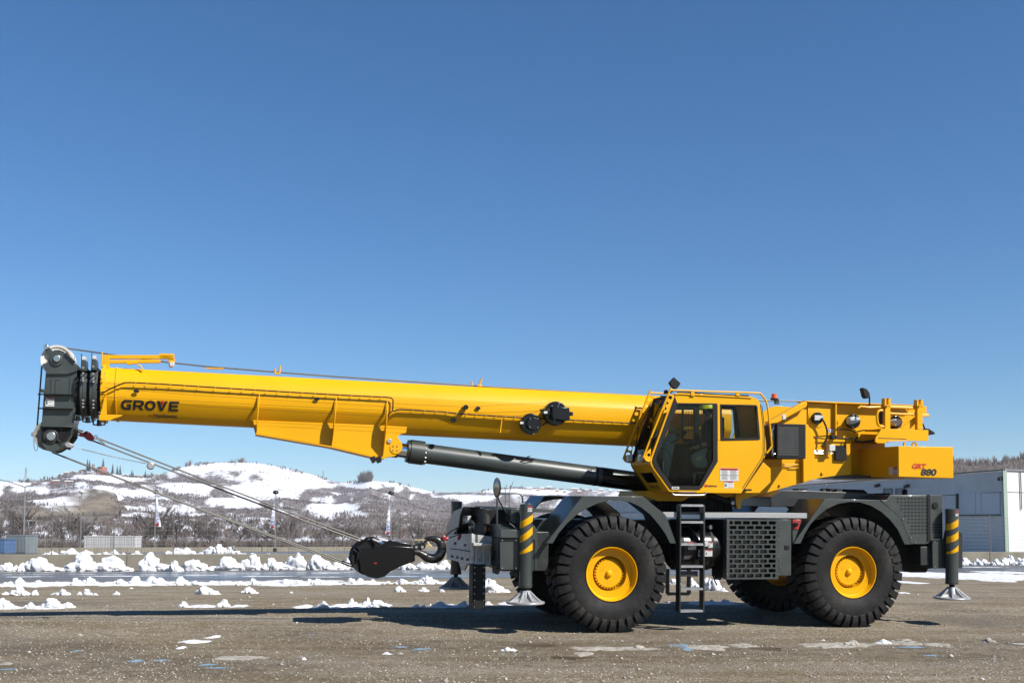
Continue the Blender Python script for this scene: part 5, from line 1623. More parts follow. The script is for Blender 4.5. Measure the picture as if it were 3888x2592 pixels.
for (x0, x1, y0, y1) in ((632, 728, 970, 1010), (735, 855, 985, 1035), (860, 1000, 1010, 1072)):
    P = path(Z1, [(x0, y0), (x0, y1), (x1, y1), (x1, y0)], -.28)
    for i in range(3): m.beam(P[i], P[i + 1], .02, .02, up=(0, 1, 0))
    P = path(Z1, [((x0 + x1) / 2, y0), ((x0 + x1) / 2, y1 + 15)], -.28); m.cyl(P[0], P[1], .035, 10)
part(m, 'lower_guides', BLM, boom)
head_mid = [(302, 470), (322, 235), (660, 365), (668, 560), (640, 1000), (612, 1095), (240, 1095), (262, 800)]
hd = pz('boom_head', GRY, Z1, [(295, 430), (560, 430), (668, 400), (660, 700), (640, 1000), (612, 1095), (242, 1095), (262, 800)], -.26, .26, boom, bevel=.008)
top_cheek = [(322, 235), (345, 210), (400, 182), (455, 180), (510, 200), (545, 238), (662, 362), (668, 432), (560, 470), (295, 470), (300, 400)]
bot_cheek = [(242, 1070), (612, 1080), (608, 1205), (578, 1252), (500, 1330), (420, 1382), (365, 1398), (300, 1372), (245, 1295), (232, 1180)]
for (va, vb) in ((-.30, -.27), (.27, .30)):
    pz('cheek_plate', GRY, Z1, top_cheek, va, vb, boom, bevel=.004, vtrace=-.3)
    pz('cheek_plate', GRY, Z1, bot_cheek, va, vb, boom, bevel=.004, vtrace=-.3)
pz('lower_cover', BLM, Z1, [(247, 1102), (603, 1106), (598, 1190), (545, 1262), (480, 1288), (237, 1288), (240, 1180)], -.306, -.3005, boom, bevel=.002, vtrace=-.3)
def sheave(Zf, c, rpx, vs_, parent, mat, name='sheave'):
    q = Q(Zf(*c), -.1); r = (Q(Zf(c[0] + rpx, c[1]), -.1) - q).length
    for v in vs_:
        part(MB().lathe([(-.035, 0), (-.035, r * .35), (-.02, r * .45), (-.02, r * .8), (-.038, r * .86), (-.042, r), (-.02, r * .97), (0, r * .9), (.02, r * .97), (.042, r), (.038, r * .86), (.02, r * .8), (.02, r * .45), (.035, r * .35), (.035, 0)], (q.x, v, q.z), (0, 1, 0), 56), name, mat, parent)
    return q, r
s1, sr1 = sheave(Z1, (437, 312), 196, (-.12, .08), boom, NYL)
s2, sr2 = sheave(Z1, (358, 1205), 193, (-.2, -.1, 0, .1, .2), boom, pmat('worn_sheave', (.20, .19, .165), .5, var=.1))
for c, r_ in (((425, 283), 40), ((356, 1207), 52)):
    disc('sheave_pin', STL, Z1, c, r_, -.36, .36, boom, 24)
disc('pin_collar', GRY, Z1, (418, 300), 72, -.325, -.301, boom, 32)
disc('pin_collar', DGR, Z1, (352, 1212), 85, -.325, -.301, boom, 32)
pz('head_ear', GRY, Z1, [(268, 150), (282, 122), (310, 112), (330, 140), (372, 190), (345, 250), (318, 225)], -.2, -.16, boom)
disc('ear_pin', STL, Z1, (298, 147), 28, -.24, -.1, boom, 16)
pz('head_flap', GRY, Z1, [(522, 220), (540, 205), (648, 318), (630, 330)], -.34, -.27, boom)
pz('head_brace', GRY, Z1, [(232, 645), (285, 650), (285, 690), (232, 685)], -.29, -.2, boom)
for y0, y1 in ((700, 712), (868, 886)):
    pz('rope_guard', BLM, Z1, [(195, y0), (610, y0 + 8), (610, y0 + 20), (198, y0 + 14)], -.34, -.262, boom, bevel=.003)
pz('head_ledge', GRY, Z1, [(240, 1082), (612, 1092), (612, 1104), (240, 1096)], -.36, -.262, boom)
m = MB()
for q in ([(360, 520), (350, 690)], [(410, 540), (405, 700)], [(590, 405), (570, 700)], [(392, 420), (500, 420)], [(392, 465), (500, 465)], [(392, 420), (392, 465)], [(415, 540), (465, 540)]):
    P = path(Z1, q, -.262); m.beam(P[0], P[1], .008, .008)
part(m, 'weld_lines', DGR, boom)
label_plate('label', Z1, 290, 742, 396, 852, -.266, boom, lines=3)
pz('lower_ear', GRY, Z1, [(120, 1185), (145, 1160), (215, 1158), (240, 1180), (235, 1215), (150, 1215)], -.05, .05, boom)
disc('ear_pin', STL, Z1, (145, 1187), 28, -.1, .1, boom, 16)
tz('pin_chain', STL, Z1, [(150, 1215), (152, 1300), (160, 1365), (178, 1388), (195, 1365), (200, 1320)], -.05, .005, boom, 5)
pz('anchor_lug', GRY, Z1, [(605, 1110), (640, 1120), (730, 1160), (720, 1195), (640, 1205), (600, 1200)], -.08, -.04, boom)
ws = pz('wedge_socket', RED, Z1, [(655, 1165), (690, 1150), (735, 1170), (770, 1145), (800, 1148), (872, 1215), (870, 1235), (835, 1270), (790, 1255), (740, 1215), (690, 1210)], -.11, -.01, boom, bevel=.015)
disc('socket_pin', STL, Z1, (686, 1177), 16, -.14, .02, boom, 14)
disc('socket_hole', BLM, Z1, (768, 1175), 15, -.113, -.10, boom, 14, 0)
tz('socket_ring', STL, Z1, [(862, 1232), (885, 1200), (908, 1198), (900, 1230), (880, 1245)], -.06, .008, boom)
sw = pz('limit_switch', ALU, Z1, [(512, 1300), (545, 1270), (625, 1315), (600, 1345), (540, 1340)], -.3, -.2, boom)
pz('switch_plug', RED, Z1, [(575, 1292), (612, 1290), (610, 1325), (580, 1375), (550, 1365)], -.27, -.23, boom)
m = MB()
for q in ([(420, 1250), (480, 1280), (560, 1150)], [(420, 1170), (430, 1240), (500, 1300)], [(420, 1108), (470, 1110), (480, 1130)]):
    m.tube(path(Z1, q, -.33), .008, 6)
part(m, 'head_cable', BLM, boom)
# ------------------------------------------------------------------ hoist ropes
ROPE = pmat('wire_rope', (.10, .095, .085), .5, metal=.4, var=.3, scale=60)
rope = [s1 + Vector((cos(t) * sr1 * .93, -.05 - s1.y, sin(t) * sr1 * .93)) for t in (2.9, 2.4, 1.9, 1.4, 1.25)]
rope = [Q(Z1(192, 1085), -.05), Q(Z1(245, 400), -.05)] + rope + path(Z1, [(800, 197), (1050, 235)], -.05) + [Q(Z1(1750, 330), -.05), Q(Z1(2195, 378), -.05), Q(Z2(700, 162), -.05), Q(Z2(1200, 200), -.05), Q(Z3(700, 128), -.05), Q(Z3(2200, 212), -.05), Q(Z5(110, 236), -.05), Q(Z5(600, 243), -.05), Q(Z5(1150, 300), -.05)]
hr = part(MB().tube(rope, .0125, 8), 'hoist_rope', ROPE)
HV = -.02
def rp(a, b, va, vb, sag=.0):
    A, B = Q(a, va), Q(b, vb)
    pts = [A.lerp(B, k / 16) - Vector((0, 0, sag * 4 * (k / 16) * (1 - k / 16))) for k in range(17)]
    part(MB().tube(pts, .0125, 8), 'rope_fall', ROPE, hr)
rp(Z1(905, 1228), Z13(960, 965), -.06, -.06, .012)
rp(Z1(845, 1258), Z13(900, 975), -.06, .02, .012)
rp(Z1(372, 1400), Z13(800, 1276), -.1, -.12, .015)
rp(Z1(372, 1400), Z13(770, 1240), .1, .12, .015)
rp(Z1(620, 1110), Z1(740, 1150), -.05, -.05)
part(MB().tube(path(Z1, [(900, 1230), (950, 1265), (1000, 1308)], -.1), .0125, 8), 'rope_tail', ROPE, hr)
# lift cylinder
A, B = Q(Z3(10, 783), 0), Q(Z3(2260, 1081), 0)
cr_ = .168
d = (B - A).normalized()
def cylp(f0, f1, r, mat, name, parent, n=40, prof=None):
    return part(MB().cyl(A + d * f0, A + d * f1, r, n), name, mat, parent, bevel=.004)
LNG = (B - A).length
lc = cylp(0.02, LNG * .775, cr_, GRY, 'lift_cylinder', crane)
cylp(LNG * .775, LNG + .5, cr_ * 1.02, BLK, 'cylinder_foot', lc)
cylp(LNG * .745, LNG * .755, cr_ * 1.02, BLM, 'cylinder_band', lc)
cylp(-.22, .02, cr_ * 1.2, GRY, 'cylinder_gland', lc)
cylp(-.27, -.22, cr_ * 1.12, DGR, 'gland_ring', lc)
cylp(-.52, -.22, cr_ * .72, CHR, 'piston_rod', lc)
cylp(-.62, -.42, cr_ * .80, DGR, 'rod_eye', lc)
part(MB().cyl(A - d * .74 + Vector((0, -.22, 0)), A - d * .74 + Vector((0, .22, 0)), .16, 24), 'rod_bearing', BLM, lc)
bolts('gland_bolts', STL, [A + d * (.02) + Vector((0, cos(t) * cr_ * 1.1, sin(t) * cr_ * 1.1)) for t in [2 * pi * k / 14 for k in range(14)]], .014, lc, .02, tuple(d))
tz('cylinder_hose', BLM, Z3, [(1080, 812), (1000, 840), (1040, 855), (1130, 838)], -.19, .009, lc)
p = Q(Z3(98, 712), -.05)
part(MB().box((p.x - .04, -.1, p.z - .05), (p.x + .04, .0, p.z + .03)), 'cylinder_valve', BLM, lc)
# ------------------------------------------------------------------ upper works
UV = -.62
main_pts = [(-150, 1120), (60, 720), (195, 468), (612, 240), (700, 240), (955, 264), (960, 668), (1125, 682), (1125, 1062), (940, 1075), (760, 1102), (590, 1150), (0, 1312), (-90, 1338), (-150, 1330)]
up = pz('upper_frame', YEL, Z5, main_pts, UV, UV + .04, bevel=.004)
pz('far_frame', YEL, Z5, main_pts[2:], .58, .62, up, bevel=.004, vtrace=UV)
pz('diagonal_arm', YEL, Z5, [(195, 470), (612, 240), (636, 262), (628, 305), (305, 484), (200, 500)], UV - .13, UV - .001, up, bevel=.012)
pz('frame_column', YEL, Z5, [(585, 500), (640, 500), (715, 682), (715, 1112), (590, 1150)], UV - .10, UV - .001, up, bevel=.006)
pz('top_flange', YEL, Z5, [(600, 236), (960, 250), (1845, 285), (1845, 294), (955, 266), (640, 250)], UV - .10, UV + .2, up, bevel=.003)
pz('pivot_plate', YEL, Z5, [(640, 272), (948, 264), (950, 615), (640, 640)], UV - .02, UV - .001, up, bevel=.003)
pz('winch_frame', YEL, Z5, [(955, 266), (1840, 292), (1965, 300), (1965, 400), (1900, 430), (1840, 560), (1400, 680), (1180, 690), (960, 668)], UV + .05, UV + .08, up, bevel=.004)
pz('plate_edge', YEL, Z5, [(948, 262), (962, 262), (962, 668), (948, 660)], UV - .09, UV + .05, up, bevel=.002)
pz('rear_frame', YEL, Z5, [(1020, 690), (1500, 700), (1500, 1090), (1330, 1092), (1020, 1062)], -.2, -.16, up, bevel=.004)
part(MB().prism(poly(Z5, [(1000, 676), (1400, 684), (1500, 702), (1500, 712), (1400, 694), (1000, 688)], UV + .03), UV + .03, .6), 'winch_shade_plate', YEL, up, bevel=.003)  # plate added to keep the high sun off the recess below
pz('rear_floor', DGR, Z5, [(760, 1100), (1125, 1062), (1640, 1090), (1640, 1104), (1000, 1100), (780, 1112)], -.6, .6, up, bevel=0)
disc('boss_ring', YEL, Z5, (748, 430), 108, UV - .03, UV - .02, up, 40)
disc('pivot_pin', BLK, Z5, (752, 430), 66, UV - .09, UV - .03, up, 32)
pz('pivot_bracket', LGT, Z5, [(716, 398), (806, 402), (808, 432), (770, 455), (716, 455)], UV - .12, UV - .09, up, bevel=.004)
hs = smooth_path(path(Z5, [(790, 432), (822, 480), (850, 560), (852, 640), (835, 690), (812, 735), (785, 742)], UV - .14), 4)
part(MB().tube(hs, .016, 8), 'pivot_hose', BLM, up)
for (x, y, r_, wv) in ((1157, 466, 78, 0), (1630, 477, 72, 1)):
    w_ = disc('winch', BLK, Z5, (x, y), r_, UV - .06, UV + .04, up, 36)
    if not wv: pz('winch_motor', LGT, Z5, [(1112, 430), (1150, 412), (1222, 425), (1226, 470), (1150, 498), (1112, 490)], UV - .2, UV - .06, up, bevel=.012)
    else: pz('winch_motor', LGT, Z5, [(1590, 462), (1625, 436), (1690, 440), (1702, 480), (1670, 515), (1620, 518), (1590, 495)], UV - .2, UV - .06, up, bevel=.012)
    q = Q(Z5(x, y), 0)
    part(MB().cyl((q.x, -.5, q.z), (q.x, .5, q.z), .2, 32), 'winch_drum', DGR, up)
    bolts('winch_bolts', STL, [Q(Z5(x + r_ * .85 * cos(t), y + r_ * .85 * sin(t)), UV - .06) for t in [2 * pi * k / 10 for k in range(10)]], .008, up)
label_plate('label', Z5, 868, 542, 940, 590, UV - .024, up, lines=3)
label_plate('label', Z5, 355, 390, 392, 445, UV - .135, up, red=False, lines=2)
# cooler with slotted grille
cv0, cv1 = -1.22, -.76
cool = pz('oil_cooler', BLM, Z5, [(292, 492), (616, 500), (616, 884), (292, 880)], cv0, cv1, up if False else crane, bevel=.008)
core_ = pmat('cooler_core', (.30, .30, .29), .6, metal=.3, var=.2, scale=30)
m1, m2 = MB(), MB()
def c5(x, y, v): return Q(Z5(x, y), v)
for i in range(11):
    y = 533 + i * 29.3
    a = c5(308, y + 21, cv0); b = c5(538, y, cv0)
    m1.box((a.x, cv0 - .004, a.z), (b.x, cv0 + .002, b.z))
    for k in range(19):
        x = a.x + (b.x - a.x) * (k + .25) / 19
        m2.box((x, cv0 - .008, a.z - .001), (x + (b.x - a.x) / 19 * .62, cv0 - .0041, b.z + .001))
part(m1, 'cooler_fins', core_, cool); part(m2, 'grille_bars', BLM, cool)
pz('cooler_side', BLM, Z5, [(228, 520), (292, 492), (292, 880), (228, 850)], cv0 + .04, cv1, cool, bevel=.006)
tz('cooler_handle', STL, Z5, [(262, 535), (240, 560), (238, 640)], cv0 - .0, .008, cool)
tz('cooler_handle', STL, Z5, [(240, 765), (248, 830), (275, 832)], cv0 - .0, .008, cool)
# pipes, valve and cables
for q in ([(190, 945), (270, 945), (525, 945), (525, 890)], [(215, 965), (430, 968), (545, 950), (545, 890)], [(430, 985), (555, 985), (572, 960), (572, 890)]):
    tz('hydraulic_pipe', YEL, Z5, q, UV - .03, .008, up)
for q in ([(620, 660), (720, 650), (800, 660), (900, 660), (980, 655), (1160, 660)], [(960, 552), (1100, 560), (1165, 588), (1250, 568), (1425, 565)], [(625, 800), (680, 795), (880, 800), (920, 830)], [(620, 820), (900, 826)], [(1060, 655), (1060, 740)]):
    tz('control_cable', BLM if q[0][1] < 700 else STL, Z5, q, UV - .06, .011, up)
pz('valve_block', LGT, Z5, [(880, 728), (946, 728), (946, 796), (880, 796)], UV - .16, UV - .05, up)
pz('valve_body', BLM, Z5, [(945, 735), (1072, 735), (1072, 905), (948, 900)], UV - .05, UV - .005, up)
pz('hose_connector', BLM, Z5, [(905, 620), (970, 625), (975, 665), (905, 660)], UV - .14, UV - .06, up)
m = MB()
for q in ([(1180, 690), (1250, 698), (1420, 672)], [(1160, 700), (1190, 640)]):
    P = path(Z5, q, UV - .05); m.tube(P, .018, 8)
part(m, 'rear_hose', BLM, up)
disc('frame_boss', YEL, Z5, (332, 1180), 14, UV - .03, UV, up, 14); disc('frame_boss', YEL, Z5, (808, 1045), 16, UV - .03, UV, up, 14)
pz('warning_triangle', BLM, Z5, [(1232, 965), (1245, 835), (1282, 965)], -.206, -.201, up, bevel=0)
disc('round_plug', BLM, Z5, (1308, 796), 27, -.24, -.201, up, 18)
# platform at the back with posts
plat = pz('winch_platform', YEL, Z5, [(1462, 548), (1985, 565), (1985, 685), (1755, 684), (1535, 690), (1500, 712), (1415, 712), (1390, 692), (1395, 650)], -1.15, -1.12, bevel=.004)
part(MB().prism(poly(Z5, [(1462, 548), (1985, 565), (1985, 580), (1462, 563)], -1.15), -1.12, -.62), 'platform_floor', YEL, plat, bevel=.004)
pz('platform_strip', ALU, Z5, [(1530, 688), (1740, 680), (1740, 696), (1530, 702)], -1.16, -1.13, plat, bevel=0)
pz('platform_groove', DGR, Z5, [(1425, 650), (1740, 660), (1740, 668), (1425, 657)], -1.153, -1.149, plat, bevel=0)
pz('platform_stay', YEL, Z5, [(1670, 548), (1850, 410), (1850, 480), (1780, 555)], -.98, -.95, plat, bevel=.003)
for (x0, x1, yt) in ((1500, 1562, 205), (1855, 1928, 222)):
    xm = (x0 + x1) / 2
    po = pz('platform_post', YEL, Z5, [(xm - 30, 300), (xm + 30, 300), (xm + 30, 560), (xm - 30, 556)], -1.08, -1.0, plat, bevel=.006)
    for s_ in (-1, 1):
        pz('post_fork', YEL, Z5, [(xm + s_ * 10, 300), (xm + s_ * 10 - 6, yt + 25), (xm + s_ * 22, yt), (xm + s_ * 34, yt + 4), (xm + s_ * 36, 300)], -1.09, -.99, plat, bevel=.004)
    disc('fork_pin', YEL, Z5, (xm, 293), 13, -1.12, -.96, plat, 14)
for q, r_ in (([(1310, 312), (1500, 305), (1850, 322)], .022), ([(1560, 300), (1850, 310)], .018), ([(1550, 378), (1700, 388), (1850, 385)], .02), ([(1890, 395), (1985, 392), (1990, 405), (1890, 408)], .02), ([(1730, 330), (1760, 380), (1820, 400)], .016), ([(1200, 320), (1230, 300), (1320, 312)], .018)):
    tz('platform_rail', YEL, Z5, q, -1.02, r_, plat)
part(MB().tube(smooth_path(path(Z5, [(1475, 345), (1438, 348), (1415, 375), (1410, 420), (1418, 485), (1440, 520), (1500, 527)], -1.05), 4), .022, 8), 'hose_loop', YEL, plat)
pz('damper', GRY, Z5, [(1435, 360), (1480, 360), (1480, 500), (1435, 500)], -.95, -.85, plat, bevel=.015)
mir2 = pz('rear_mirror', BLM, Z5, [(1245, 95), (1262, 90), (1300, 105), (1332, 150), (1335, 182), (1318, 210), (1285, 210), (1268, 190)], -1.05, -.95, plat if False else crane, bevel=.015)
tz('mirror_arm', BLM, Z5, [(1325, 185), (1328, 240), (1326, 300)], -1.0, .014, mir2)
mir3 = pz('rear_mirror', BLM, Z5, [(1945, 548), (1990, 545), (2062, 592), (2060, 610), (2000, 620), (1958, 605)], -.9, -.8, crane, bevel=.015)
tz('mirror_arm', BLM, Z5, [(1918, 490), (1935, 530), (1950, 560)], -.85, .014, mir3)
# beacon and thin rails on top behind the cab
bc = pz('beacon_post', GRY, Z5, [(272, 215), (322, 215), (320, 275), (280, 275)], -.42, -.36)
a = c5(262, 212, -.42); b = c5(262, 158, -.42); r_ = (c5(290, 185, -.42) - c5(262, 185, -.42)).length
part(MB().lathe([(a.z, r_ * 1.2), (a.z + .01, r_ * 1.2), (a.z + .012, r_), (b.z - .01, r_ * .88), (b.z, r_ * .6), (b.z, 0)], (a.x, -.42, 0), (0, 0, 1), 24), 'beacon_lens', ORG, bc)
part(MB().cyl((a.x, -.42, a.z - .03), (a.x, -.42, a.z), r_ * 1.35, 20), 'beacon_base', BLM, bc)
# counterweight
cw = pz('counterweight', YEL, Z5, [(1650, 742), (2262, 753), (2267, 1104), (1650, 1088)], -1.45, 1.45, bevel=.012)
p0, p1 = Q(Z5(1800, 996), -1.45), Q(Z5(1962, 940), -1.45)
text_mesh('lettering', 'GRT', LRD, cw, p0.x, p0.z, -1.4515, p1.z - p0.z, p1.x - p0.x, .25, .045)
p0, p1 = Q(Z5(1897, 1072), -1.45), Q(Z5(2075, 998), -1.45)
text_mesh('lettering', '880', LET, cw, p0.x, p0.z, -1.4515, p1.z - p0.z, p1.x - p0.x, .18, .045)
for x in (1718, 1830):
    P = path(Z5, [(x - 25, 740), (x - 22, 715), (x, 708), (x + 20, 718), (x + 25, 745)] if x > 1800 else [(x - 6, 742), (x - 6, 705)], -1.1)
    part(MB().tube(P, .018, 8), 'lifting_eye', YEL, cw)
cu_ = Q(Z5(1650, 900), -1.45).x
q = [QU(Z5(*p), cu_ - .002) for p in ((1545, 980), (1643, 976), (1643, 1062), (1545, 1064))]
lb = part(MB().ext(q, (-.004, 0, 0)), 'label', WHT, cw)
q = [QU(Z5(*p), cu_ - .007) for p in ((1592, 980), (1641, 978), (1641, 1000), (1592, 1001))]
part(MB().ext(q, (-.003, 0, 0)), 'label_header', RED, cw)
for y in (1010, 1025, 1042, 1052):
    q = [QU(Z5(*p), cu_ - .007) for p in ((1592, y), (1636, y), (1636, y + 5), (1592, y + 5))]
    part(MB().ext(q, (-.003, 0, 0)), 'label_print', INK, cw)
# turntable bed and cab support
pz('turntable_bed', YEL, Z4, [(300, 1318), (760, 1335), (1330, 1340), (1330, 1400), (1260, 1400), (900, 1385), (770, 1385), (690, 1430), (420, 1430), (280, 1375)], -.75, .6, up, bevel=.006)
pz('bed_bracket', YEL, Z4, [(1262, 1345), (1345, 1345), (1345, 1400), (1322, 1440), (1320, 1512), (1278, 1512), (1262, 1440)], -.8, -.7, up, bevel=.006)
pz('swing_lock', BLM, Z4, [(1205, 1385), (1262, 1385), (1262, 1490), (1205, 1490)], -.85, -.75, up)
disc('lock_pin', ALU, Z4, (1234, 1450), 22, -.88, -.85, up, 14)
P = path(Z4, [(960, 1360), (1210, 1445)], -.8)
part(MB().cyl(P[0], P[1], .05, 14), 'swing_strut', BLM, up)

# ------------------------------------------------------------------ cab
CN, CF = -1.5, -.58
cab_pts = [(598, 268), (660, 262), (1440, 303), (1490, 320), (1525, 360), (1542, 410), (1592, 790), (1598, 925), (1335, 1328), (545, 1328), (372, 1085), (342, 1030), (338, 985), (352, 940)]
door_hole = [(622, 372), (1058, 378), (1064, 1000), (880, 1303), (560, 1300), (388, 1060), (366, 1005), (374, 955)]
rw_hole = [(1100, 388), (1480, 396), (1492, 410), (1520, 750), (1512, 762), (1112, 770), (1101, 760)]
CABP = poly(Z4, cab_pts, CN)
cab = part(MB().prism(CABP, CN, CN + .05, [poly(Z4, door_hole, CN), poly(Z4, rw_hole, CN)]), 'cab', YEL, bevel=.004)
FARD = poly(Z4, [(640, 400), (1045, 400), (1050, 775), (1000, 785), (560, 785), (470, 785), (490, 740)], CN)
part(MB().prism(CABP, CF - .02, CF, [FARD, poly(Z4, rw_hole, CN)]), 'far_wall', YEL, cab)
part(MB().prism(CABP, CF - .06, CF - .021, [FARD, poly(Z4, rw_hole, CN)]), 'inner_lining', BLM, cab)
def edge_strip(i0, i1, name, mat, th=.035, v0=CN + .051, v1=CF - .061, par=None):
    pts = [CABP[i % len(CABP)] for i in range(i0, i1 + 1)]
    return part(MB().strip(pts, v0, v1, -th), name, mat, cab, bevel=0)
edge_strip(0, 1, 'roof_front', YEL); edge_strip(2, 5, 'roof_rear', YEL)
_rh = [(.08, .04), (.92, .04), (.92, .93), (.08, .93)]
_A, _B = CABP[1], CABP[2]
_rp = lambda s, t, dz: Vector((_A[0] + (_B[0] - _A[0]) * t, CN + .051 + (CF - .061 - CN - .051) * s, _A[1] + (_B[1] - _A[1]) * t + dz))
part(MB().ext([_rp(*q, 0) for q in ((0, 0), (1, 0), (1, 1), (0, 1))], (0, 0, -.035), [[_rp(*q, 0) for q in _rh]]), 'roof', YEL, cab)
part(MB().ext([_rp(*q, -.012) for q in _rh], (0, 0, -.006)), 'roof_window', GLS, cab)
edge_strip(5, 8, 'rear_wall', YEL); edge_strip(8, 9, 'floor', YEL)
part(MB().box((CABP[9][0] + .1, CN + .06, CABP[9][1] + .03), (CABP[8][0] + .2, CF - .07, CABP[9][1] + .06)), 'floor_mat', BLM, cab)
def sloped(pa, pb, holes, name, mat, th=.03, s0=CN + .0, s1=CF, bev=.003, parent=None):
    """panel between two edge points of the outline, spanning the cab width; holes in (across, along) fractions"""
    A = Vector((pa[0], s0, pa[1])); Bp = Vector((pa[0], s1, pa[1])); Cc = Vector((pb[0], s1, pb[1])); D = Vector((pb[0], s0, pb[1]))
    n = (Bp - A).cross(D - A).normalized()
    if n.x > 0: n = -n
    fn = lambda s, t: A + (Bp - A) * s + (D - A) * t
    o = part(MB().ext([A, Bp, Cc, D], -n * th, [[fn(*h) for h in hole] for hole in holes]), name, mat, parent or cab, bev)
    return o, fn, n
ws_hole = [(.07, .04), (.93, .04), (.95, .95), (.05, .95)]
fr_, fn, n = sloped(CABP[0], CABP[13], [ws_hole], 'windscreen_frame', BLM, .04, CN + .051, CF - .001)
part(MB().ext([fn(*h) - n * .015 for h in ws_hole], -n * .006), 'windscreen', GLS, cab)
fr_, fn2, n2 = sloped(CABP[12], CABP[13], [], 'cowl', YEL, .04, CN + .051, CF - .001)
nose_hole = [(.12, .14), (.86, .14), (.80, .62), (.18, .62)]
fr_, fn3, n3 = sloped(CABP[10], CABP[9], [nose_hole], 'nose_panel', YEL, .03, CN + .051, CF - .001)
part(MB().ext([fn3(*h) - n3 * .012 for h in nose_hole], -n3 * .006), 'nose_window', GLS, cab)
sloped(CABP[11], CABP[10], [], 'nose_bend', YEL, .03, CN + .051, CF - .001); sloped(CABP[12], CABP[11], [], 'nose_bend', YEL, .03, CN + .051, CF - .001)
# lettering on the nose
def nose_text(body, s0, t0, s1, t1, mat):
    cu = bpy.data.curves.new('t', 'FONT'); cu.body = body; cu.offset = .03
    ob = bpy.data.objects.new('t', cu); me = bpy.data.meshes.new_from_object(ob); bpy.data.objects.remove(ob)
    xs_ = [p.co.x for p in me.vertices]; ys_ = [p.co.y for p in me.vertices]
    for p in me.vertices:
        fx = (p.co.x - min(xs_)) / (max(xs_) - min(xs_)); fy = (p.co.y - min(ys_)) / (max(ys_) - min(ys_))
        p.co = fn3(s1 + (s0 - s1) * fx, t1 + (t0 - t1) * fy) + n3 * .003
    me.materials.clear(); me.materials.append(mat)
    o = bpy.data.objects.new('lettering', me); COL.objects.link(o); o.parent = cab
nose_text('GROVE', .26, .70, .74, .83, LET)
nose_text('Manitowoc', .26, .86, .5, .90, LET)
# door with black surround and glass
din = [(640, 386), (1012, 390), (1016, 985), (864, 1268), (578, 1268), (418, 1035), (400, 985), (408, 950)]
dfr = part(MB().prism(poly(Z4, [(604, 300), (628, 368), (1062, 374), (1068, 1002), (884, 1308), (556, 1304), (380, 1062), (360, 1005), (368, 952)], CN), CN - .012, CN - .001, [poly(Z4, din, CN)]), 'door_surround', BLM, cab, bevel=.002)
part(MB().prism(poly(Z4, [(630, 378), (1050, 384), (1056, 996), (876, 1296), (566, 1290), (400, 1052), (378, 1000), (385, 955)], CN), CN + .012, CN + .018), 'door_glass', GLS, cab)
part(MB().prism(poly(Z4, [(x, y) for x, y in rw_hole], CN), CN + .012, CN + .018), 'rear_window', GLS, cab)
rwi = [(1112, 400), (1474, 408), (1502, 745), (1120, 752)]
part(MB().prism(poly(Z4, [(1094, 382), (1484, 390), (1498, 408), (1528, 752), (1518, 768), (1108, 777), (1095, 766)], CN), CN - .008, CN - .001, [poly(Z4, rwi, CN)]), 'window_seal', BLM, cab, bevel=.002)
pz('door_strip', YEL, Z4, [(1068, 388), (1092, 390), (1096, 770), (1070, 770)], CN - .006, CN - .001, cab, bevel=.002)
pz('door_handle', BLM, Z4, [(470, 1000), (488, 996), (494, 1105), (480, 1112), (468, 1080)], CN - .03, CN - .013, cab, bevel=.004)
pz('sill_plate', YEL, Z4, [(880, 1293), (1335, 1296), (1330, 1345), (830, 1340), (840, 1318), (880, 1312)], CN - .02, CN - .001, cab, bevel=.004)
pz('rear_corner', YEL, Z4, [(1338, 1328), (1566, 1010), (1645, 1080), (1645, 1225), (1522, 1345), (1338, 1345)], CN + .25, CF, cab, bevel=.01, vtrace=CN + .25)
m = MB()
for q in ([(1532, 380), (1560, 620), (1562, 900), (1540, 975), (1330, 1300)], [(1548, 400), (1576, 640), (1580, 905), (1556, 985), (1345, 1312)]):
    m.tube(path(Z4, q, CN - .0), .006, 6)
part(m, 'body_seam', DGR, cab)
for (_v0, _v1) in ((CN + .06, CN + .11), (CF - .13, CF - .08)):
    pz('roof_hatch_bar', BLM, Z4, [(640, 246), (775, 248), (780, 266), (820, 262), (1265, 278), (1270, 290), (1310, 278), (1410, 282), (1412, 296), (640, 262)], _v0, _v1, cab, bevel=.004, vtrace=CN + .06)
pz('roof_drip', YEL, Z4, [(600, 266), (660, 260), (1440, 301), (1440, 318), (660, 278), (612, 284)], CN - .018, CN - .001, cab, bevel=.006)
# roof and front rails
near = smooth_path(path(Z4, [(328, 1002), (288, 985), (276, 950), (285, 900), (540, 262), (560, 238), (590, 230), (1000, 245), (1480, 261), (1545, 285), (1590, 345), (1612, 430), (1652, 800), (1645, 850), (1600, 912)], CN - .02), 5)
rail = part(MB().tube(near, .016, 10), 'guard_rail', YEL, cab)
far = smooth_path(path(Z4, [(130, 1012), (75, 1000), (58, 970), (70, 910), (320, 285), (335, 265), (360, 260), (520, 268)], CF - .0), 5)
part(MB().tube(far, .016, 10), 'guard_rail', YEL, cab)
for x in (800, 1288):
    pz('rail_support', YEL, Z4, [(x - 18, 240), (x + 18, 242), (x + 20, 295), (x - 20, 290)], CN - .03, CN - .008, cab, bevel=.003)
def gusset(Zf, pts, holes, v, name='rail_gusset'):
    part(MB().prism(poly(Zf, pts, v), v - .008, v, [poly(Zf, [(cx + r * cos(t), cy + r * sin(t)) for t in [2 * pi * k / 14 for k in range(14)]], v) for cx, cy, r in holes]), name, YEL, cab)
gusset(Z4, [(500, 400), (545, 280), (598, 275), (520, 470), (478, 480)], [(555, 310, 20), (522, 370, 14), (495, 428, 20)], CN - .01)
gusset(Z4, [(300, 900), (345, 850), (340, 990), (290, 985), (280, 950)], [(322, 930, 18)], CN - .01)
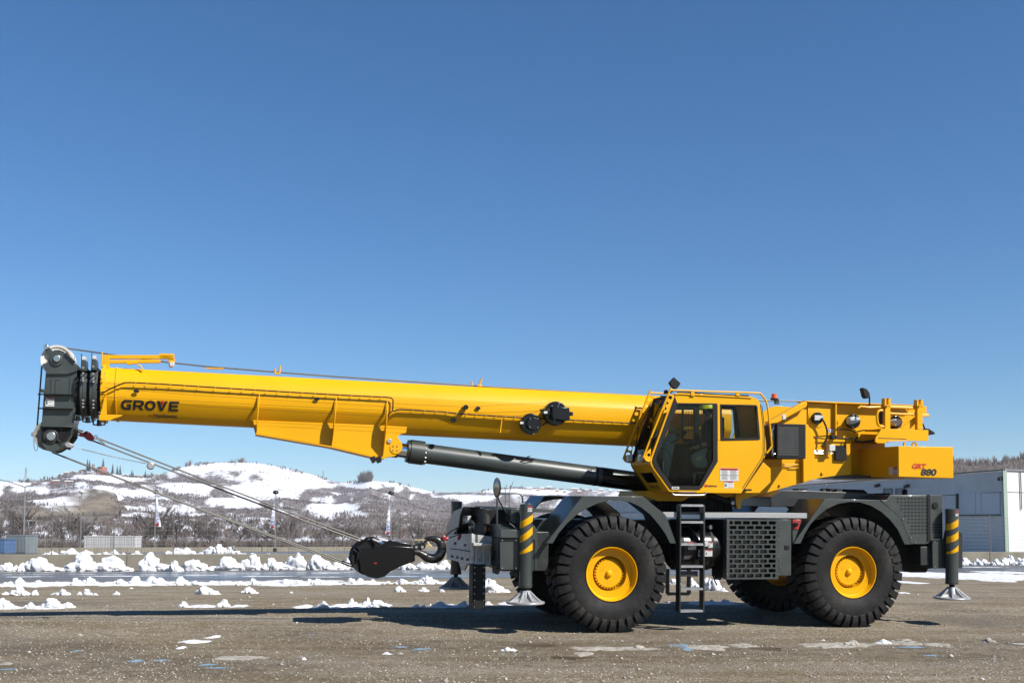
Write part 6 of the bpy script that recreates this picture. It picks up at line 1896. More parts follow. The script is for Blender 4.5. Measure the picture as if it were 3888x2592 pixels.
gusset(Z4, [(100, 830), (150, 830), (130, 1005), (70, 1000), (62, 960)], [(118, 860, 24), (98, 925, 24)], CF - .0)
gusset(Z4, [(250, 440), (318, 285), (380, 290), (320, 450), (270, 500)], [(332, 330, 24), (300, 400, 16)], CF - .0)
for (x0, v) in ((80, CF - .1), (200, CN + .35)):
    wl2 = pz('work_lamp', LGT, Z4, [(x0, 930), (x0 + 45, 928), (x0 + 45, 1000), (x0 - 2, 1005)], v - .1, v, cab, bevel=.008, vtrace=v)
    pz('lamp_case', BLM, Z4, [(x0 + 46, 926), (x0 + 78, 930), (x0 + 80, 1012), (x0 + 46, 1008)], v - .1, v, cab, bevel=.006, vtrace=v)
# wipers and mirrors
for q, v in (([(340, 860), (350, 720), (400, 660)], CN - .02), ([(300, 690), (240, 600), (360, 380)], -1.0), ([(215, 620), (170, 900)], CF), ([(380, 330), (330, 520), (260, 700), (235, 900)], -.8)):
    tz('wiper', BLM, Z4, q, v, .009, cab, 6)
m = MB().tube(path(Z4, [(412, 660), (400, 720), (350, 760), (335, 850)], CN - .03), [.02, .028, .016, .01], 8)
part(m, 'wiper_motor', BLM, cab)
pz('license_plate', pmat('plate_glass', (.35, .40, .36), .3, var=.05), Z4, [(205, 880), (262, 868), (280, 890), (270, 925), (208, 928)], -1.0, -.99, cab, bevel=0)
mir = pz('cab_mirror', BLM, Z4, [(600, 88), (668, 150), (668, 165), (630, 215), (598, 217), (548, 160), (548, 145)], CN + .1, CN + .16, cab, bevel=.012, vtrace=CN + .1)
tz('mirror_arm', BLM, Z4, [(562, 180), (562, 235), (590, 250)], CN + .13, .01, cab)
tz('mirror_arm', BLM, Z4, [(612, 215), (615, 250)], CN + .13, .01, cab)
pz('aerial_base', BLM, Z4, [(505, 265), (512, 225), (520, 225), (530, 240), (570, 235), (572, 262)], CN + .2, CN + .3, cab, bevel=.003)
# labels and lettering on the door panel
l1 = label_plate('label', Z4, 1095, 1075, 1293, 1210, CN - .002, cab, lines=8, two_col=True)
label_plate('label', Z4, 1141, 1215, 1243, 1288, CN - .002, cab, lines=4)
a = Q(Z4(1100, 1150), CN); b = Q(Z4(1290, 1150), CN)
part(MB().box((a.x, CN - .0075, a.z - .003), (b.x, CN - .0055, a.z + .003)), 'label_rule', INK, cab)
pz('label', WHT, Z4, [(573, 1274), (652, 1274), (652, 1302), (573, 1302)], CN - .016, CN - .0125, cab, bevel=0)
a = Q(Z4(578, 1295), CN)
text_mesh('label_text', 'cranes', INK, cab, a.x, a.z, CN - .0162, .025, .09, .2)
a, b = Q(Z4(958, 1276), CN), Q(Z4(1062, 1256), CN)
text_mesh('lettering', 'anitowoc', LET, cab, a.x, a.z, CN - .0005, .036, b.x - a.x, .2, .02)
a = Q(Z4(938, 1265), CN)
part(MB().lathe([(0, .014), (0, .026)], (a.x, CN - .003, a.z), (0, 1, 0), 24, .7, 5.6), 'emblem', LRD, cab)
text_mesh('lettering', 'M', LRD, cab, a.x - .006, a.z - .018, CN - .0015, .038, .035, .2, .03)
hd_ = smooth_path(path(Z4, [(575, 1335), (588, 1356), (640, 1364), (760, 1366), (905, 1364), (935, 1352), (940, 1330)], CN - .03), 4)
part(MB().tube(hd_, .012, 8), 'step_handle', ALU, cab)
# interior
seatv0, seatv1 = -1.28, -.82
st = pz('seat', BLM, Z4, [(790, 905), (1040, 890), (1050, 980), (800, 985)], seatv0, seatv1, cab, bevel=.03, vtrace=-1.1)
pz('seat_back', BLM, Z4, [(1000, 900), (1030, 560), (1065, 520), (1100, 530), (1090, 920)], seatv0, seatv1, cab, bevel=.04, vtrace=-1.1)
pz('head_rest', BLM, Z4, [(1040, 500), (1050, 420), (1090, 415), (1095, 510)], seatv0 + .1, seatv1 - .1, cab, bevel=.03, vtrace=-1.1)
pz('seat_pedestal', BLM, Z4, [(850, 985), (1010, 985), (1030, 1300), (830, 1300)], seatv0 + .05, seatv1 - .05, cab, bevel=.02, vtrace=-1.1)
pz('arm_console', GRN, Z4, [(790, 940), (860, 890), (950, 852), (966, 872), (935, 950), (968, 1000), (955, 1066), (880, 1074), (815, 1045), (795, 985)], -1.43, -1.33, cab, bevel=.02)
pz('console_label', VANY, Z4, [(838, 955), (900, 945), (902, 980), (842, 990)], -1.434, -1.43, cab, bevel=0)
pz('floor_frame', GRN, Z4, [(815, 1125), (930, 1112), (930, 1124), (832, 1135), (826, 1240), (812, 1240)], -1.38, -1.34, cab, bevel=.004)
pz('dash_column', GRN, Z4, [(470, 880), (500, 780), (560, 700), (600, 690), (615, 740), (590, 860), (545, 1100), (520, 1200), (480, 1100)], -1.15, -.95, cab, bevel=.02, vtrace=-1.1)
c = Q(Z4(625, 745), -1.05)
ax = Vector((-.55, 0, .83)).normalized()
sw_ = MB()
ring_ = []
e1 = Vector((0, 1, 0)); e2 = ax.cross(e1)
ring_ = [c + (e1 * cos(2 * pi * k / 28) + e2 * sin(2 * pi * k / 28)) * .19 for k in range(28)]
sw_.tube(ring_, .014, 8, closed=True)
for k in (0, 9, 19): sw_.tube([c, ring_[k]], .012, 6)
part(sw_, 'steering_wheel', BLM, cab)
pz('display', BLM, Z4, [(540, 650), (620, 640), (632, 720), (560, 735)], -.9, -.86, cab, bevel=.006, vtrace=-.9)
m = MB()
for k in range(12):
    x = 700 + k * 28; P = path(Z4, [(x, 458), (x, 760)], CF - .02); m.tube(P, .004, 5)
for k in range(12):
    y = 462 + k * 27; P = path(Z4, [(695, y), (1010, y)], CF - .02); m.tube(P, .004, 5)
part(m, 'side_guard_mesh', BLM, cab)
P = path(Z4, [(690, 440), (690, 770)], CF - .03); part(MB().beam(P[0], P[1], .03, .03, up=(1, 0, 0)), 'window_post', BLM, cab)
P = path(Z4, [(480, 800), (575, 510)], CF - .05); part(MB().tube(P, .012, 6), 'grab_bar', YEL, cab)
m = MB()
for q in ([(440, 850), (520, 880), (560, 960), (600, 1100), (660, 1150)], [(700, 800), (850, 900), (1000, 960), (1040, 1000)]):
    m.tube(smooth_path(path(Z4, q, -1.3), 4), .006, 6)
part(m, 'cab_cable', BLM, cab)

# ------------------------------------------------------------------ the operator
def skin_body(name, mat, chains, root_i, parent=None, origin=None, sub=2):
    """chains: list of [(point, radius)...]; the first point of a later chain is welded to an equal earlier point"""
    verts, rad, edges = [], [], []
    idx = {}
    for ch in chains:
        prev = None
        for (p, r) in ch:
            key = (round(p[0], 4), round(p[1], 4), round(p[2], 4))
            if key not in idx:
                idx[key] = len(verts); verts.append(Vector(p)); rad.append(r)
            i = idx[key]
            if prev is not None and prev != i: edges.append((prev, i))
            prev = i
    o0 = Vector(origin) if origin is not None else Vector((0, 0, 0))
    me = bpy.data.meshes.new(name); me.from_pydata([tuple(v - o0) for v in verts], edges, [])
    ob = bpy.data.objects.new(name, me); COL.objects.link(ob)
    md = ob.modifiers.new('skin', 'SKIN'); md.use_smooth_shade = True
    lay = me.skin_vertices[0] if me.skin_vertices else None
    if lay is None:
        bpy.context.view_layer.objects.active = ob
        me.skin_vertices.new() if hasattr(me.skin_vertices, 'new') else None
        lay = me.skin_vertices[0]
    for i, r in enumerate(rad):
        lay.data[i].radius = (r, r) if not isinstance(r, tuple) else r
        lay.data[i].use_root = (i == root_i)
    sb = ob.modifiers.new('sub', 'SUBSURF'); sb.levels = sub; sb.render_levels = sub
    me.materials.append(mat)
    if parent is not None: ob.parent = parent
    return ob
PV = -1.06
def pp(x, y, v=PV): return tuple(Q(Z4(x, y), v))
def bone(a, b): return (Vector(a) - Vector(b)).length
hip = pp(985, 880)
person = empty('person', mw=ROOT @ Matrix.Translation(hip)); 
tag(person, 'person in dark clothing and yellow hard hat seated at the controls in the cab', 'person')
hv3 = Vector(hip)
sho = pp(985, 600); neck = pp(972, 555); headp = pp(955, 480)
chains = [[(hip, .15), (pp(990, 780), .15), (pp(992, 680), .16), (sho, .13), (neck, .065)]]
for sg, kn, ft, fv in ((-1, (720, 905), (735, 1200), -.12), (1, (700, 900), (660, 1190), .12)):
    v = PV + fv
    chains.append([(hip, .15), (pp(930, 895, v), .105), (pp(*kn, v), .08), (pp(kn[0] + 10, 1050, v), .062), (pp(*ft, v), .05), (pp(ft[0] - 75, ft[1] + 25, v), .042)])
chains.append([(sho, .13), (pp(990, 620, PV - .19), .075), (pp(985, 700, PV - .24), .062), (pp(972, 795, PV - .27), .05), (pp(935, 812, PV - .275), .047)])
chains.append([(sho, .13), (pp(980, 620, PV + .19), .075), (pp(940, 720, PV + .22), .062), (pp(900, 800, PV + .22), .05), (pp(780, 790, PV + .12), .042), (pp(690, 770, PV + .08), .036)])
body = skin_body('clothed_body', CLO, chains, 0, person, hip)
# head with neck, jaw, nose and ears
hq = [(pp(972, 560), .055), (pp(968, 530), .06), (pp(958, 490), (.088, .078)), (pp(953, 455), (.092, .08)), (pp(955, 425), .07)]
skin_body('head', SKN, [hq, [(pp(958, 490), .085), (pp(935, 508), .055), (pp(922, 512), .035)], [(pp(958, 490), .085), (pp(925, 485), .022), (pp(918, 489), .014)]], 0, person, hip)
m = MB()
for dv in (-.03, .03):
    p = Vector(pp(928, 472, PV + dv)) - hv3; m.ball(p, .011)
part(m, 'eyes', BLM, person)
m = MB()
for dv in (-.085, .085):
    p = Vector(pp(962, 485, PV + dv)) - hv3; m.ball(p, .03, (.6, .3, 1), 10, 8)
part(m, 'ears', SKN, person)
m = MB().ball(Vector(pp(968, 462)) - hv3, .10, (1.0, .92, .92), 18, 12)
part(m, 'hair', pmat('grey_hair', (.10, .09, .08), .8, var=.2), person)
# hard hat: dome, ridge and brim
hc = Vector(pp(955, 437)) - hv3
m = MB().lathe([(0, .135), (.045, .13), (.09, .105), (.12, .06), (.13, 0)], hc, (.0, 0, 1), 28)
m.lathe([(-.004, .13), (-.008, .165), (.004, .165), (.008, .13)], hc + Vector((-.012, 0, 0)), (0, 0, 1), 28)
m.box(tuple(hc + Vector((-.11, -.012, .09))), tuple(hc + Vector((.10, .012, .135))))
part(m, 'hard_hat', HVY, person)
# bare forearm and hand on the lever, with a watch
av = PV - .275
arm = skin_body('forearm', SKN, [[(pp(962, 806, av), .042), (pp(900, 825, av), .036), (pp(852, 842, av), .029), (pp(830, 850, av), (.034, .026)), (pp(806, 862, av), (.036, .024))]], 0, person, hip)
for k, (dx, dy, ln) in enumerate(((-30, -6, .9), (-36, 2, 1.), (-36, 10, 1.), (-30, 18, .85))):
    dv = -.03 + .02 * k
    skin_body('finger', SKN, [[(pp(812, 858, av + dv), .011), (pp(806 + dx * .5 * ln, 856 + dy * .5, av + dv), .010), (pp(806 + dx * ln, 862 + dy, av + dv), .009), (pp(806 + dx * ln + 4, 876 + dy, av + dv), .008)]], 0, person, hip, 1)
skin_body('thumb', SKN, [[(pp(826, 845, av - .03), .012), (pp(808, 838, av - .045), .011), (pp(794, 842, av - .045), .009)]], 0, person, hip, 1)
wq = Vector(pp(874, 834, av)) - hv3; dirw = (Vector(pp(852, 842, av)) - Vector(pp(900, 825, av))).normalized()
m = MB().lathe([(-.012, .036), (-.012, .040), (.012, .040), (.012, .036)], wq, dirw, 20)
m.cyl(wq + Vector((0, -.036, 0)), wq + Vector((0, -.05, 0)), .02, 16)
part(m, 'wrist_watch', BLM, person)
part(MB().cyl(Q(Z4(795, 940), av), Q(Z4(795, 872), av), .012, 8).ball(Q(Z4(795, 872), av), .025), 'control_lever', BLM, cab)

# ------------------------------------------------------------------ hook block tied to the front
HKV = -.05
hc0 = Q(Z13(1030, 1150), HKV)
hook = empty('hook_block', mw=ROOT @ Matrix.Translation(hc0))
tag(hook, 'black hook block with large steel hook hanging on the ropes', 'hook block')
def hz_poly(pts, v): return [(q.x - hc0.x, q.z - hc0.z) for q in (Q(Z13(*p), v) for p in pts)]
def hpath(pts, v): return [Q(Z13(*p), v) - hc0 for p in pts]
cheek = [(790, 1080), (850, 1040), (1000, 1040), (1100, 1010), (1180, 1000), (1480, 1022), (1478, 1195), (1330, 1250), (1200, 1312), (1130, 1372), (1040, 1396), (930, 1375), (845, 1322), (830, 1200)]
for v0, v1, nm in ((-.30, -.26, 'cheek_plate'), (.20, .24, 'cheek_plate')):
    part(MB().prism(hz_poly(cheek, HKV - .25), v0 + .05, v1 + .05), nm, BLK, hook, bevel=.012)
q = hpath([(930, 1140)], HKV)[0]
rr = (hpath([(930, 1140)], HKV)[0] - hpath([(720, 1140)], HKV)[0]).length
for v in (-.18, -.09, 0, .09, .18):
    part(MB().lathe([(-.03, .05), (-.03, rr * .85), (-.036, rr), (0, rr * .92), (.036, rr), (.03, rr * .85), (.03, .05)], (q.x, v, q.z), (0, 1, 0), 44), 'sheave', BLM, hook)
part(MB().prism(hz_poly([(1000, 1020), (1170, 935), (1425, 975), (1430, 1020), (1470, 1030), (1470, 1180), (1200, 1280)], HKV), -.2, .2), 'block_body', BLK, hook, bevel=.01)
m = MB()
for qq in ([(715, 1150), (750, 1060), (820, 985), (920, 915), (1000, 905), (1070, 935)], [(760, 1050), (810, 1090), (800, 1190)], [(950, 905), (1000, 960), (1020, 1000)], [(800, 1010), (850, 1080)]):
    for v in (-.24, .2): m.tube(hpath(qq, HKV + v), .016, 8)
part(m, 'rope_guard', BLK, hook)
part(MB().cyl(Vector((q.x, -.24, q.z)), Vector((q.x, .24, q.z)), .06, 20), 'sheave_pin', BLM, hook)
c_ = hpath([(735, 1152)], HKV - .2)[0]; part(MB().cyl(c_, c_ + Vector((0, .06, 0)), .05, 16), 'becket', BLK, hook)
part(MB().prism(hz_poly([(1000, 1204), (1034, 1202), (1034, 1218), (1002, 1220)], -.26), -.254, -.249), 'red_mark', RED, hook)
part(MB().cyl(hpath([(1100, 940)], -.1)[0], hpath([(1240, 955)], -.1)[0], .02, 8).cyl(hpath([(1110, 990)], -.2)[0], hpath([(1240, 1000)], -.2)[0], .018, 8), 'tie_rod', STL, hook)
hp = [(1440, 1075), (1520, 1082), (1580, 1110), (1640, 1146), (1710, 1160), (1770, 1135), (1805, 1080), (1812, 1020), (1790, 965), (1745, 930), (1690, 918), (1640, 915), (1600, 918)]
hr_ = [36, 38, 46, 55, 58, 60, 58, 55, 50, 42, 32, 20, 8]
px_m = (hpath([(1000, 1000)], HKV)[0] - hpath([(1100, 1000)], HKV)[0]).length / 100
HPTS = smooth_path(hpath(hp, HKV), 4)
rads = []
for i in range(len(hr_) - 1):
    for k in range(4): rads.append((hr_[i] + (hr_[i + 1] - hr_[i]) * k / 4) * px_m)
rads.append(hr_[-1] * px_m)
hooksteel = pmat('forged_hook', (.02, .019, .018), .28, metal=.25, var=.3, scale=12, bump=.1)
hk = part(MB().tube(HPTS, rads, 20), 'hook', hooksteel, hook)
part(MB().prism(hz_poly([(1470, 1000), (1500, 985), (1598, 958), (1622, 1000), (1600, 1045), (1520, 1058), (1480, 1060)], HKV), -.03, .03), 'latch_plate', BLM, hook, bevel=.006)
for (x, y) in ((1508, 1022), (1580, 1022)):
    c_ = hpath([(x, y)], HKV - .05)[0]; part(MB().cyl(c_, c_ + Vector((0, .09, 0)), .022, 14), 'latch_bolt', ALU, hook)
part(MB().cyl(hpath([(1600, 958)], HKV)[0], hpath([(1680, 925)], HKV)[0], .02, 10), 'latch_arm', BLM, hook)

# slings between hook and crane front
def sling(name, label, zf, pts, v, red_at):
    P = path(zf, pts, v)
    o = empty(name, mw=ROOT @ Matrix.Translation(P[0])); tag(o, label, 'sling')
    part(MB().tube([p - P[0] for p in smooth_path(P, 4)], .011, 8), 'strap_rope', BLM, o)
    for a, b in red_at:
        A, B = Q(zf(*a), v - .015) - P[0], Q(zf(*b), v - .015) - P[0]
        part(MB().tube([A, A.lerp(B, .5), B], [.016, .03, .014], 8), 'red_sleeve', RED, o)
sling('tie_rope', 'upper tie rope with red sleeve holding the hook to the crane front', Z6, [(50, 720), (110, 672), (180, 615), (260, 570)], -.1, [((82, 690), (118, 665))])
sling('tie_rope', 'lower tie rope with two red ends holding the hook to the crane front', Z6, [(40, 735), (100, 705), (150, 688), (280, 645), (395, 600)], -.3, [((95, 708), (150, 688)), ((255, 710), (285, 645)), ((390, 608), (408, 590))])
# swinging switch weight on the rope, with its chain
wp = Q(Z11(1790, 212), -.1)
swt = empty('switch_weight', mw=ROOT @ Matrix.Translation(wp)); tag(swt, 'small grey metal weight clamped on the upper rope with a slack chain', 'weight')
part(MB().prism([(q.x - wp.x, q.z - wp.z) for q in (Q(Z11(*p), -.1) for p in ((1758, 175), (1800, 160), (1842, 180), (1835, 225), (1815, 260), (1775, 255), (1745, 230)))], -.07, .07), 'weight_body', ALU, swt, bevel=.02)
ch = smooth_path([Q(Z1(*p), -.24) for p in ((600, 1325), (700, 1355), (850, 1392), (1050, 1442), (1300, 1495), (1480, 1530))], 12)
m = MB()
for i, (a, b) in enumerate(zip(ch, ch[1:])):
    n = max(1, int((b - a).length / .028))
    for k in range(n):
        p = a.lerp(b, (k + .5) / n) - wp; dd = (b - a).normalized()
        up_ = Vector((0, 1, 0)) if (i + k) % 2 else Vector((0, 0, 1))
        if i < 14: continue
        m.beam(p - dd * .016, p + dd * .016, .018, .008, up=up_)
m.tube([p - wp for p in ch[:16]], .004, 5)
part(m, 'chain', ALU, swt)
# ================================================================== SNOW, WATER, STONES, VAN
def ico_sphere(sub):
    bm = bmesh.new(); bmesh.ops.create_icosphere(bm, subdivisions=sub, radius=1.0)
    vs = [v.co.copy() for v in bm.verts]; fs = [tuple(v.index for v in f.verts) for f in bm.faces]
    bm.free(); return vs, fs
ICO3 = ico_sphere(4); ICO2 = ico_sphere(3)
def lump_mesh(seed, w, h, d, rough=1., n=None):
    """one broken block or heap of ploughed snow, w wide, h high, d deep, base at z=0"""
    r = random.Random(seed); m = MB()
    n = n or (2 + int(w / h) + r.randint(0, 2))
    vs, fs = ICO3 if w > .35 else ICO2
    peak = r.uniform(.25, .75)
    for k in range(n):
        f = (k + .5) / n + r.uniform(-.06, .06)
        hh = h * max(.35, (1 - 1.15 * abs(f - peak))) * r.uniform(.75, 1.05)
        if k == int(peak * n): hh = h
        c = Vector(((f - .5) * w * .82, r.uniform(-.18, .18) * d, hh * .36))
        rx = w / n * r.uniform(.75, 1.1) + .08 * w; ry = d * r.uniform(.38, .55); rz = hh * .66
        off = Vector((r.uniform(0, 99), r.uniform(0, 99), r.uniform(0, 99)))
        ax = Vector((r.uniform(-1, 1), r.uniform(-1, 1), r.uniform(-1, 1))).normalized(); ang = r.uniform(0, 3)
        Rm = Matrix.Rotation(ang, 3, ax)
        out = []
        for v in vs:
            q = Rm @ v
            # blocky: soften towards a rounded cube, then break up with noise
            e = max(abs(q.x), abs(q.y), abs(q.z))
            q = q * (1 + .18 * (1 / max(.6, e) - 1) * 1.2)
            q = Rm.inverted() @ q
            nn = noise.noise(q * 1.5 + off) * .30 + noise.noise(q * 3.4 + off) * .15 + noise.noise(q * 8. + off) * .05
            q = q * (1 + nn * rough)
            p = Vector((q.x * rx, q.y * ry, q.z * rz)) + c
            if p.z < 0: p.z = p.z * .06
            out.append(p)
        m.add(out, fs)
    return m
def snow_lump(p, w, h, label, group=None, d=None, seed=0, name='snow_heap', cat='snow heap', mat=None, rough=1., sink=.02, n=None):
    me = lump_mesh(seed, w, h, d or max(.6 * w, h * .8), rough, n).mesh(name, mat or SNOW, ang=None)
    o = bpy.data.objects.new(name, me); COL.objects.link(o)
    o.location = (p.x, p.y, ground_h(p.x, p.y) - sink)
    return tag(o, label, cat, group)
def lump_px(Zf, x, ybase, w, h, label, group=None, seed=0, **k):
    p = G(Zf(x, ybase))
    s = Zf(1, 0)[0] - Zf(0, 0)[0]
    sc = p.y / F_PX * s
    return snow_lump(p, w * sc, h * sc, label, group, seed=seed, **k)
# heaps along the retaining wall
rowA = [(35, 214, 100, 62, 0), (110, 214, 60, 40, 0), (162, 214, 62, 58, 0), (290, 213, 205, 92, 'wide jagged snow heap second of the large ones along the wall'), (445, 212, 95, 32, 0), (575, 214, 175, 125, 'tallest snow heap with a leaning block on top by the wall'),
        (775, 213, 205, 95, 'broad snow heap between the leaning block and the wall joint'), (1065, 212, 175, 116, 'snow heap with an overhanging top just right of the wall joint'), (1205, 214, 100, 74, 0), (1350, 210, 160, 76, 0), (1545, 207, 165, 92, 0), (1690, 205, 150, 78, 0), (1765, 205, 95, 108, 'pointed snow heap below the lower rope pair'), (1842, 205, 115, 84, 0), (1925, 204, 115, 60, 0), (2022, 204, 125, 102, 'high snow heap where the rope pair crosses the wall'), (2215, 203, 170, 92, 0), (2315, 203, 90, 52, 0)]
for i, (x, y, w, h, lb) in enumerate(rowA):
    lump_px(Z14, x, y, w * 1.05, h, lb or 'lumpy white snow heap ploughed against the long retaining wall', None if lb else 'snow heaps along the retaining wall', 40 + i)
for i, (x, y, w, h) in enumerate(((40, 1290, 190, 150), (680, 1290, 170, 140), (900, 1290, 200, 100), (1120, 1290, 200, 90), (1410, 1288, 190, 110), (1560, 1288, 150, 84), (1690, 1286, 170, 92), (1840, 1284, 150, 100), (2000, 1284, 170, 95))):
    lump_px(Z13, x, y, w, h, 'lumpy white snow heap ploughed against the long retaining wall', 'snow heaps along the retaining wall', 80 + i)
for i, (x, y, w, h) in enumerate(((770, 1120, 85, 62), (850, 1122, 100, 60), (930, 1122, 95, 52), (1040, 1124, 100, 58), (1110, 1122, 80, 70), (1175, 1120, 90, 88), (1240, 1120, 90, 66), (1300, 1122, 90, 60))):
    lump_px(Z10, x, y, w, h, 'white snow heap along the wall right of the crane', 'snow heaps right of the crane', 100 + i)
# long low bank of lumps at the near edge of the road
rowB = [20, 75, 130, 210, 255, 320, 400, 520, 600, 680, 740, 830, 930, 975, 1035, 1110, 1150, 1200, 1255, 1340, 1440, 1530, 1660, 1740, 1800, 1880, 1970, 2050, 2100, 2190, 2300]
rb_ = random.Random(3)
for i, x in enumerate(rowB):
    h = {130: 52, 520: 52, 600: 50, 830: 42, 930: 58, 1035: 56, 1110: 45, 1255: 54, 1740: 45, 1970: 38, 2190: 40}.get(x, rb_.uniform(16, 34))
    lump_px(Z14, x, 305 + rb_.uniform(-4, 4), rb_.uniform(65, 105), h, 'low lump in the snow bank along the near road edge', 'lumps of the roadside snow bank', 150 + i)
for i, (x, y, w, h) in enumerate(((60, 1462, 170, 45), (210, 1460, 130, 62), (345, 1466, 140, 66), (500, 1466, 110, 38), (720, 1462, 140, 72), (850, 1456, 150, 66), (1000, 1452, 100, 50), (1150, 1460, 140, 36), (1335, 1462, 150, 66), (1620, 1458, 240, 92), (1760, 1458, 150, 50))):
    lump_px(Z13, x, y, w, h, 'low lump in the snow bank along the near road edge', 'lumps of the roadside snow bank', 200 + i)
lump_px(Z6, 640, 1275, 270, 150, 'large snow heap seen between the front jack and the tyre', None, 230)
for i, (x, y, w, h) in enumerate(((500, 1045, 120, 100), (640, 1030, 120, 90), (730, 1075, 150, 130), (815, 1085, 90, 45), (300, 1010, 120, 60))):
    lump_px(Z8, x, y, w, h, 'snow heap seen under the crane behind the ladder', 'snow heaps behind the ladder', 240 + i)
# scattered single lumps
single = [(Z14, 135, 378, 112, 62, 'rounded snow lump at far left of the scattered ones'), (Z14, 238, 376, 48, 38, 'small round snow lump right of the big left one'), (Z14, 430, 375, 90, 46, 'snow lump with a low tail left of the middle'), (Z14, 555, 374, 52, 24, 0), (Z14, 605, 374, 38, 44, 'upright little snow block left of the middle'), (Z14, 655, 376, 34, 18, 0), (Z14, 792, 374, 44, 26, 0), (Z14, 375, 374, 50, 20, 0), (Z14, 45, 374, 60, 24, 0), (Z14, 905, 332, 34, 12, 0),
          (Z14, 1432, 370, 150, 58, 'large single snow block lying alone on the gravel'), (Z14, 1718, 366, 100, 48, 'single snow wedge right of the large lone block'), (Z14, 2005, 362, 30, 16, 0),
          (Z13, 1318, 1555, 118, 78, 'snow lump on the gravel below the hook block'), (Z13, 1592, 1552, 95, 58, 'snow lump on the gravel below the hook'), (Z13, 1812, 1555, 48, 38, 'small snow ball left of the far jack pad'), (Z6, 78, 1272, 48, 36, 0),
          (Z14, 40, 470, 125, 74, 'snow lump cut by the left edge of the picture'), (Z14, 200, 466, 90, 42, 0), (Z14, 335, 466, 170, 66, 'wide snow lump near the left shadow edge'), (Z14, 460, 463, 100, 42, 0), (Z14, 1268, 460, 66, 46, 0), (Z14, 1526, 458, 84, 60, 'rounded snow ball on a thin snow streak'), (Z14, 2205, 466, 98, 50, 0),
          (Z15, 258, 262, 62, 48, 'left one of three snow lumps beside the tower shadow'), (Z15, 342, 270, 66, 58, 'middle one of three snow lumps beside the tower shadow'), (Z15, 440, 276, 130, 48, 'right one of three snow lumps beside the tower shadow'), (Z15, 678, 280, 44, 26, 0), (Z15, 738, 277, 44, 22, 0), (Z15, 790, 268, 30, 18, 0), (Z15, 875, 277, 130, 44, 'low snow heap left of the black channel post'), (Z15, 1020, 272, 80, 42, 0), (Z15, 1182, 262, 46, 28, 0),
          (Z8, 700, 1212, 90, 52, 0), (Z8, 830, 1212, 150, 56, 0), (Z8, 560, 1212, 120, 30, 0), (Z8, 250, 1205, 40, 26, 0)]
for i, (Zf, x, y, w, h, lb) in enumerate(single):
    lump_px(Zf, x, y, w, h, lb or 'small snow crumb lying on the gravel', None if lb else 'snow crumbs on the gravel', 300 + i, name='snow_lump', cat='snow lump')
fore = [(Z15, 1320, 575, 120, 26), (Z15, 1230, 582, 60, 18), (Z15, 1365, 585, 44, 18), (Z15, 480, 600, 90, 20), (Z15, 560, 598, 80, 18), (Z16, 1180, 545, 100, 46), (Z16, 1370, 528, 130, 32), (Z16, 1490, 518, 200, 30), (Z16, 2108, 518, 96, 36), (Z16, 972, 506, 44, 14), (Z16, 1810, 552, 80, 18), (Z15, 2240, 560, 110, 26), (Z14, 2080, 818, 46, 22), (Z14, 540, 652, 60, 16)]
for i, (Zf, x, y, w, h) in enumerate(fore):
    lump_px(Zf, x, y, w, h * 1.1, 'melting lump of dirty snow in the foreground gravel', 'melting snow lumps in the foreground', 400 + i, name='snow_lump', cat='snow lump', mat=SLUSH if i % 3 else SNOW, rough=1.2)
# heaps on the far road
for i, (zx, w, h) in enumerate(((520, 110, 30), (640, 160, 45), (780, 130, 50), (880, 180, 70), (1000, 140, 55), (1080, 110, 45), (1180, 100, 30), (1340, 130, 55), (1250, 110, 40), (1450, 100, 30), (1620, 130, 45), (1680, 80, 25), (2080, 140, 50), (2160, 130, 70))):
    p = at_depth(Z11(zx, 1250), 104.)
    snow_lump(p, w * .605 / 3.1357 * 104 / 2500. * 1.1, h * .193 * 104 / 2500 * 1.15, 'white snow heap on the far road behind the mesh fence', 'snow heaps on the far road', seed=500 + i)
for i, (zx, w, h) in enumerate(((150, 120, 40), (230, 130, 75), (330, 150, 70), (410, 120, 40), (500, 110, 30), (560, 120, 60), (650, 130, 90), (720, 140, 110), (800, 120, 80), (870, 110, 80), (940, 110, 45), (1050, 90, 20), (1140, 80, 22), (1300, 90, 16))):
    p = at_depth(Z12(zx, 1260), 112.)
    snow_lump(p, w * .193 * 1.1 * 112 / 2500., h * .193 * 112 / 2500 * 1.1, 'white snow heap on the far road behind the mesh fence', 'snow heaps on the far road', seed=530 + i)

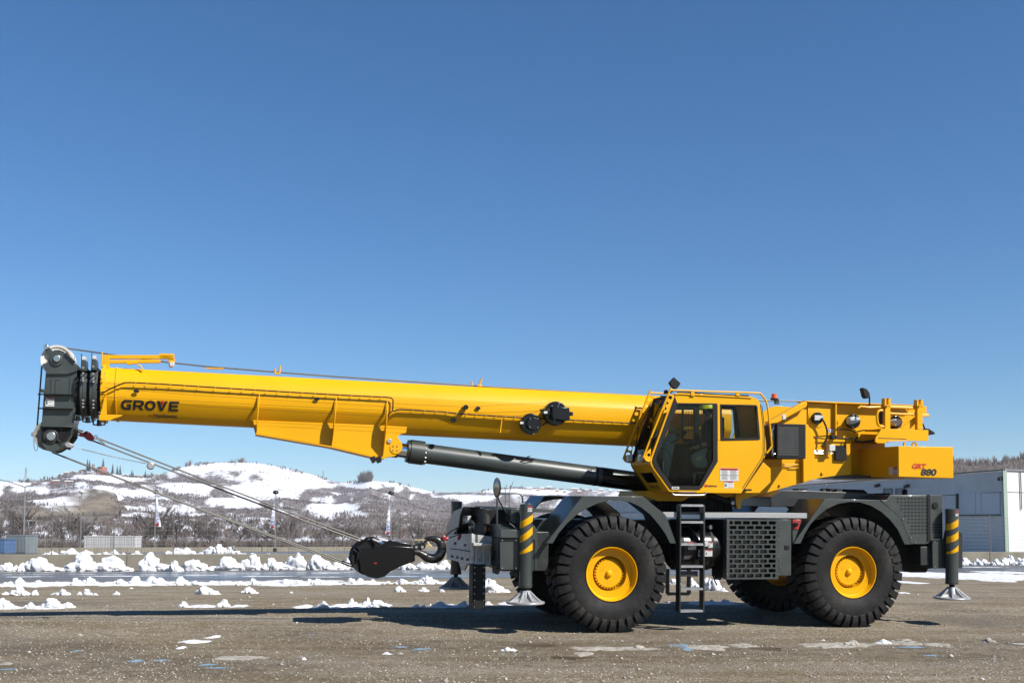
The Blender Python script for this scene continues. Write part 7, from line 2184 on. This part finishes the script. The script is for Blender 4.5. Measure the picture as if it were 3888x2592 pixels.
# flat patches: trodden snow, slush and puddles, each a thin irregular sheet that lies on the ground
def blob(Zf, x, y, w, h, seed, dz, thick=0., n=72):
    """irregular patch given by its extent in the photograph, laid on the ground; the snow sinks into the ground at its ragged rim"""
    r = random.Random(seed); off = r.uniform(0, 50)
    a, b = G(Zf(x - w / 2, y)), G(Zf(x + w / 2, y)); f, k = G(Zf(x, y - h / 2)), G(Zf(x, y + h / 2))
    c = (f + k) / 2
    rx = (b - a).length * (.60 if thick else .75); ry = max(.09, (f - k).length * (.75 if thick else .85))
    rings = 18 if thick else 6
    vs, fs = [(c.x, c.y, ground_h(c.x, c.y) + dz + thick)], []
    ed = [0.]
    for j in range(1, rings + 1):
        q = j / rings
        for i in range(n):
            t = 2 * pi * i / n
            rad = 1 + (.35 if thick else .75) * noise.noise(Vector((cos(t) * 1.3, sin(t) * 1.3, off))) + .2 * noise.noise(Vector((cos(t) * 3.5, sin(t) * 3.5, off + 7)))
            px_, py_ = c.x + cos(t) * rx * rad * q, c.y + sin(t) * ry * rad * q
            gh_ = ground_h(px_, py_)
            if thick:
                P = Vector((px_, py_, off))
                hgt = 1.15 * (1 - q * q) + .8 * noise.noise(P * 3.2) + .55 * noise.noise(P * 8.) + .35 * noise.noise(P * 19.) - .28
                z = gh_ + max(-.02, thick * hgt)
                if j == rings: z = gh_ - .02
            else:
                z = gh_ + dz
            vs.append((px_, py_, z)); ed.append(q)
    for i in range(n): fs.append((0, 1 + i, 1 + (i + 1) % n))
    for j in range(rings - 1):
        for i in range(n):
            p0 = 1 + j * n + i; p1 = 1 + j * n + (i + 1) % n
            fs.append((p0, p0 + n, p1 + n, p1))
    return MB().add(vs, fs), c, ed
def set_edge(o, ed):
    a = o.data.attributes.new('edge', 'FLOAT', 'POINT'); a.data.foreach_set('value', ed)
puddles = [(Z14, 530, 760, 90, 8), (Z14, 935, 828, 110, 12), (Z14, 1110, 825, 100, 10), (Z14, 1420, 855, 150, 9), (Z14, 1490, 876, 170, 11), (Z14, 60, 886, 150, 8), (Z14, 2160, 648, 80, 8), (Z15, 585, 552, 120, 11), (Z15, 720, 566, 170, 12), (Z15, 1490, 541, 220, 14), (Z15, 1720, 622, 220, 14), (Z16, 40, 555, 120, 34), (Z16, 560, 562, 150, 14), (Z16, 1570, 552, 170, 12), (Z16, 1735, 611, 100, 14), (Z16, 2310, 530, 90, 12)]
damp_at = []
for i, (Zf, x, y, w, h) in enumerate(puddles):
    m, c, ed = blob(Zf, x, y, w, h, 600 + i, .003)
    mud = (Zf is Z15 and x > 1400) or (Zf is Z16 and 500 < x < 700)
    o = m.build('puddle', MUD if mud else WATER, ang=None); set_edge(o, ed)
    damp_at.append((c.x, c.y, .9 + w / 150., .22 + h / 60.))
    # level the water
    zc = max(v.co.z for v in o.data.vertices) * .0 + sum(v.co.z for v in o.data.vertices) / len(o.data.vertices)
    for v in o.data.vertices: v.co.z = zc
    tag(o, kind='structure')
# damp ground round the puddles and two faint wheel lanes that run past the crane
dv = [0.] * len(ground.data.vertices)
for k_, vx in enumerate(ground.data.vertices):
    x, y, _z = vx.co
    if not (8 < y < 30 and abs(x) < .6 * y): continue
    d_ = 0.
    for (cx_, cy_, rx_, ry_) in damp_at:
        q_ = ((x - cx_) / rx_) ** 2 + ((y - cy_) / (ry_ * 3)) ** 2
        if q_ < 4: d_ = max(d_, .75 * math.exp(-q_))
    u_c, v_c = crane_uv(x, y)
    wob = .25 * noise.noise(Vector((u_c * .25, 0, 3)))
    for lane in (-3.3, -5.4):
        t_ = (v_c - lane - wob) / .28
        if abs(t_) < 2: d_ = max(d_, .38 * math.exp(-t_ * t_) * (.6 + .6 * noise.noise(Vector((u_c * .8, lane, 5)))))
    dv[k_] = min(1., max(0., d_))
da = ground.data.attributes.new('damp', 'FLOAT', 'POINT'); da.data.foreach_set('value', dv)
flats = [(Z14, 1400, 455, 210, 14, .03, SNOW), (Z14, 1650, 452, 110, 14, .02, SNOW), (Z14, 2080, 458, 120, 14, .03, SNOW), (Z14, 2320, 456, 120, 16, .03, SNOW), (Z14, 60, 467, 180, 14, .04, SNOW), (Z14, 340, 465, 200, 12, .03, SNOW),
         (Z15, 240, 272, 320, 22, .04, SNOW), (Z15, 900, 274, 260, 14, .03, SNOW), (Z15, 1310, 256, 130, 14, .03, SNOW), (Z8, 700, 1212, 520, 18, .03, SNOW),
         (Z14, 300, 305, 620, 22, .05, SNOW), (Z14, 950, 300, 700, 20, .05, SNOW), (Z14, 1550, 296, 500, 16, .05, SNOW), (Z14, 2050, 292, 600, 26, .05, SNOW), (Z13, 200, 1455, 420, 22, .05, SNOW), (Z13, 900, 1450, 600, 26, .05, SNOW), (Z13, 1650, 1448, 500, 24, .05, SNOW),
         (Z14, 1330, 695, 220, 18, .014, SNOW), (Z14, 1460, 664, 130, 20, .02, SNOW), (Z14, 1245, 740, 44, 18, .02, SNOW), (Z14, 1650, 810, 360, 22, .014, SLUSH), (Z14, 40, 848, 90, 16, .015, SLUSH),
         (Z15, 2060, 566, 580, 18, .024, SLUSH), (Z15, 1840, 600, 110, 22, .02, SLUSH), (Z16, 180, 556, 260, 26, .02, SLUSH), (Z16, 420, 545, 180, 22, .02, SLUSH), (Z16, 1080, 540, 520, 24, .024, SLUSH), (Z16, 1480, 528, 300, 16, .02, SLUSH), (Z16, 1780, 540, 180, 18, .02, SLUSH), 
         (Z16, 1950, 62, 1000, 36, .03, SNOW), (Z16, 2150, 96, 190, 12, .02, SNOW), (Z16, 1560, 108, 160, 14, .02, SNOW), (Z16, 1520, 180, 90, 8, .015, SNOW), (Z16, 2200, 40, 320, 12, .03, SNOW)]
for i, (Zf, x, y, w, h, th, mt) in enumerate(flats):
    m, c, ed = blob(Zf, x, y, w, h, 700 + i, .004, th)
    o = m.build('snow_patch', mt, ang=None)
    o.data.transform(Matrix.Translation(-c)); o.location = c
    tag(o, 'thin flat patch of white snow left on the ground' if mt is SNOW else 'thin flat patch of grey slush in the foreground gravel', 'snow patch', 'flat snow patches' if mt is SNOW else 'flat slush patches')
# wet road: slush streaks
for i, (Zf, x, y, w, h) in enumerate(((Z14, 180, 252, 380, 5), (Z14, 800, 248, 500, 5), (Z14, 1400, 240, 300, 4), (Z14, 1850, 248, 500, 5), (Z14, 2250, 226, 250, 4), (Z13, 400, 1378, 700, 6), (Z13, 1300, 1372, 600, 6), (Z13, 1500, 1330, 300, 5), (Z10, 900, 1140, 500, 6))):
    m, c, ed = blob(Zf, x, y, w, h, 800 + i, .010, .012)
    o = m.build('slush_streak', SNOW, ang=None); o.data.transform(Matrix.Translation(-c)); o.location = c
    tag(o, 'thin white slush streak along the wet road', 'slush', 'slush streaks on the wet road')

# loose stones: too many to count
def stones(name, count, seed, y0, y1, s0, s1, mat, bias):
    r = random.Random(seed); m = MB()
    base = [Vector(v) for v in ((1, 0, 0), (-1, 0, 0), (0, 1, 0), (0, -1, 0), (0, 0, 1), (0, 0, -1))]
    tri = [(0, 2, 4), (2, 1, 4), (1, 3, 4), (3, 0, 4), (2, 0, 5), (1, 2, 5), (3, 1, 5), (0, 3, 5)]
    k = 0
    while k < count:
        y = y0 + (y1 - y0) * r.random() ** bias
        x = r.uniform(-.52, .52) * y
        if noise.noise(Vector((x * .6, y * .6, seed))) < r.uniform(-.6, .25): continue
        s = s0 + (s1 - s0) * r.random() ** 3
        z = ground_h(x, y)
        a = r.uniform(0, 6.28); ca, sa = cos(a), sin(a)
        sx, sy, sz = s * r.uniform(.7, 1.4), s * r.uniform(.6, 1.1), s * r.uniform(.45, .8)
        vs = []
        for b in base:
            q = Vector((b.x * sx, b.y * sy, b.z * sz)) * r.uniform(.8, 1.2)
            vs.append((x + q.x * ca - q.y * sa, y + q.x * sa + q.y * ca, z + q.z + sz * .25))
        m.add(vs, tri); k += 1
    o = m.build(name, mat, ang=None)
    tag(o, 'loose gravel stones strewn over the yard', 'gravel', kind='stuff')
def stone_mat(name, c1, c2):
    m, n, l, b = mat_new(name)
    g = n.new('ShaderNodeNewGeometry'); mx = n.new('ShaderNodeMix'); mx.data_type = 'RGBA'
    mx.inputs[6].default_value = (*c1, 1); mx.inputs[7].default_value = (*c2, 1)
    l.new(g.outputs['Random Per Island'], mx.inputs['Factor']); l.new(mx.outputs[2], b.inputs['Base Color'])
    b.inputs['Roughness'].default_value = .85
    return m
stones('gravel_stones', 26000, 1, 9.5, 22, .005, .017, stone_mat('stone_mix', (.12, .098, .068), (.40, .375, .325)), 1.6)
stones('gravel_stones', 420, 2, 9.5, 28, .016, .04, stone_mat('stone_pale', (.18, .15, .115), (.41, .39, .36)), 1.3)

# ---- small yellow van on the far road
def van():
    p = at_depth(Z13(1590, 1062), 178.)
    p.z = ground_h(p.x, p.y) + .02
    root = empty('van', loc=p); tag(root, 'small pale yellow van on the far road seen through the hook', 'van')
    sc = .193 * 178 / 2500
    X = lambda zx: (zx - 1590) * sc
    Zz = lambda zy: (1062 - zy) * sc
    out = [(1475, 1045), (1472, 985), (1482, 945), (1500, 936), (1590, 934), (1640, 950), (1668, 990), (1695, 1008), (1702, 1045), (1690, 1052), (1485, 1052)]
    pts = [(X(a), Zz(b)) for a, b in out]
    MB().ext([(a, -.8, b) for a, b in pts], (0, 1.6, 0)).build('body', VANY, root, bevel=.06)
    for q in ([(1488, 985), (1492, 950), (1540, 948), (1540, 988)], [(1548, 988), (1548, 948), (1588, 948), (1592, 990)], [(1600, 990), (1598, 950), (1632, 960), (1654, 992)]):
        MB().ext([(X(a), -.82, Zz(b)) for a, b in q], (0, .04, 0)).build('window', WIN, root)
    for zx in (1515, 1668):
        w = MB().cyl((X(zx), -.84, .3), (X(zx), -.62, .3), .3, 20).build('wheel', RUB, root)
        MB().cyl((X(zx), -.86, .3), (X(zx), -.84, .3), .17, 16).build('rim', ALU, w)
        MB().cyl((X(zx), .62, .3), (X(zx), .84, .3), .3, 20).build('wheel', RUB, root)
    MB().box((X(1690), -.7, Zz(1030)), (X(1703), -.45, Zz(1018))).build('headlight', LGT, root)
    MB().box((X(1594), -.83, Zz(1008)), (X(1606), -.80, Zz(1004))).build('door_handle', BLM, root)
van()

# ================================================================== labels that tell look-alikes apart by their order from the left
ORD = ['leftmost', 'second', 'third', 'fourth', 'fifth', 'sixth', 'seventh', 'eighth', 'ninth', 'tenth', 'eleventh', 'twelfth', 'thirteenth', 'fourteenth', 'fifteenth', 'sixteenth', 'seventeenth', 'eighteenth', 'nineteenth', 'twentieth', 'twenty-first', 'twenty-second', 'twenty-third', 'twenty-fourth', 'twenty-fifth', 'twenty-sixth', 'twenty-seventh', 'twenty-eighth']
def by_order(group, text):
    obs = [o for o in COL.objects if o.parent is None and o.get('group') == group]
    obs.sort(key=lambda o: o.location.x / max(1., o.location.y))
    for i, o in enumerate(obs):
        w = ORD[i] if i == 0 else ORD[i] + ' from left'
        o['label'] = w + ' of the ' + text
for g_, t_ in (('snow heaps along the retaining wall', 'unremarkable white snow heaps against the long wall'), ('snow heaps right of the crane', 'white snow heaps by the wall right of the crane'), ('snow heaps behind the ladder', 'snow heaps seen under the crane behind the ladder'),
               ('snow crumbs on the gravel', 'small snow crumbs lying on the gravel'), ('melting snow lumps in the foreground', 'melting dirty snow lumps in the foreground'), ('flat slush patches', 'thin grey slush patches in the foreground'),
               ('slush streaks on the wet road', 'thin white slush streaks on the wet road'), ('village houses on the far ridge', 'snowy roofed village houses on the far ridge'), ('flat snow patches', 'thin flat snow patches on the gravel'), ('hamlet houses', 'small hamlet houses left of the castle'), ('fir trees on the castle ridge', 'dark fir trees on the castle ridge')):
    by_order(g_, t_)
